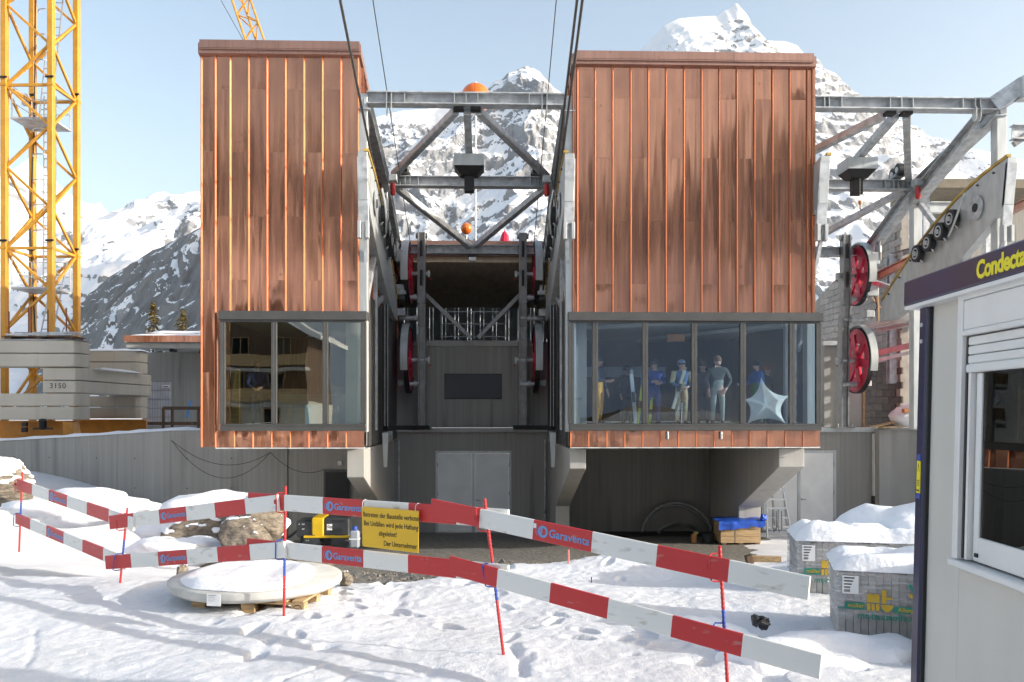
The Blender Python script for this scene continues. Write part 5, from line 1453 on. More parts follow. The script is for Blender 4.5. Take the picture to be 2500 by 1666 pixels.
for kind, Lp, Rp, i, j, lift, logo, lab in RAILS:
    dl = depth_on_line(Lp[0], i, j, lift); dr = depth_on_line(Rp[0], i, j, lift)
    A_ = atd(Lp[0], (Lp[1]+Lp[2])/2, dl); B_ = atd(Rp[0], (Rp[1]+Rp[2])/2, dr)
    ex = (B_-A_).normalized(); up = Vector((0,0,1)); up = (up-ex*up.dot(ex)).normalized(); n = ex.cross(up)   # n faces the lens
    root = thing('barrier_board', lab, 'barrier board', A_, 'striped boards of the barrier')
    Lg = (B_-A_).length
    prof = [(-BT/2, -BH/2+.006), (-BT/2, BH/2-.006), (-BT/2+.006, BH/2), (BT/2-.006, BH/2), (BT/2, BH/2-.006), (BT/2, -BH/2+.006), (BT/2-.006, -BH/2), (-BT/2+.006, -BH/2)]
    b = MB(); vs = []
    ns = 7
    for k in range(ns):
        c = A_ + ex*Lg*k/6
        bow = 0.0
        for (q, w) in prof: vs.append(c + n*(q+bow) + up*w)
    m8 = 8
    for k in range(6):
        b.m = k % 2
        off = k*m8
        b.add([vs[off+q] for q in range(16)], [(q, (q+1) % 8, 8+(q+1) % 8, 8+q) for q in range(8)] + ([tuple(range(8))] if k == 0 else []) + ([tuple(range(15, 7, -1))] if k == 5 else []))
    b.build('plank', [M['red'], M['board_w']], root)
    BOARDS.append((root, A_, ex, up, n, Lg))
    for k in (1, 3):
        c = A_ + ex*Lg*(k+.5)/6 + n*(BT/2+.0012); w = Lg/6*.30
        b = MB(); b.hexa([c-ex*w-up*.028, c+ex*w-up*.028, c+ex*w-up*.028-n*.004, c-ex*w-up*.028-n*.004, c-ex*w+up*.028, c+ex*w+up*.028, c+ex*w+up*.028-n*.004, c-ex*w+up*.028-n*.004]); b.build('label_strip', M['board_w'], root)
    if logo:
        seg = Lg/6; c = A_ + ex*seg*2.08 + n*(BT/2+.0015)
        bow = n*.006
        text_mesh('Garaventa', seg*.165, M['logo'], root, c+ex*seg*.20-up*seg*.055, ex, up, sx=1.0, bold=.0012)
        cc = c+ex*seg*.085
        r = seg*.088
        b = MB(); b.ring(cc+ex*.006, n, r*.62, r*1.0, .0016, 28); b.build('emblem_ring', M['logo'], root)
        b = MB(); b.hexa([cc-ex*r*.35-up*r*.62, cc-ex*r*.0-up*r*.62, cc-ex*r*.0-up*r*.62-n*.0012, cc-ex*r*.35-up*r*.62-n*.0012, cc-ex*r*.35+up*r*.62, cc-ex*r*.0+up*r*.62, cc-ex*r*.0+up*r*.62-n*.0012, cc-ex*r*.35+up*r*.62-n*.0012]); b.build('emblem_bar', M['logo'], root)
        b = MB(); b.ring(cc-ex*.010, n, r*1.02, r*1.1, .0014, 12, math.pi*.25, math.pi*.75, up); b.build('emblem_arc', M['logo'], root)
        if kind == 'U' and i == 3:
            q = A_+ex*seg*2.03+n*(BT/2+.0025)+up*.035
            b = MB(); b.hexa([q-ex*.012-up*.018, q+ex*.012-up*.018, q+ex*.012-up*.018-n*.002, q-ex*.012-up*.018-n*.002, q-ex*.012+up*.018, q+ex*.012+up*.018, q+ex*.012+up*.018-n*.002, q-ex*.012+up*.018-n*.002]); b.build('small_sticker', M['paper'], root)
def rebar(b, p, q, r=.0125):
    p = Vector(p); q = Vector(q); L_ = (q-p).length; n = max(4, int(L_/.016)); d = (q-p)/L_
    prof = [(r*(1.14 if k % 2 else .92), L_*k/n) for k in range(n+1)]
    b.lathe(prof, p, d, 8)
for i, (p0, p1) in enumerate(pcen):
    base = p0 - (p1-p0)*.06
    root = thing('barrier_post', plab[i], 'barrier post', base, 'striped rebar posts of the barrier')
    f1, f2 = .36, .60
    a = p0.lerp(p1, f1); c = p0.lerp(p1, f2)
    for nm, s, e, mm in (('rod_foot', base, a, 'red'), ('rod_middle', a, c, 'blue'), ('rod_top', c, p1, 'red')):
        b = MB(); rebar(b, s, e, .0125); b.build(nm, M[mm], root)
    for kind, mm in (('U', 'red'), ('L', 'blue')):
        # U-shaped board holder welded to the rod, hooked round the boards
        best = None
        for (root2, A_, ex, up, n, Lg), R in zip(BOARDS, RAILS):
            if R[0] == kind and (R[3] == i or R[4] == i):
                t = (p0-A_).dot(Vector((ex.x, ex.y, 0)).normalized())/Vector((ex.x, ex.y, 0)).length
                c_ = A_ + ex*min(max(t, .02), Lg-.02)
                if best is None or R[3] == i: best = (c_, ex, up, n)
        if best is None: continue
        c_, ex, up, n = best
        hw = .095
        zt = c_.z+hw; zb_ = c_.z-hw
        t = (zt-p0.z)/(p1.z-p0.z); pt_ = p0.lerp(p1, t); t2 = (zb_-p0.z)/(p1.z-p0.z); pb_ = p0.lerp(p1, t2)
        fwd = n*.075
        sh = -ex*.045
        b = MB(); b.path([pt_, pt_+fwd*.6+sh, pt_+fwd+sh+Vector((0,0,-.012)), pb_+fwd+sh+Vector((0,0,.012)), pb_+fwd*.6+sh, pb_], .006, 6); b.build('board_holder', M[mm], root, smooth='auto')
        if kind == 'U':
            b = MB(); q = pt_.lerp(pb_, .45)+fwd*.9+sh*1.4; b.hexa([q+Vector(v) for v in ((-.012,-.01,-.02),(.012,-.01,-.02),(.012,.01,-.02),(-.012,.01,-.02),(-.012,-.01,.02),(.012,-.01,.02),(.012,.01,.02),(-.012,.01,.02))]); b.build('clamp_lug', M['red'], root)

# ------------------------------------------------------------------ yellow sign
root2, A_, ex, up, n, Lg = BOARDS[2]
def on_plane(px, py, off):
    """sight line of a pixel with the plane of the board, off metres in front"""
    o = Vector((0, 0, EYE)); d = atd(px, py, 1.0)-o; q = A_+n*off
    return o + d*((q-o).dot(n)/d.dot(n))
cs = [on_plane(px, py, .05) for px, py in ((883, 1237), (1022.5, 1248), (1021, 1351), (885, 1334))]
sg = thing('warning_sign', 'yellow warning plate with black lettering hung from the barrier', 'sign', cs[3])
b = MB(); b.hexa([cs[3], cs[2], cs[2]-n*.004, cs[3]-n*.004, cs[0], cs[1], cs[1]-n*.004, cs[0]-n*.004]); b.build('plate', M['sign'], sg)
sx_ = (cs[1]-cs[0]).normalized(); su = (cs[0]-cs[3]).normalized(); W = (cs[1]-cs[0]).length; H = (cs[0]-cs[3]).length
def sline(txt, fx, fy, size, al):
    text_mesh(txt, size, M['ink'], sg, cs[3]+sx_*W*fx+su*H*fy+n*.002, sx_, su, al, .0005, sx=.80, bold=.0004)
sline('Betreten der Baustelle verboten.', .025, .755, H*.175, 'LEFT')
sline('Bei Unfällen wird jede Haftung', .035, .535, H*.175, 'LEFT')
sline('abgelehnt!', .30, .315, H*.175, 'LEFT')
sline('Der Unternehmer', .955, .075, H*.175, 'RIGHT')
for fx in (.03, .955):
    q = cs[0]+sx_*W*fx-su*.012
    b = MB(); b.path([q+n*.004, q+n*.012+su*.03, q+su*.06+n*.004, q+su*.075-n*.03, q+su*.05-n*.07, q-su*.02-n*.075], .004, 6); b.build('wire_loop', M['steel'], sg, smooth='auto')

# ------------------------------------------------------------------ site cabin at the right edge
def cabin():
    root = thing('site_cabin', 'off-white site cabin with navy corner post, roof band and shuttered window', 'cabin', (0, 0, 0), local=True)
    # local frame: x to the right of the wall, y towards the camera along the wall, wall face at x=0, far corner at y=0, z up
    S = 470.0; d = FPX/S
    org = atd(2246, 1003, d); org.z = 0
    LX, LY, H = 2.4, 4.6, 2.80
    yc = lambda px: 0
    wx0, wx1 = .50, 1.75      # window frame from..to along the wall
    def P(name, m, fn, par=None, **k):
        b = MB(); fn(b); o = b.build(name, m, None, **k)
        o.parent = par or root
        return o
    z0, zt, zbnd = .0, 2.80, 2.645
    # note: boxes are (x0,x1,y0,y1,z0,z1) with y running to the camera
    P('corner_post', M['navy'], lambda b: b.box(-.012, .075, -.02, .085, z0, zbnd-.002), bev=.012)
    P('post_web', M['black'], lambda b: b.box(.0, .05, .086, .105, z0, zbnd-.002))
    P('wall_panel', M['cabin_w'], lambda b: b.box(.02, LX, .106, wx0-.012, z0, zbnd-.002))
    P('wall_panel', M['cabin_w'], lambda b: b.box(.02, .07, wx0-.01, LY, z0, 1.185))
    P('wall_panel', M['cabin_w'], lambda b: b.box(.02, .07, wx1+.01, LY, 1.187, zbnd-.002))
    P('end_wall', M['cabin_w'], lambda b: b.box(.08, LX, -.015, .05, z0, zbnd-.002))
    P('floor_frame', M['navy'], lambda b: b.box(-.01, LX, -.02, LY, z0-.14, z0-.002))
    P('roof_band', M['navy'], lambda b: b.box(-.075, LX+.05, -.10, LY+.05, zbnd, zt), bev=.008)
    P('roof_soffit', M['cabin_f'], lambda b: b.box(-.07, LX, -.09, LY, zbnd-.022, zbnd-.0015))
    for yy in (.3, 1.7, 3.2, 4.4): P('foot_block', M['conc_lt'], lambda b: b.box(.0, .3, yy-.15, yy+.15, -.5, z0-.142))
    # window
    fw = .055
    P('window_surround', M['cabin_f'], lambda b: (b.box(-.03, .06, wx0, wx0+fw, 1.19, 2.63), b.box(-.03, .06, wx1-fw, wx1, 1.19, 2.63), b.box(-.03, .06, wx0+fw, wx1-fw, 2.60, 2.63)) and None, bev=.004)
    P('window_sill', M['cabin_f'], lambda b: b.box(-.05, .06, wx0-.005, wx1+.005, 1.15, 1.188), bev=.006)
    sb = P('shutter_box', M['cabin_f'], lambda b: b.box(-.022, .06, wx0+fw+.002, wx1-fw-.002, 2.435, 2.598), bev=.004)
    P('shutter_box_lip', M['cabin_f'], lambda b: b.box(-.034, .03, wx0+fw+.002, wx1-fw-.002, 2.405, 2.433), bev=.004)
    z = 2.402
    for k in range(3):
        P('shutter_slat', M['cabin_f'], lambda b: b.box(-.004, .012, wx0+fw+.02, wx1-fw-.01, z-.05, z-.004), bev=.005); z -= .05
    P('shutter_bar', M['cabin_f'], lambda b: b.box(-.014, .02, wx0+fw+.018, wx1-fw-.01, z-.048, z-.002), bev=.006)
    zs = z-.05
    P('shutter_guide', M['panel_dk'], lambda b: b.box(-.004, .03, wx0+fw+.001, wx0+fw+.016, 1.2, 2.4))
    P('guide_rail', M['cabin_f'], lambda b: b.box(-.012, .03, wx0+fw+.05, wx0+fw+.075, 1.2, zs))
    wf = .05; a0, a1 = wx0+fw+.09, wx1-fw-.01
    P('window_frame', M['cabin_f'], lambda b: (b.box(.012, .05, a0, a0+wf, 1.2, zs), b.box(.012, .05, a0+wf, a1, 1.2, 1.33), b.box(.012, .05, a1-wf, a1, 1.33, zs)) and None, bev=.004)
    P('pane', M['glass_cab'], lambda b: b.box(.024, .030, a0+wf, a1-wf, 1.33, zs))
    P('latch', M['black'], lambda b: b.box(.004, .0118, a0+.03, a0+.06, 1.225, 1.245))
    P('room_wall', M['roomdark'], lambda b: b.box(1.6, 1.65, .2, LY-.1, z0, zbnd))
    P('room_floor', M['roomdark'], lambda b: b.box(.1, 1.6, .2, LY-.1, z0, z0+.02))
    P('near_wall', M['cabin_w'], lambda b: b.box(.02, LX, LY, LY+.06, z0, zbnd-.002))
    # sticker on the post
    st = P('sticker', M['yellow'], lambda b: b.box(-.016, -.0125, .012, .06, 1.50, 1.695))
    P('sticker_head', M['blue'], lambda b: b.box(-.016, -.0125, .012, .06, 1.698, 1.735))
    P('sticker_foot', M['blue'], lambda b: b.box(-.016, -.0125, .012, .06, 1.465, 1.498))
    for k in range(4): P('sticker_print', M['ink'], lambda b: b.box(-.0168, -.0161, .018, .054-.004*(k % 2), 1.575-k*.011, 1.579-k*.011))
    P('sticker_print', M['ink'], lambda b: b.prism([(.02, 1.63), (.036, 1.68), (.052, 1.63), (.049, 1.63), (.036, 1.67), (.023, 1.63)], (-.0168, 0, 0), (0,1,0), (0,0,1), (1,0,0), .0006))
    for zz in (2.52, 2.42): P('post_bolt', M['steel_white'], lambda b: b.tube((-.02, .03, zz), (-.011, .03, zz), .013, 10))
    t = text_mesh('Condecta', .128, M['yellow'], None, (-.077, .79, 2.678), (0, 1, 0), (0, 0, 1), 'LEFT', .001, sx=.93, bold=.0045, spacing=.95)
    t.parent = root
    t = text_mesh('Condecta', .017, M['ink'], None, (-.0168, .013, 1.512), (0, 1, 0), (0, 0, 1), 'LEFT', .0004, sx=.6, bold=.0006, name='sticker_lettering')
    t.parent = root
    # place: local y -> towards the lens, local x -> right
    u = (1332-1250)/FPX
    fw_ = Vector((ST+u*CT, CT-u*ST, 0)).normalized()
    ly = -fw_; lx = Vector((fw_.y, -fw_.x, 0))
    R = Matrix(((lx.x, ly.x, 0), (lx.y, ly.y, 0), (0, 0, 1))).to_4x4()
    # handedness: x right, y toward lens, z up is left-handed, so mirror through the meshes
    root['_mirror'] = 1
    return root, org, lx, ly
M['glass_cab'] = glass('cabin_glass', (.22, .24, .25), .10)
cab, org, lx, ly = cabin()
lean = math.radians(1.45)
TM = Matrix(((lx.x, ly.x, 0, org.x), (lx.y, ly.y, 0, org.y), (0, 0, 1, 0), (0, 0, 0, 1)))
piv = Matrix.Translation((0, 0, EYE)); fwd_ax = Vector((ST, CT, 0))
LEAN = Matrix.Translation((org.x, org.y, EYE)) @ Matrix.Rotation(lean, 4, fwd_ax) @ Matrix.Translation((-org.x, -org.y, -EYE))
cab.location = (org.x, org.y, .1)
inv = Matrix.Translation((-org.x, -org.y, -.1))
seen_ = set()
kc = 400/470
CAB = Matrix(((kc, 0, 0, 0), (0, kc, 0, 0), (0, 0, kc, EYE*(1-kc)), (0, 0, 0, 1)))     # the cabin is a small one: drawn at 0.85 of the full-size drawing
for o in list(cab.children):
    if o.data.name not in seen_:
        o.data.transform(inv @ LEAN @ TM @ CAB)
        if (TM.to_3x3()).determinant() < 0: o.data.flip_normals()
        seen_.add(o.data.name)

# ------------------------------------------------------------------ two packs of pavers under snow
def paver_pack(A_, ang, n, w, h, dpt, label, seed, bfly):
    root = thing('paver_pack', label, 'paver pack', A_, 'shrink-wrapped packs of pavers')
    ex = Vector((math.cos(ang), math.sin(ang), 0)); ey = Vector((-ex.y, ex.x, 0)); up = Vector((0,0,1)); nn = -ey
    A_ = Vector(A_)
    m0 = None; pw = w/n
    for i in range(n):
        q = A_ + ex*pw*i
        b = MB(); t = pw*.93; hh = h*(1-.015*((i*7) % 3))
        pts = [q, q+ex*t, q+ex*t+ey*dpt, q]; pts = [q, q+ex*t, q+ex*t+ey*dpt, q+ey*dpt]
        b.hexa([p+nn*(.006*((i*5) % 3)) for p in pts]+[p+up*hh for p in pts]); b.build('paver', M['slab'], root)
    # foil sleeve round the upper two thirds
    f0 = h*.36
    fo = .022
    b = MB()
    c = [A_-ex*fo+nn*fo*1.0, A_+ex*(w+fo)+nn*fo, A_+ex*(w+fo)+ey*(dpt+fo), A_-ex*fo+ey*(dpt+fo)]
    N = 14; vs = []
    rr = random.Random(seed)
    for s in range(4):
        p, q = c[s], c[(s+1) % 4]
        for k in range(N):
            pp = p.lerp(q, k/N)
            out = (nn if s == 0 else (ex if s == 1 else (ey if s == 2 else -ex)))
            for j in range(5):
                z = f0+(h*1.012-f0)*j/4 + (rr.uniform(-.035, .035) if j == 0 else 0)
                vs.append(pp + out*rr.uniform(-.006, .006) + up*z)
    T = 4*N
    b.add(vs, [(k*5+j, ((k+1) % T)*5+j, ((k+1) % T)*5+j+1, k*5+j+1) for k in range(T) for j in range(4)])
    b.build('foil', M['foil'], root, smooth=True)
    def quad(name, m, x0, x1, z0, z1, off=.034):
        b = MB(); p = [A_+ex*x0+up*z0, A_+ex*x1+up*z0, A_+ex*x1+up*z1, A_+ex*x0+up*z1]
        b.hexa([p[0]+nn*off, p[1]+nn*off, p[1]+nn*(off-.002), p[0]+nn*(off-.002), p[3]+nn*off, p[2]+nn*off, p[2]+nn*(off-.002), p[3]+nn*(off-.002)]); return b.build(name, m, root)
    W = w*.70
    lb = quad('paper_label', M['paper'], .03*W, .17*W, h*.68, h*.94)
    for k in range(4):
        b = MB(); z = h*(.90-.045*k); p = A_+ex*.045*W+up*z+nn*.036; b.hexa([p, p+ex*W*(.09-.012*k), p+ex*W*(.09-.012*k)-nn*.001, p-nn*.001, p+up*h*.018, p+ex*W*(.09-.012*k)+up*h*.018, p+ex*W*(.09-.012*k)+up*h*.018-nn*.001, p+up*h*.018-nn*.001]); b.build('label_line', M['ink'], lb)
    b = MB()
    for k in range(9):
        p = A_+ex*W*(.045+.006*k)+up*h*.705+nn*.036; b.hexa([p, p+ex*W*.003, p+ex*W*.003-nn*.001, p-nn*.001, p+up*h*.04, p+ex*W*.003+up*h*.04, p+ex*W*.003+up*h*.04-nn*.001, p+up*h*.04-nn*.001])
    b.build('label_bars', M['ink'], lb)
    quad('strap', M['teal_dk'], -.01, W+.02, h*.455, h*.48, .030)
    quad('name_field', M['teal'], .05*W, .22*W, h*.47, h*.56, .036)
    quad('name_field', M['teal'], .47*W, .72*W, h*.44, h*.53, .036)
    # gold emblem: block letters m and t with a chequered foot
    for (x0, x1, z0, z1) in ((.24, .345, .575, .665), (.365, .405, .565, .755), (.405, .455, .625, .655), (.24, .27, .455, .555), (.28, .305, .455, .555), (.315, .345, .455, .555)):
        quad('emblem', M['gold'], x0*W, x1*W, h*z0, h*z1, .038)
    b = MB(); o_ = A_+ex*W*.41+up*h*.545+nn*.036
    b.prism([(W*.05*math.cos(a), h*.10*math.sin(a)) for a in [math.pi+math.pi*k/8 for k in range(9)]], o_, ex, up, nn, .002); b.build('emblem', M['gold'], root)
    for sx0 in (.265, .318):
        b = MB(); o_ = A_+ex*W*sx0+up*h*.66+nn*.036
        b.prism([(W*.028*math.cos(a), h*.04*math.sin(a)) for a in [math.pi*k/8 for k in range(9)]], o_, ex, up, nn, .002); b.build('emblem', M['gold'], root)
    text_mesh('müller', h*.085, M['gold'], root, A_+ex*W*.075+up*h*.49+nn*.039, ex, up, bold=.0005)
    text_mesh('Allenger', h*.085, M['gold'], root, A_+ex*W*.50+up*h*.46+nn*.039, ex, up, bold=.0005)
    text_mesh('mt-baustoffe.ch', h*.13, M['teal'], root, A_+ex*W*.16+up*h*.33+nn*.038, ex, up, bold=.001)
    if bfly:
        for (pts) in ([(0, 0), (-.05, .10), (-.03, .12), (.0, .05)], [(0, 0), (.0, .05), (.05, .075), (.055, .05)], [(0, 0), (-.045, .02), (-.03, -.03), (-.005, -.02)], [(0, 0), (.03, .0), (.035, -.04), (.005, -.03)]):
            b = MB(); b.prism([(x*W*1.1, z*h*1.4) for x, z in pts], A_+ex*W*.64+up*h*.70+nn*.036, ex, up, nn, .002); b.build('butterfly_wing', M['gold'] if pts[1][1] < .05 else M['teal'], root)
    # snow
    nx, ny = 26, 16; vs = []
    for j in range(ny+1):
        for i in range(nx+1):
            u, v = i/nx, j/ny
            e = min(1, 9*min(u, 1-u)+.0)**.6*min(1, 7*min(v, 1-v))**.6
            hh = e*(.12+.12*mnoise.noise(Vector((u*2.6+seed, v*2.2, seed)))+.05*mnoise.noise(Vector((u*8, v*8, seed))))
            vs.append(A_ + ex*(w*(u*1.06-.03)+.012*mnoise.noise(Vector((v*9, u*3, 1)))) + ey*(dpt*(v*1.08-.04)) + up*(h+.006+max(hh, 0)))
    b = MB(); b.add(vs, [(j*(nx+1)+i, j*(nx+1)+i+1, (j+1)*(nx+1)+i+1, (j+1)*(nx+1)+i) for j in range(ny) for i in range(nx)])
    b.build('snow_cap', M['snow'], root, smooth=True)
    for k in range(3):
        b = MB(); q = A_+ex*(w*(.02+.43*k))-up*.12; b.hexa([q, q+ex*.1, q+ex*.1+ey*dpt, q+ey*dpt, q+up*.10, q+ex*.1+up*.10, q+ex*.1+ey*dpt+up*.10, q+ey*dpt+up*.10]); b.build('pallet_runner', M['wood'], root)
    return root
def foil():
    m = bpy.data.materials.new('stretch_foil'); m.use_nodes = True; nt = m.node_tree; L = nt.links
    nt.nodes.remove(nt.nodes['Principled BSDF']); out = nt.nodes['Material Output']
    tr = nd(nt, 'ShaderNodeBsdfTransparent'); df = nd(nt, 'ShaderNodeBsdfDiffuse'); df.inputs[0].default_value = (.72, .73, .75, 1)
    gl = nd(nt, 'ShaderNodeBsdfGlossy'); gl.inputs['Roughness'].default_value = .22
    tc = nd(nt, 'ShaderNodeTexCoord'); mp = nd(nt, 'ShaderNodeMapping'); mp.inputs['Rotation'].default_value = (0, -.75, 0); mp.inputs['Scale'].default_value = (1.2, 1.2, 14)
    L.new(tc.outputs['Object'], mp.inputs[0]); nz = nd(nt, 'ShaderNodeTexNoise'); nz.inputs['Scale'].default_value = 3; nz.inputs['Detail'].default_value = 6; L.new(mp.outputs[0], nz.inputs['Vector'])
    bp = nd(nt, 'ShaderNodeBump'); bp.inputs['Distance'].default_value = .02; L.new(nz.outputs[0], bp.inputs['Height'])
    L.new(bp.outputs[0], gl.inputs['Normal'])
    r = nd(nt, 'ShaderNodeMapRange'); r.inputs[1].default_value = .4; r.inputs[2].default_value = .7; r.inputs[3].default_value = .06; r.inputs[4].default_value = .55; L.new(nz.outputs[0], r.inputs[0])
    m1 = nd(nt, 'ShaderNodeMixShader'); L.new(r.outputs[0], m1.inputs[0]); L.new(tr.outputs[0], m1.inputs[1]); L.new(df.outputs[0], m1.inputs[2])
    m2 = nd(nt, 'ShaderNodeMixShader'); m2.inputs[0].default_value = .13; L.new(m1.outputs[0], m2.inputs[1]); L.new(gl.outputs[0], m2.inputs[2])
    L.new(m2.outputs[0], out.inputs[0]); return m
M['foil'] = foil(); M['teal_dk'] = mat('teal_strap', (.10, .30, .27), .4)
pA = atd(2047, 1560, 7.36); pB = atd(1951, 1468, 9.2)
paver_pack(pA, -TH-.28, 22, 1.35, .60, .85, 'nearer shrink-wrapped pack of pavers beside the site cabin', 3, True)
paver_pack(pB, -TH-.20, 22, 1.35, .66, .85, 'farther shrink-wrapped pack of pavers, partly hidden behind the nearer one', 6, False)
# snow heaps around the packs
def heap(name, c, sx, sy, sz, label, seed):
    o = blob(name, c, sx, sy, sz, M['snow'], seed, None, 40, 20, .28, 2.4); tag(o, label, 'snow heap', 'shovelled snow heaps'); return o
heap('snow_heap', (2.75, 6.75, -.2), .9, .5, .34, 'snow heap in front of the nearer paver pack', 2)
heap('snow_heap', (1.95, 7.6, -.26), .65, .5, .33, 'smaller snow heap left of the paver packs, in shade', 9)
paver_pack((3.55, 6.35, -.02), -TH-.25, 22, 1.35, .72, .75, 'third pack of pavers, added unseen behind the site cabin for its shadow', 11, False)  # out of view, added to throw a shadow across the snow
heap('snow_heap', (4.7, 9.6, .05), .9, .8, .75, 'high snow heap behind the paver packs next to the cabin', 12)
bag = thing('black_bag', 'crumpled black plastic bag half buried in the snow', 'bag', atd(1862, 1522, 7.0))
c_ = atd(1862, 1520, 7.0)
blob('sack', c_, .065, .06, .045, M['bagm'] if 'bagm' in M else mat('black_plastic', (.02, .02, .022), .25), 7, bag, 18, 12, .5, 3)
blob('sack_fold', c_+Vector((-.06, .0, .02)), .04, .04, .05, MATS['black_plastic'], 8, bag, 14, 10, .4, 3)

# ------------------------------------------------------------------ round concrete cover on a pallet
dc = atd(627, 1447, 9.15); zc_ = .12
pl = thing('euro_pallet', 'wooden pallet under the round concrete cover', 'pallet', (dc.x, dc.y, -.06))
pa_ = math.radians(-9)
ex = Vector((math.cos(pa_), math.sin(pa_), 0)); ey = Vector((-ex.y, ex.x, 0)); up = Vector((0,0,1))
o_ = Vector((dc.x, dc.y, -.058)) - ex*.42 - ey*.62
def pbox(name, m, a0, a1, b0, b1, z0, z1):
    b = MB(); b.hexa([o_+ex*a+ey*c+up*z for z in (z0, z1) for a, c in ((a0, b0), (a1, b0), (a1, b1), (a0, b1))]); return b.build(name, m, pl, bev=.004)
for a in (0, .527, 1.055):
    for c in (0, .35, .70):
        k = pbox('pallet_block', M['wood'], a, a+.145, c, c+.10, .022, .10)
    pbox('bottom_board', M['wood'], a, a+.145, 0, .8, 0, .021)
for c in (0, .35, .70): pbox('stringer_board', M['wood'], 0, 1.2, c, c+.10, .101, .122)
for i in range(7): pbox('deck_board', M['wood'], i*.178, i*.178+.125, 0, .8, .123, .144)
# stamp on the corner block
q = o_+ex*(1.055+.072)+ey*(-.002)+up*.058
b = MB(); b.ring(q-ex*0, -ey, .040, .046, .002, 24); s_ = b.build('stamp_ring', M['ink'], pl); s_.scale = (1,1,1)
text_mesh('EPA', .036, M['ink'], pl, q-ex*.034-up*.013-ey*.001, ex, up, bold=.0004)
cv = thing('concrete_cover', 'round pale concrete shaft cover topped with snow, on a pallet', 'shaft cover', (dc.x, dc.y, .05))
b = MB(); b.lathe([(.84, .0), (.86, .012), (.905, .04), (.91, .048), (.91, .107), (.90, .115), (.0, .115)], (dc.x, dc.y, .088), n=72); b.build('disc', M['conc_w'] if 'conc_w' in M else mat('white_concrete', (.60, .59, .55), .8, 0, .12, 4, bump=.002, bs=40), cv, smooth='auto', )
nx, ny = 40, 12; vs = []
for j in range(ny+1):
    for i in range(nx):
        a = 2*math.pi*i/nx; r = j/ny*(.80+.09*mnoise.noise(Vector((math.cos(a)*1.5, math.sin(a)*1.5, 3)))) * (1-.22*max(0, math.cos(a-.2))**3)
        e = min(1, (1-j/ny)*5)**.55
        vs.append((dc.x+r*math.cos(a)*.99, dc.y+r*math.sin(a), .206+e*(.06+.04*mnoise.noise(Vector((r*math.cos(a)*3, r*math.sin(a)*3, 9))))))
b = MB(); b.add(vs, [(j*nx+i, j*nx+(i+1) % nx, (j+1)*nx+(i+1) % nx, (j+1)*nx+i) for j in range(ny) for i in range(nx)]); b.build('snow_cap', M['snow'], cv, smooth=True)
q = Vector((dc.x, dc.y, .17)); ad = math.radians(-100)
lb = [q+Vector((math.cos(ad+k)*.915, math.sin(ad+k)*.915, 0)) for k in (-.10, .06)]
b = MB(); nr = Vector((math.cos(ad), math.sin(ad), 0)); b.hexa([lb[0]+nr*.002-up*.09, lb[1]+nr*.002-up*.09, lb[1]-nr*.002-up*.09, lb[0]-nr*.002-up*.09, lb[0]+nr*.002+up*.03, lb[1]+nr*.002+up*.03, lb[1]-nr*.002+up*.03, lb[0]-nr*.002+up*.03]); o = b.build('delivery_label', M['paper'], cv)
for k in range(4):
    b = MB(); p0_ = lb[0].lerp(lb[1], .12)+nr*.004+up*(.015-.018*k); p1_ = lb[0].lerp(lb[1], .7-.1*(k % 2))+nr*.004+up*(.015-.018*k); b.bar(p0_, p1_, .001, .003 if k else .007); b.build('label_line', M['slab'], o)

# ------------------------------------------------------------------ rocks with snow
def rock_mat():
    return attr_mat('snow_topped_rock', 'snow', (.33, .28, .215), (.12, .10, .08), (.90, .905, .92), (.85, .86, .89), 7, 3, .05, .015, .22, 5, .9, .55, (1, 1, 3))
M['rock'] = rock_mat()
def boulder(label, c, sx, sy, sz, seed, snowlim, rot=0.0, tilt=0.0, n=64, k=40):
    th_ = np.linspace(0, np.pi, k+1); ph_ = np.linspace(0, 2*np.pi, n+1)
    T, Pp = np.meshgrid(th_, ph_, indexing='ij')
    x = np.sin(T)*np.cos(Pp); y = np.sin(T)*np.sin(Pp); z = np.cos(T)
    # facet by clipping against random planes
    r = random.Random(seed); R = np.full_like(x, 1.0)
    for q in range(34):
        v = Vector((r.gauss(0, 1), r.gauss(0, 1), r.gauss(0, .8))).normalized(); dd = r.uniform(.60, .90)
        dp = x*v.x+y*v.y+z*v.z
        R = np.where(dp > .15, np.minimum(R, dd/np.maximum(dp, .15)), R)
    R = R*(1+.10*(fbm(x*3+seed, y*3, z*3, 4, seed)-.5)*2 + .05*(ridged(x*5, y*5, z*9, 4, seed+5)-.5)*2)
    X_, Y_, Z_ = x*R*sx, y*R*sy, z*R*sz
    ct, st_ = math.cos(tilt), math.sin(tilt); X2 = X_*ct+Z_*st_; Z2 = -X_*st_+Z_*ct
    cr_, sr_ = math.cos(rot), math.sin(rot)
    P = np.stack([c[0]+X2*cr_-Y_*sr_, c[1]+X2*sr_+Y_*cr_, c[2]+Z2], -1)
    dx = np.gradient(P, axis=1); dy = np.gradient(P, axis=0); nn_ = np.cross(dx, dy); nn_ /= np.linalg.norm(nn_, axis=-1, keepdims=True)+1e-9
    nz_ = nn_[..., 2]
    if nz_[2].mean() < 0: nz_ = -nz_
    sn = sst(snowlim-.15, snowlim+.15, nz_)
    P[..., 2] += sn*.05
    o = grid_mesh('boulder', P, M['rock'], {'snow': sn})
    return tag(o, label, 'rock', 'boulders at the edge of the yard')
boulder('large pale boulder with a snow cap behind the barrier boards', atd(630, 1280, 11.9), .50, .5, .50, 8, .68, .3, .3)
boulder('long snow-covered boulder left of the pale boulder', atd(500, 1310, 12.2), .85, .6, .46, 14, .52, .1, -.15)
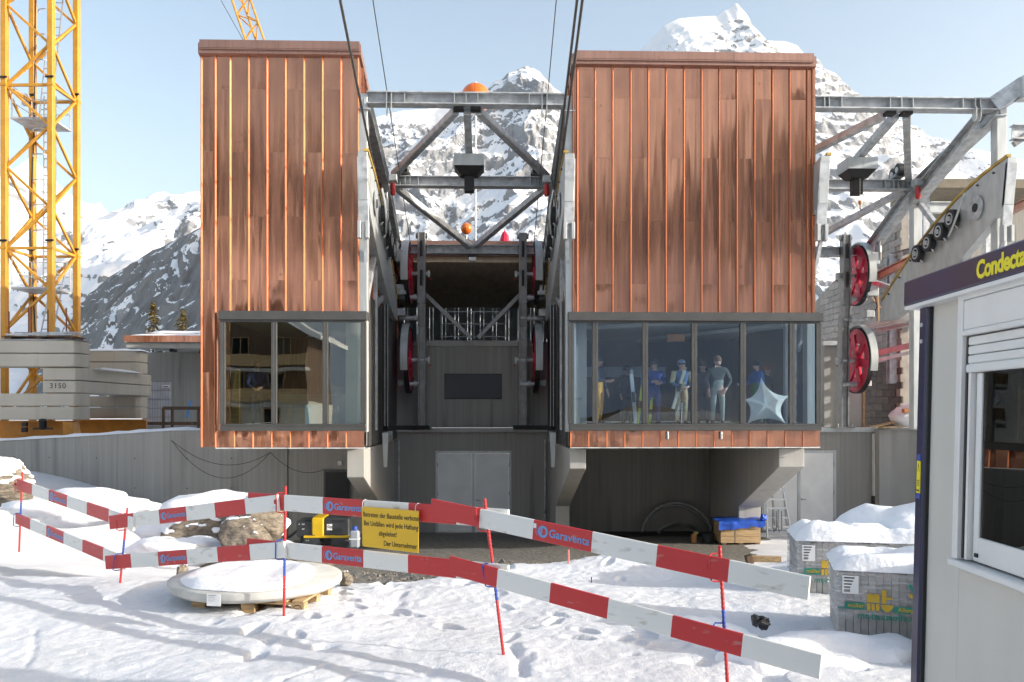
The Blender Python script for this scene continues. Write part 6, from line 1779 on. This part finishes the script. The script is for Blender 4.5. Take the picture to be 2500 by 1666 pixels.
boulder('dark slanting boulder in front of the pale boulder', atd(610, 1345, 11.3), .66, .4, .42, 23, .86, -.2, .5)
boulder('low dark stone at the right foot of the boulders', atd(735, 1370, 11.2), .5, .35, .2, 31, .75, 0, .35)
boulder('brown stone lying right of the concrete cover', atd(845, 1418, 9.9), .10, .11, .085, 41, .95)
boulder('small brown stone left of the concrete cover', atd(445, 1398, 10.4), .10, .12, .1, 45, .9)
boulder('snow-covered mound of stones at the far left edge', atd(-10, 1190, 14.2), .8, .7, .45, 52, .42)
heap('snow_heap', tuple(atd(520, 1275, 12.9)), 1.1, .7, .42, 'broad snow heap behind the boulders', 21)
heap('snow_heap', tuple(atd(440, 1345, 11.6)), .6, .5, .2, 'snow heap in front of the long boulder', 25)
heap('snow_heap', tuple(atd(210, 1240, 13.5)), 1.1, .8, .28, 'low snow bank behind the far left boards', 28)
# small stakes and litter
for (px, py0, py1, d, r, m, lab) in ((1388, 1378, 1342, 10.9, .012, 'pinkm', 'short pink stake at the edge of the yard'), (1444, 1441, 1409, 9.9, .006, 'ink', 'thin dark rod sticking out of the snow'), ):
    if m == 'pinkm': M[m] = mat('pink_marker', (.75, .25, .2), .6)
    b = MB(); p = atd(px, py0+4, d); rebar(b, p, atd(px, py1, d), r); tag(b.build('survey_stake', M[m]), lab, 'stake')
for k in range(70):
    x = rng.uniform(-2.2, 2.6); y = rng.uniform(10.2, 12.6)
# gravel and clods: too many to count
b = MB(); rr = random.Random(5)
for k in range(1500):
    x = rr.uniform(-2.4, 3.0); y = 10.3+rr.random()**1.5*5
    if float(yardmask(np.array([x]), np.array([y]))[0]) < .4: continue
    z = float(ground_full(np.array([x]), np.array([y]))[0]); s = rr.uniform(.012, .045)*(1.6 if rr.random() < .06 else 1)
    a = rr.uniform(0, 3); q = [Vector((math.cos(a+i*2.1)*s*rr.uniform(.7, 1.2), math.sin(a+i*2.1)*s*rr.uniform(.7, 1.2), 0)) for i in range(3)]
    tp = Vector((x+rr.uniform(-.3, .3)*s, y, z+s*rr.uniform(.5, 1)))
    o3 = [Vector((x, y, z-.006))+v for v in q]
    b.add(o3+[tp], [(0,1,3), (1,2,3), (2,0,3)])
o = b.build('gravel', M['rockm'] if 'rockm' in M else mat('gravel_stone', (.24, .21, .17), .9, 0, .3, 20)); tag(o, 'loose gravel and clods along the bank of the yard', 'gravel', kind='stuff')

# ------------------------------------------------------------------ trench roller
def roller():
    Y0 = 22.6; x0, x1 = X(722, Y0), X(884, Y0); zg = Z(1345, Y0)
    r = thing('trench_roller', 'small black and yellow trench roller parked under the left tower', 'roller', ((x0+x1)/2, Y0+.4, zg))
    k = (x1-x0)
    def bx(name, m, a0, a1, y0, y1, z0, z1, **kw): return part(r, name, m, lambda b: b.box(x0+k*a0, x0+k*a1, Y0+y0, Y0+y1, zg+z0, zg+z1), **kw)
    H_ = Z(1262, Y0)-zg
    bx('front_body', M['steel_bk'], 0, .30, .05, .8, .42*H_, .90*H_, bev=.04)
    bx('yellow_cowl', M['yel_m'], .24, .42, .0, .82, .40*H_, .99*H_, bev=.03)
    part(r, 'engine_cover', M['steel_bk'], lambda b: b.prism([(.42, .40), (.80, .40), (.80, .96), (.42, .98)], (x0, Y0+.04, zg), (k,0,0), (0,0,H_), (0,1,0), .74), bev=.03)
    bx('yellow_band', M['yel_m'], .12, .83, -.03, .85, .40*H_, .47*H_, bev=.01)
    bx('chassis', M['black'], .05, .95, .1, .75, .16*H_, .399*H_, bev=.02)
    for a in (.24, .66):
        dr = part(r, 'drum', M['steel_bk'], lambda b: b.ring((x0+k*a, Y0+.42, zg+.25*H_), (0,1,0), .0, .25*H_, .86, 26))
        for i in range(12):
            q = 2*math.pi*i/12; c = Vector((x0+k*a+math.cos(q)*.26*H_, Y0+.42, zg+.25*H_+math.sin(q)*.26*H_))
            b = MB(); b.box(c.x-.03, c.x+.03, c.y-.4, c.y+.4, c.z-.02, c.z+.02); b.build('drum_pad', M['steel_bk'], dr)
    for j in range(4): bx('vent_slot', M['black'], .50, .70, .034, .0385, (.56+.03*j)*H_, (.575+.03*j)*H_)
    for j in range(3): bx('vent_slot', M['black'], .54, .74, .034, .0385, (.84+.03*j)*H_, (.855+.03*j)*H_)
    lg = bx('maker_plate', M['paper'], .465, .545, .030, .0385, .62*H_, .80*H_)
    text_mesh('Gyp', .10*H_*1.0, M['ink'], r, (x0+k*.472, Y0+.028, zg+.69*H_), (1,0,0), (0,0,1), bold=.002)
    for a, z in ((.05, .80), (.10, .80), (.12, .80), (.10, .66), (.12, .66), (.16, .33), (.19, .33), (.76, .33), (.79, .33)):
        part(r, 'bolt', M['steel_white'], lambda b: b.tube((x0+k*a, Y0+.05, zg+z*H_), (x0+k*a, Y0-.035+.0, zg+z*H_), .014, 6))
    b = MB(); b.path([(x0, Y0+.3, zg+.6*H_), (x0-.1, Y0+.3, zg+.5*H_), (x0-.25, Y0+.3, zg+.38*H_), (x0-.4, Y0+.3, zg+.34*H_)], .035, 8); b.build('drawbar', M['black'], r)
    return r
M['steel_bk'] = mat('dark_grey_paint', (.045, .05, .055), .45, .1, .2, 4); M['yel_m'] = mat('machine_yellow', (.72, .46, .01), .45, 0, .1, 3)
roller()
cn = thing('canister', 'grey plastic canister with a blue cap behind the yellow sign', 'canister', at(866, 1335, 22.4))
c_ = at(866, 1315, 22.4)
part(cn, 'body', mat('grey_plastic', (.34, .37, .42), .5), lambda b: b.box(c_.x-.13, c_.x+.13, c_.y-.1, c_.y+.1, c_.z-.26, c_.z+.22), bev=.05)
part(cn, 'cap', M['blue'], lambda b: b.tube((c_.x, c_.y, c_.z+.22), (c_.x, c_.y, c_.z+.32), .07, 12))
part(cn, 'grip_band', M['paper'], lambda b: b.box(c_.x-.132, c_.x+.132, c_.y-.102, c_.y+.102, c_.z-.02, c_.z+.01))

# ------------------------------------------------------------------ things under the right tower
yl = 26.8
ld = thing('step_ladder', 'aluminium stepladder standing in front of the right white doors', 'ladder', at(1900, 1325, yl))
zg_ = Z(1326, yl); tp = (X(1893, yl), X(1914, yl), Z(1160, yl))
b = MB()
for q, (pb_, pt_) in enumerate(((1873, 1882), (1936, 1914))):
    part(ld, 'stile', M['ladder'], lambda b: b.bar((X(pb_, yl), yl, zg_), (X(pt_-2 if q == 0 else pt_, yl), yl+.35, tp[2]), .05, .07, (0,1,0)))
for k in range(7):
    f = (k+.6)/7.4
    part(ld, 'rung', M['ladder'], lambda b: b.bar((X(1873+(1880-1873)*f, yl), yl+.35*f, zg_+(tp[2]-zg_)*f), (X(1936+(1914-1936)*f, yl), yl+.35*f, zg_+(tp[2]-zg_)*f), .05, .06))
for q, (pb_, pt_) in enumerate(((1892, 1882), (1922, 1910))):
    part(ld, 'rear_stile', M['ladder'], lambda b: b.bar((X(pb_, yl+1.0), yl+1.0, zg_+.25), (X(pt_, yl+.4), yl+.4, tp[2]-.1), .05, .06, (0,1,0)))
for k in range(2):
    b = MB(); xx = X(1890+k*13, yl); b.path([(xx-.06, yl-.05, zg_+1.05), (xx-.07, yl-.05, zg_+.5), (xx-.02, yl-.05, zg_+.32), (xx+.06, yl-.05, zg_+.42), (xx+.05, yl-.05, zg_+1.0)], .012, 6); b.build('strap', M['black'], ld)
cr2 = thing('timber_crate', 'weathered timber crate on a pallet under the right tower', 'crate', at(1815, 1335, 25.0))
yk = 25.0; x0, x1 = X(1760, yk), X(1857, yk); zg_ = Z(1340, yk); zt_ = Z(1290, yk)
for j in range(3): part(cr2, 'side_board', M['wood_g'] if 'wood_g' in M else M['wood'], lambda b: b.box(x0, x1, yk, yk+.8, zg_+.14+j*.205, zg_+.335+j*.205))
for a in (.04, .46, .88): part(cr2, 'pallet_block', M['wood_dk'], lambda b: b.box(x0+(x1-x0)*a, x0+(x1-x0)*(a+.1), yk, yk+.8, zg_, zg_+.138))
part(cr2, 'steel_band', M['steel_dk'], lambda b: b.box(x0+(x1-x0)*.35, x0+(x1-x0)*.375, yk-.006, yk-.001, zg_+.14, zt_))
tpz = zg_+.76
tw = thing('blue_tarpaulin', 'crumpled blue tarpaulin over the timber crate', 'tarpaulin', ((x0+x1)/2, yk+.4, tpz))
nx, ny = 26, 14; vs = []
for j in range(ny+1):
    for i in range(nx+1):
        u, v = i/nx, j/ny; xx = x0-.08+(x1-x0+.2)*u; yy = yk-.06+1.0*min(1, max(0, (v-.3)/.7)); zz = tpz+.03+.05*mnoise.noise(Vector((u*6, v*5, 2)))+.10*u*(.5)
        if v < .3: zz = tpz+.03-(.3-v)/.3*(.26+.06*mnoise.noise(Vector((u*5, 1, 3)))-.12*u) + .03*mnoise.noise(Vector((u*9, v*9, 5))); yy -= .03*mnoise.noise(Vector((u*8, v*4, 8)))+.02
        vs.append((xx, yy, zz))
b = MB(); b.add(vs, [(j*(nx+1)+i, j*(nx+1)+i+1, (j+1)*(nx+1)+i+1, (j+1)*(nx+1)+i) for j in range(ny) for i in range(nx)]); b.build('sheet', M['tarp'], tw, smooth=True)
c_ = Vector((x1+.1, yk+.05, tpz+.12)); blob('corner_bunch', c_, .1, .1, .1, M['tarp'], 3, tw, 16, 10, .5, 3)
for (c, r, lab, py) in ((at(1652, 1303, 28.2), 1.22, 'large curved steel section leaning in the recess under the right tower', 0), (at(1660, 1303, 27.9), .72, 'smaller flat curved steel section in front of the large one', 1)):
    zc0 = c.z - (r-.95 if not py else .42)
    b = MB(); n = 28; pts = []
    R_ = (1.25 if not py else 1.15); a0 = math.radians(18 if not py else 52)
    h0 = math.sin(a0)*R_
    pts = [Vector((c.x+math.cos(a0+(math.pi-2*a0)*k/n)*R_*(.98 if not py else 1.0), c.y+.25*(math.sin(a0+(math.pi-2*a0)*k/n)*R_-h0), Z(1300, 28)+.05+math.sin(a0+(math.pi-2*a0)*k/n)*R_-h0+.0)) for k in range(n+1)]
    vsx = []
    b.path(pts, .055, 6); b.path([p+Vector((0, .12, -.09)) for p in pts], .05, 6)
    o = b.build('curved_section', M['steel_dk'], None, smooth='auto'); tag(o, lab, 'steel section', 'curved steel sections')
x0, x1 = X(1555, 27.5), X(1690, 27.5)
st = thing('stone_slab', 'stack of flat concrete slabs on the floor of the recess', 'slab stack', (x0, 27.5, Z(1335, 27.5)))
for k in range(4): part(st, 'slab', M['conc'], lambda b: b.box(x0-.6+k*.72, x0+.1+k*.72, 27.4, 28.6, Z(1338, 27.5), Z(1318, 27.5)), bev=.01)
part(st, 'bedding_sheet', M['black'], lambda b: b.box(x0-1.2, x1+.9, 27.6, 28.7, Z(1318, 27.5)+.003, Z(1312, 27.5)))
pp = at(1694, 1322, 25.6)
pi_ = thing('drain_pipe', 'short orange-brown drain pipe standing beside the crate', 'pipe', (pp.x, pp.y, Z(1340, 25.6)))
part(pi_, 'pipe', M['clay'], lambda b: b.tube((pp.x, pp.y, Z(1340, 25.6)), (pp.x, pp.y, Z(1306, 25.6)), .085, 16), smooth='auto')
part(pi_, 'pipe_cap', mat('lime_cap', (.45, .38, .12), .6), lambda b: b.tube((pp.x+.06, pp.y, Z(1306, 25.6)), (pp.x+.06, pp.y, Z(1300, 25.6)), .075, 14))
pp = at(1728, 1322, 25.5)
bn = thing('dark_barrel', 'dark green-grey bin next to the drain pipe', 'bin', (pp.x, pp.y, Z(1341, 25.5)))
part(bn, 'body', mat('dark_bin', (.03, .035, .035), .6), lambda b: b.lathe([(.15, -.23), (.17, -.2), (.18, .2), (.19, .22), (.17, .24)], (pp.x, pp.y, pp.z), n=20), smooth='auto')
tb = thing('timber_beam', 'sawn timber beam lying on the snow before the crate', 'beam', at(1860, 1368, 19.5))
part(tb, 'beam', M['wood'], lambda b: b.bar(at(1824, 1364, 20.2), at(1908, 1366, 20.0), .14, .14), bev=.008)
part(tb, 'end_block', M['wood_dk'], lambda b: b.bar(at(1822, 1368, 20.1), at(1836, 1364, 20.1), .2, .2))
boulder('flat sandy stone in front of the timber beam', atd(1900, 1402, 15.0), .5, .4, .16, 61, .95)
# ------------------------------------------------------------------ people in the waiting room
def skin_figure(name, J, E, R, root_v, classify, mats, parent):
    me = bpy.data.meshes.new(name); me.from_pydata(J, E, [])
    ob = bpy.data.objects.new(name, me); COL.objects.link(ob)
    sk = ob.modifiers.new('skin', 'SKIN'); sk.use_smooth_shade = True
    ob.modifiers.new('sub', 'SUBSURF').levels = 2
    sv = me.skin_vertices[0].data
    for i, r in enumerate(R): sv[i].radius = r if isinstance(r, tuple) else (r, r)
    for i in range(len(J)): sv[i].use_root = (i == root_v)
    dg = bpy.context.evaluated_depsgraph_get(); dg.update()
    m2 = bpy.data.meshes.new_from_object(ob.evaluated_get(dg))
    bpy.data.objects.remove(ob)
    m2.materials.clear()
    for m in mats: m2.materials.append(m)
    P = [Vector(j) for j in J]
    segs = [(P[a], P[c], classify[k]) for k, (a, c) in enumerate(E)]
    npoly = len(m2.polygons); cen = np.empty(npoly*3, np.float32); m2.polygons.foreach_get('center', cen); cen = cen.reshape(-1, 3)
    best = np.full(npoly, 1e9); mi = np.zeros(npoly, np.int32)
    for a, q, cl in segs:
        d = np.array(q-a); t = np.clip(((cen-np.array(a))@d)/max(float(d@d), 1e-9), 0, 1)
        dist = np.linalg.norm(cen-np.array(a)-t[:, None]*d, axis=1); w_ = dist < best
        best[w_] = dist[w_]; mi[w_] = cl
    m2.polygons.foreach_set('material_index', mi); m2.polygons.foreach_set('use_smooth', np.ones(npoly, dtype=bool))
    o = bpy.data.objects.new(name, m2); COL.objects.link(o); o.parent = parent
    return o
def cloth(name, c): return mat(name, c, .8, 0, .12, 12)
def person(label, loc, rz, jacket, trousers, pose='stand', hat=None, h=1.76, arms=None, sleeve=None):
    root = thing('person', label, 'person', loc, 'people waiting behind the glass', local=True)
    s = h/1.76
    L = (Vector((-.20,0,1.43)), Vector((-.27,.03,1.15)), Vector((-.24,-.10,.93)), Vector((-.23,-.14,.84)))
    Rr = (Vector((.20,0,1.43)), Vector((.27,.03,1.15)), Vector((.24,-.10,.93)), Vector((.23,-.14,.84)))
    if arms == 'folded':
        L = (L[0], Vector((-.28,-.02,1.17)), Vector((-.05,-.22,1.13)), Vector((.04,-.23,1.14))); Rr = (Rr[0], Vector((.28,-.02,1.17)), Vector((.05,-.25,1.18)), Vector((-.04,-.26,1.18)))
    if arms == 'pocket':
        Rr = (Rr[0], Vector((.34,.06,1.16)), Vector((.22,-.06,.96)), Vector((.18,-.1,.9)))
    if arms == 'hold':
        L = (L[0], Vector((-.28,-.02,1.16)), Vector((-.16,-.25,1.02)), Vector((-.10,-.31,1.0))); Rr = (Rr[0], Vector((.30,.0,1.15)), Vector((.10,-.24,1.05)), Vector((.03,-.29,1.02)))
    if arms == 'reach':
        L = (L[0], Vector((-.26,-.10,1.17)), Vector((-.22,-.34,1.12)), Vector((-.2,-.43,1.13)))
    J = [(0,0,.96), (0,.01,1.14), (0,.01,1.36), (0,.0,1.50), (0,-.015,1.58), (0,-.02,1.655), (0,-.01,1.72)]
    E = [(0,1), (1,2), (2,3), (3,4), (4,5), (5,6)]; C = [1, 0, 0, 2, 2, 2]
    R = [(.15,.115), (.145,.11), (.175,.115), .058, .072, .088, .06]
    for A in (L, Rr):
        i = len(J); J += [tuple(v) for v in A]; R += [.075, .055, .036, .03]
        E += [(2, i), (i, i+1), (i+1, i+2), (i+2, i+3)]; C += [0, 0, 0, 2]
        d = (A[3]-A[2]).normalized(); sd = d.cross(Vector((0, 1, 0)))
        if sd.length < .1: sd = d.cross(Vector((1, 0, 0)))
        sd.normalize(); up2 = sd.cross(d)
        for k, (off, ln) in enumerate(((-.024, .07), (-.008, .08), (.008, .078), (.022, .062))):
            j = len(J); q = A[3]+d*.045+sd*off; J += [tuple(q), tuple(q+d*ln*.6+up2*.008), tuple(q+d*ln+up2*.03)]; R += [.010, .009, .007]
            E += [(i+3, j), (j, j+1), (j+1, j+2)]; C += [2, 2, 2]
        j = len(J); q = A[3]+sd*-.035-up2*.0; J += [tuple(q+d*.015), tuple(q+d*.05-sd*.02)]; R += [.011, .009]; E += [(i+3, j), (j, j+1)]; C += [2, 2]
    for sx in (-1, 1):
        i = len(J); st = .03 if sx > 0 else -.02
        J += [(sx*.095, 0, .90), (sx*.12, -.02+st, .50), (sx*.125, .03+st, .10), (sx*.13, -.11+st, .05)]; R += [.10, .072, .055, (.05,.045)]
        E += [(0, i), (i, i+1), (i+1, i+2), (i+2, i+3)]; C += [1, 1, 1, 3]
    J = [tuple(Vector(j)*s) for j in J]; R = [tuple(k*s for k in r) if isinstance(r, tuple) else r*s for r in R]
    mats = [cloth('jacket_cloth', jacket), cloth('trouser_cloth', trousers), M['skin'], M['black']]
    skin_figure('body', J, E, R, 0, C, mats, root)
    def P(name, m, fn, **k):
        b = MB(); fn(b); o = b.build(name, m, None, **k); o.parent = root; return o
    hz = 1.645*s
    P('nose', M['skin'], lambda b: b.sphere((0, -.115*s, hz-.012), .016*s, (1, 1.1, 1.4), 8, 6), smooth=True)
    for sx in (-1, 1):
        P('eye', M['ink'], lambda b: b.sphere((sx*.033*s, -.098*s, hz+.015), .009*s, (1.2, 1, .8), 8, 6), smooth=True)
        P('ear', M['skin'], lambda b: b.sphere((sx*.092*s, .0, hz-.005), .022*s, (.5, .8, 1.3), 8, 6), smooth=True)
    P('mouth', MATS.get('lips') or mat('lips', (.35, .12, .10), .6), lambda b: b.sphere((0, -.098*s, hz-.055), .02*s, (1.1, .5, .3), 8, 6), smooth=True)
    if sleeve:
        P('sleeve_panel', cloth('sleeve_cloth', sleeve), lambda b: (b.tube(Vector(L[0])*s+Vector((0,0,.03)), Vector(L[1])*s, .085*s, 10, .064*s), b.tube(Vector(Rr[0])*s+Vector((0,0,.03)), Vector(Rr[1])*s, .085*s, 10, .064*s)) and None, smooth='auto')
    if hat:
        kind, col = hat
        mm = mat('headgear', col, .4 if kind == 'helmet' else .85, 0, .1)
        r0 = .112 if kind == 'helmet' else .104
        prof = [(r0*1.0*s, -.03*s), (r0*1.03*s, .02*s), (r0*.93*s, .065*s), (r0*.68*s, .10*s), (r0*.3*s, .122*s), (.005, .126*s)]
        P('helmet' if kind == 'helmet' else ('hair' if kind == 'hair' else 'cap'), mm, lambda b: b.lathe(prof, (0, .012*s, hz+.035*s), n=20), smooth='auto')
        if kind == 'helmet':
            P('goggles', M['steel_bk'], lambda b: b.ring((0, .012*s, hz+.03*s), (0,0,1), .106*s, .119*s, .045*s, 16, math.pi*.62, math.pi*1.38, (0,1,0)))
    root.location = loc; root.rotation_euler = (0, 0, rz)
    return root
FZ = 1.602
def pp_(px, y): return (X(px, y), y, FZ)
person('person in a blue ski suit with helmet and folded arms', pp_(1597, 22.9), .1, (.02, .06, .30), (.02, .06, .26), hat=('helmet', (.05, .06, .09)), arms='folded')
pers = person('person in a cream and blue ski jacket holding skis', pp_(1664, 22.5), .15, (.10, .20, .38), (.62, .52, .30), hat=('helmet', (.25, .32, .45)), arms='hold', sleeve=(.66, .56, .33), h=1.74)
person('person in dark clothes looking up, behind the man in the padded jacket', pp_(1716, 23.6), -.1, (.03, .035, .06), (.02, .02, .03), hat=('hair', (.05, .035, .03)), h=1.76)
person('man in a dark padded jacket and grey-green trousers, hand in pocket', pp_(1752, 22.5), -.15, (.085, .095, .085), (.30, .33, .28), hat=('hair', (.16, .09, .05)), arms='pocket', h=1.84)
person('person in a blue jacket turned left behind the star', pp_(1848, 22.9), -1.3, (.02, .14, .46), (.06, .22, .05), hat=('cap', (.03, .03, .05)), arms='reach', h=1.74)
person('person in a dark jacket and ochre trousers beside the left column', pp_(1462, 22.9), .9, (.07, .10, .15), (.70, .36, .06), hat=('helmet', (.03, .05, .06)), arms='reach', h=1.86)
person('person with red hair half hidden behind the blue jacket', pp_(1872, 23.9), .6, (.03, .03, .05), (.03, .03, .05), hat=('hair', (.45, .10, .05)), h=1.66)
person('person in black standing at the back of the waiting room', pp_(1530, 25.2), .2, (.05, .055, .08), (.03, .03, .05), hat=('helmet', (.10, .11, .14)), h=1.72)
def skis(label, p, q, c, w=.1):
    t = thing('ski_pair', label, 'skis', p, 'skis held or leaning in the waiting room')
    for k in range(2):
        o = Vector((.012*k, -.03*k, 0)); P0, P1 = Vector(p)+o, Vector(q)+o
        d = (P1-P0)
        b = MB(); b.bar(P0, P0+d*.93, w, .014, (0,1,0)); b.bar(P0+d*.93, P1+Vector((0,-.06,0)), w*.8, .012, (0,1,0)); b.build('ski', c[k], t)
    b = MB(); b.bar(Vector(p)+(Vector(q)-Vector(p))*.42+Vector((0,-.07,0)), Vector(p)+(Vector(q)-Vector(p))*.60+Vector((0,-.07,0)), .07, .06, (0,1,0)); b.build('binding', M['black'], t)
    return t
sm1 = mat('cream_ski', (.62, .58, .44), .3); sm2 = mat('lime_ski', (.50, .58, .06), .35); sm3 = mat('pale_ski', (.55, .57, .60), .3); sm4 = mat('sky_ski', (.10, .35, .60), .3)
skis('cream skis held slanting by the skier in cream and blue', (X(1642, 22.2), 22.2, FZ+.45), (X(1672, 22.3), 22.3, FZ+1.55), (sm1, sm1), .07)
skis('grey skis standing upright near the back of the room', (X(1552, 22.6), 22.6, FZ), (X(1541, 22.6), 22.7, FZ+1.5), (sm3, sm3), .09)
skis('yellow-green skis bunched beside the second mullion', (X(1556, 22.4), 22.4, FZ), (X(1567, 22.4), 22.4, FZ+1.1), (sm2, sm2), .06)
skis('blue ski standing behind the second mullion', (X(1566, 22.8), 22.8, FZ), (X(1567, 22.8), 22.8, FZ+1.72), (sm4, sm4), .05)
skis('lime skis leaning beside the blue ski suit', (X(1584, 22.3), 22.3, FZ), (X(1590, 22.3), 22.3, FZ+.72), (sm2, sm2), .06)
for (a, c, lab) in (((1664, 1036), (1665, 984), 'white ski pole held by the cream and blue skier'), ((1650, 1015), (1658, 992), 'shorter white ski pole beside the first')):
    b = MB(); y = 22.15; b.tube(at(a[0], a[1], y), at(c[0], c[1], y), .009, 8); tag(b.build('ski_pole', M['paper']), lab, 'ski pole')
gl_ = mat('tan_leather', (.32, .14, .05), .6)
o = blob('glove', at(1668, 968, 22.2), .075, .06, .14, gl_, 4, None, 16, 12, .25, 2); tag(o, 'brown leather mitten hanging at the waist of the cream skier', 'mitten')
# white star decoration
stc = at(1864, 990, 22.0)
M['starm'] = mat('white_star_paper', (.66, .66, .60), .7, 0, .05, 8)
def star():
    c = stc; b = MB(); tips = [(1858, 921), (1926, 967), (1918, 1034), (1824, 1035), (1818, 976)]
    T = [at(px, py, 22.0) for px, py in tips]
    n = len(T); vs = []; fs = []
    fr, bk = c+Vector((0, -.16, 0)), c+Vector((0, .16, 0))
    ang = []
    vs = [fr, bk]
    ring = []
    for i in range(n):
        a, d = T[i], T[(i+1) % n]
        K = 7
        for k in range(K):
            t = k/K
            mid = (a+d)/2; inner = c.lerp(mid, .45)
            # curved edge: quadratic through the inner point
            p = a*(1-t)**2 + inner*2*t*(1-t) + d*t*t
            ring.append(p)
    N = len(ring)
    lay = [(1.0, 0), (.6, .07), (.3, .12)]
    for sgn in (-1, 1):
        for f, dy in lay:
            for p in ring: vs.append(c.lerp(p, f)+Vector((0, sgn*dy, 0)))
    def idx(s, l, i): return 2+(s*3+l)*N+i % N
    for s in (0, 1):
        for l in (0, 1):
            for i in range(N): fs.append((idx(s, l, i), idx(s, l, i+1), idx(s, l+1, i+1), idx(s, l+1, i)))
        for i in range(N): fs.append((idx(s, 2, i), idx(s, 2, i+1), s))
    b.add(vs, fs)
    bm_o = b.build('star_decoration', M['starm'], None, smooth=True)
    return tag(bm_o, 'big white paper star standing behind the right window panes', 'star')
star()
# a person at the counter of the left tower
person('person in blue work clothes behind the left window', (X(628, 24.4), 24.4, FZ), .4, (.03, .08, .30), (.03, .05, .12), hat=('cap', (.05, .05, .06)), arms='hold', h=1.78)

# ------------------------------------------------------------------ chalet behind the photographer, seen mirrored in glass and copper
def chalet(label, x0, x1, y, zr, col, floors):
    t = thing('chalet', label, 'house', ((x0+x1)/2, y, 0), 'houses behind the photographer')
    part(t, 'wall', M['plaster'], lambda b: b.box(x0, x1, y-9, y, -.2, zr*.36))
    part(t, 'timber_wall', M['wood_dk'], lambda b: b.box(x0+.1, x1-.1, y-8.9, y-.1, zr*.36+.003, zr))
    xm = (x0+x1)/2
    part(t, 'roof', M['snow'], lambda b: b.prism([(x0-1.2, zr-.5), (xm, zr+2.6), (x1+1.2, zr-.5), (x1+1.2, zr-.2), (xm, zr+3.0), (x0-1.2, zr-.2)], (0, y+1.2, 0), (1,0,0), (0,0,1), (0,-1,0), 11))
    part(t, 'gable', M['wood_dk'], lambda b: b.prism([(x0+.1, zr+.002), (x1-.1, zr+.002), (xm, zr+2.5)], (0, y-.12, 0), (1,0,0), (0,0,1), (0,-1,0), .2))
    for f in range(1, floors):
        z = zr*f/floors
        part(t, 'balcony_slab', M['conc_lt'], lambda b: b.box(x0-.2, x1+.2, y, y+1.3, z-.22, z))
        part(t, 'balcony_rail', M['wood'], lambda b: b.box(x0-.2, x1+.2, y+1.22, y+1.3, z+.15, z+.95))
    for f in range(floors):
        for k in range(3):
            xx = x0+(x1-x0)*(k+.5+.12*f)/3.4; z = zr*f/floors+.9
            w_ = part(t, 'window', M['glass_k'], lambda b: b.box(xx-.55, xx+.55, y+.005, y+.02, z, z+1.25))
            b = MB(); b.box(xx-.62, xx-.55, y, y+.06, z-.06, z+1.31); b.box(xx+.55, xx+.62, y, y+.06, z-.06, z+1.31); b.box(xx-.55, xx+.55, y, y+.06, z+1.25, z+1.31); b.box(xx-.55, xx+.55, y, y+.06, z-.06, z); b.box(xx-.03, xx+.03, y+.02, y+.06, z, z+1.25); b.build('frame', M['wood'], w_)
chalet('timber chalet with concrete balconies behind the photographer', -22, -12.6, -16, 7.4, 0, 3)
for o in bpy.data.objects:
    for k in ('_local', '_mirror'):
        if k in o: del o[k]
# ------------------------------------------------------------------ the air of the valley
hb = MB(); hb.box(-9500, 9500, -9500, 9500, -45, 2900)
hz_ = hb.build('haze', bpy.data.materials.new('valley_air'))
mz = hz_.data.materials[0]; mz.use_nodes = True; nt = mz.node_tree
nt.nodes.remove(nt.nodes['Principled BSDF'])
pv = nt.nodes.new('ShaderNodeVolumePrincipled'); pv.inputs['Color'].default_value = (.86, .92, 1, 1); pv.inputs['Density'].default_value = 3.0e-5; pv.inputs['Anisotropy'].default_value = .2
nt.links.new(pv.outputs[0], nt.nodes['Material Output'].inputs['Volume'])
hz_['kind'] = 'stuff'
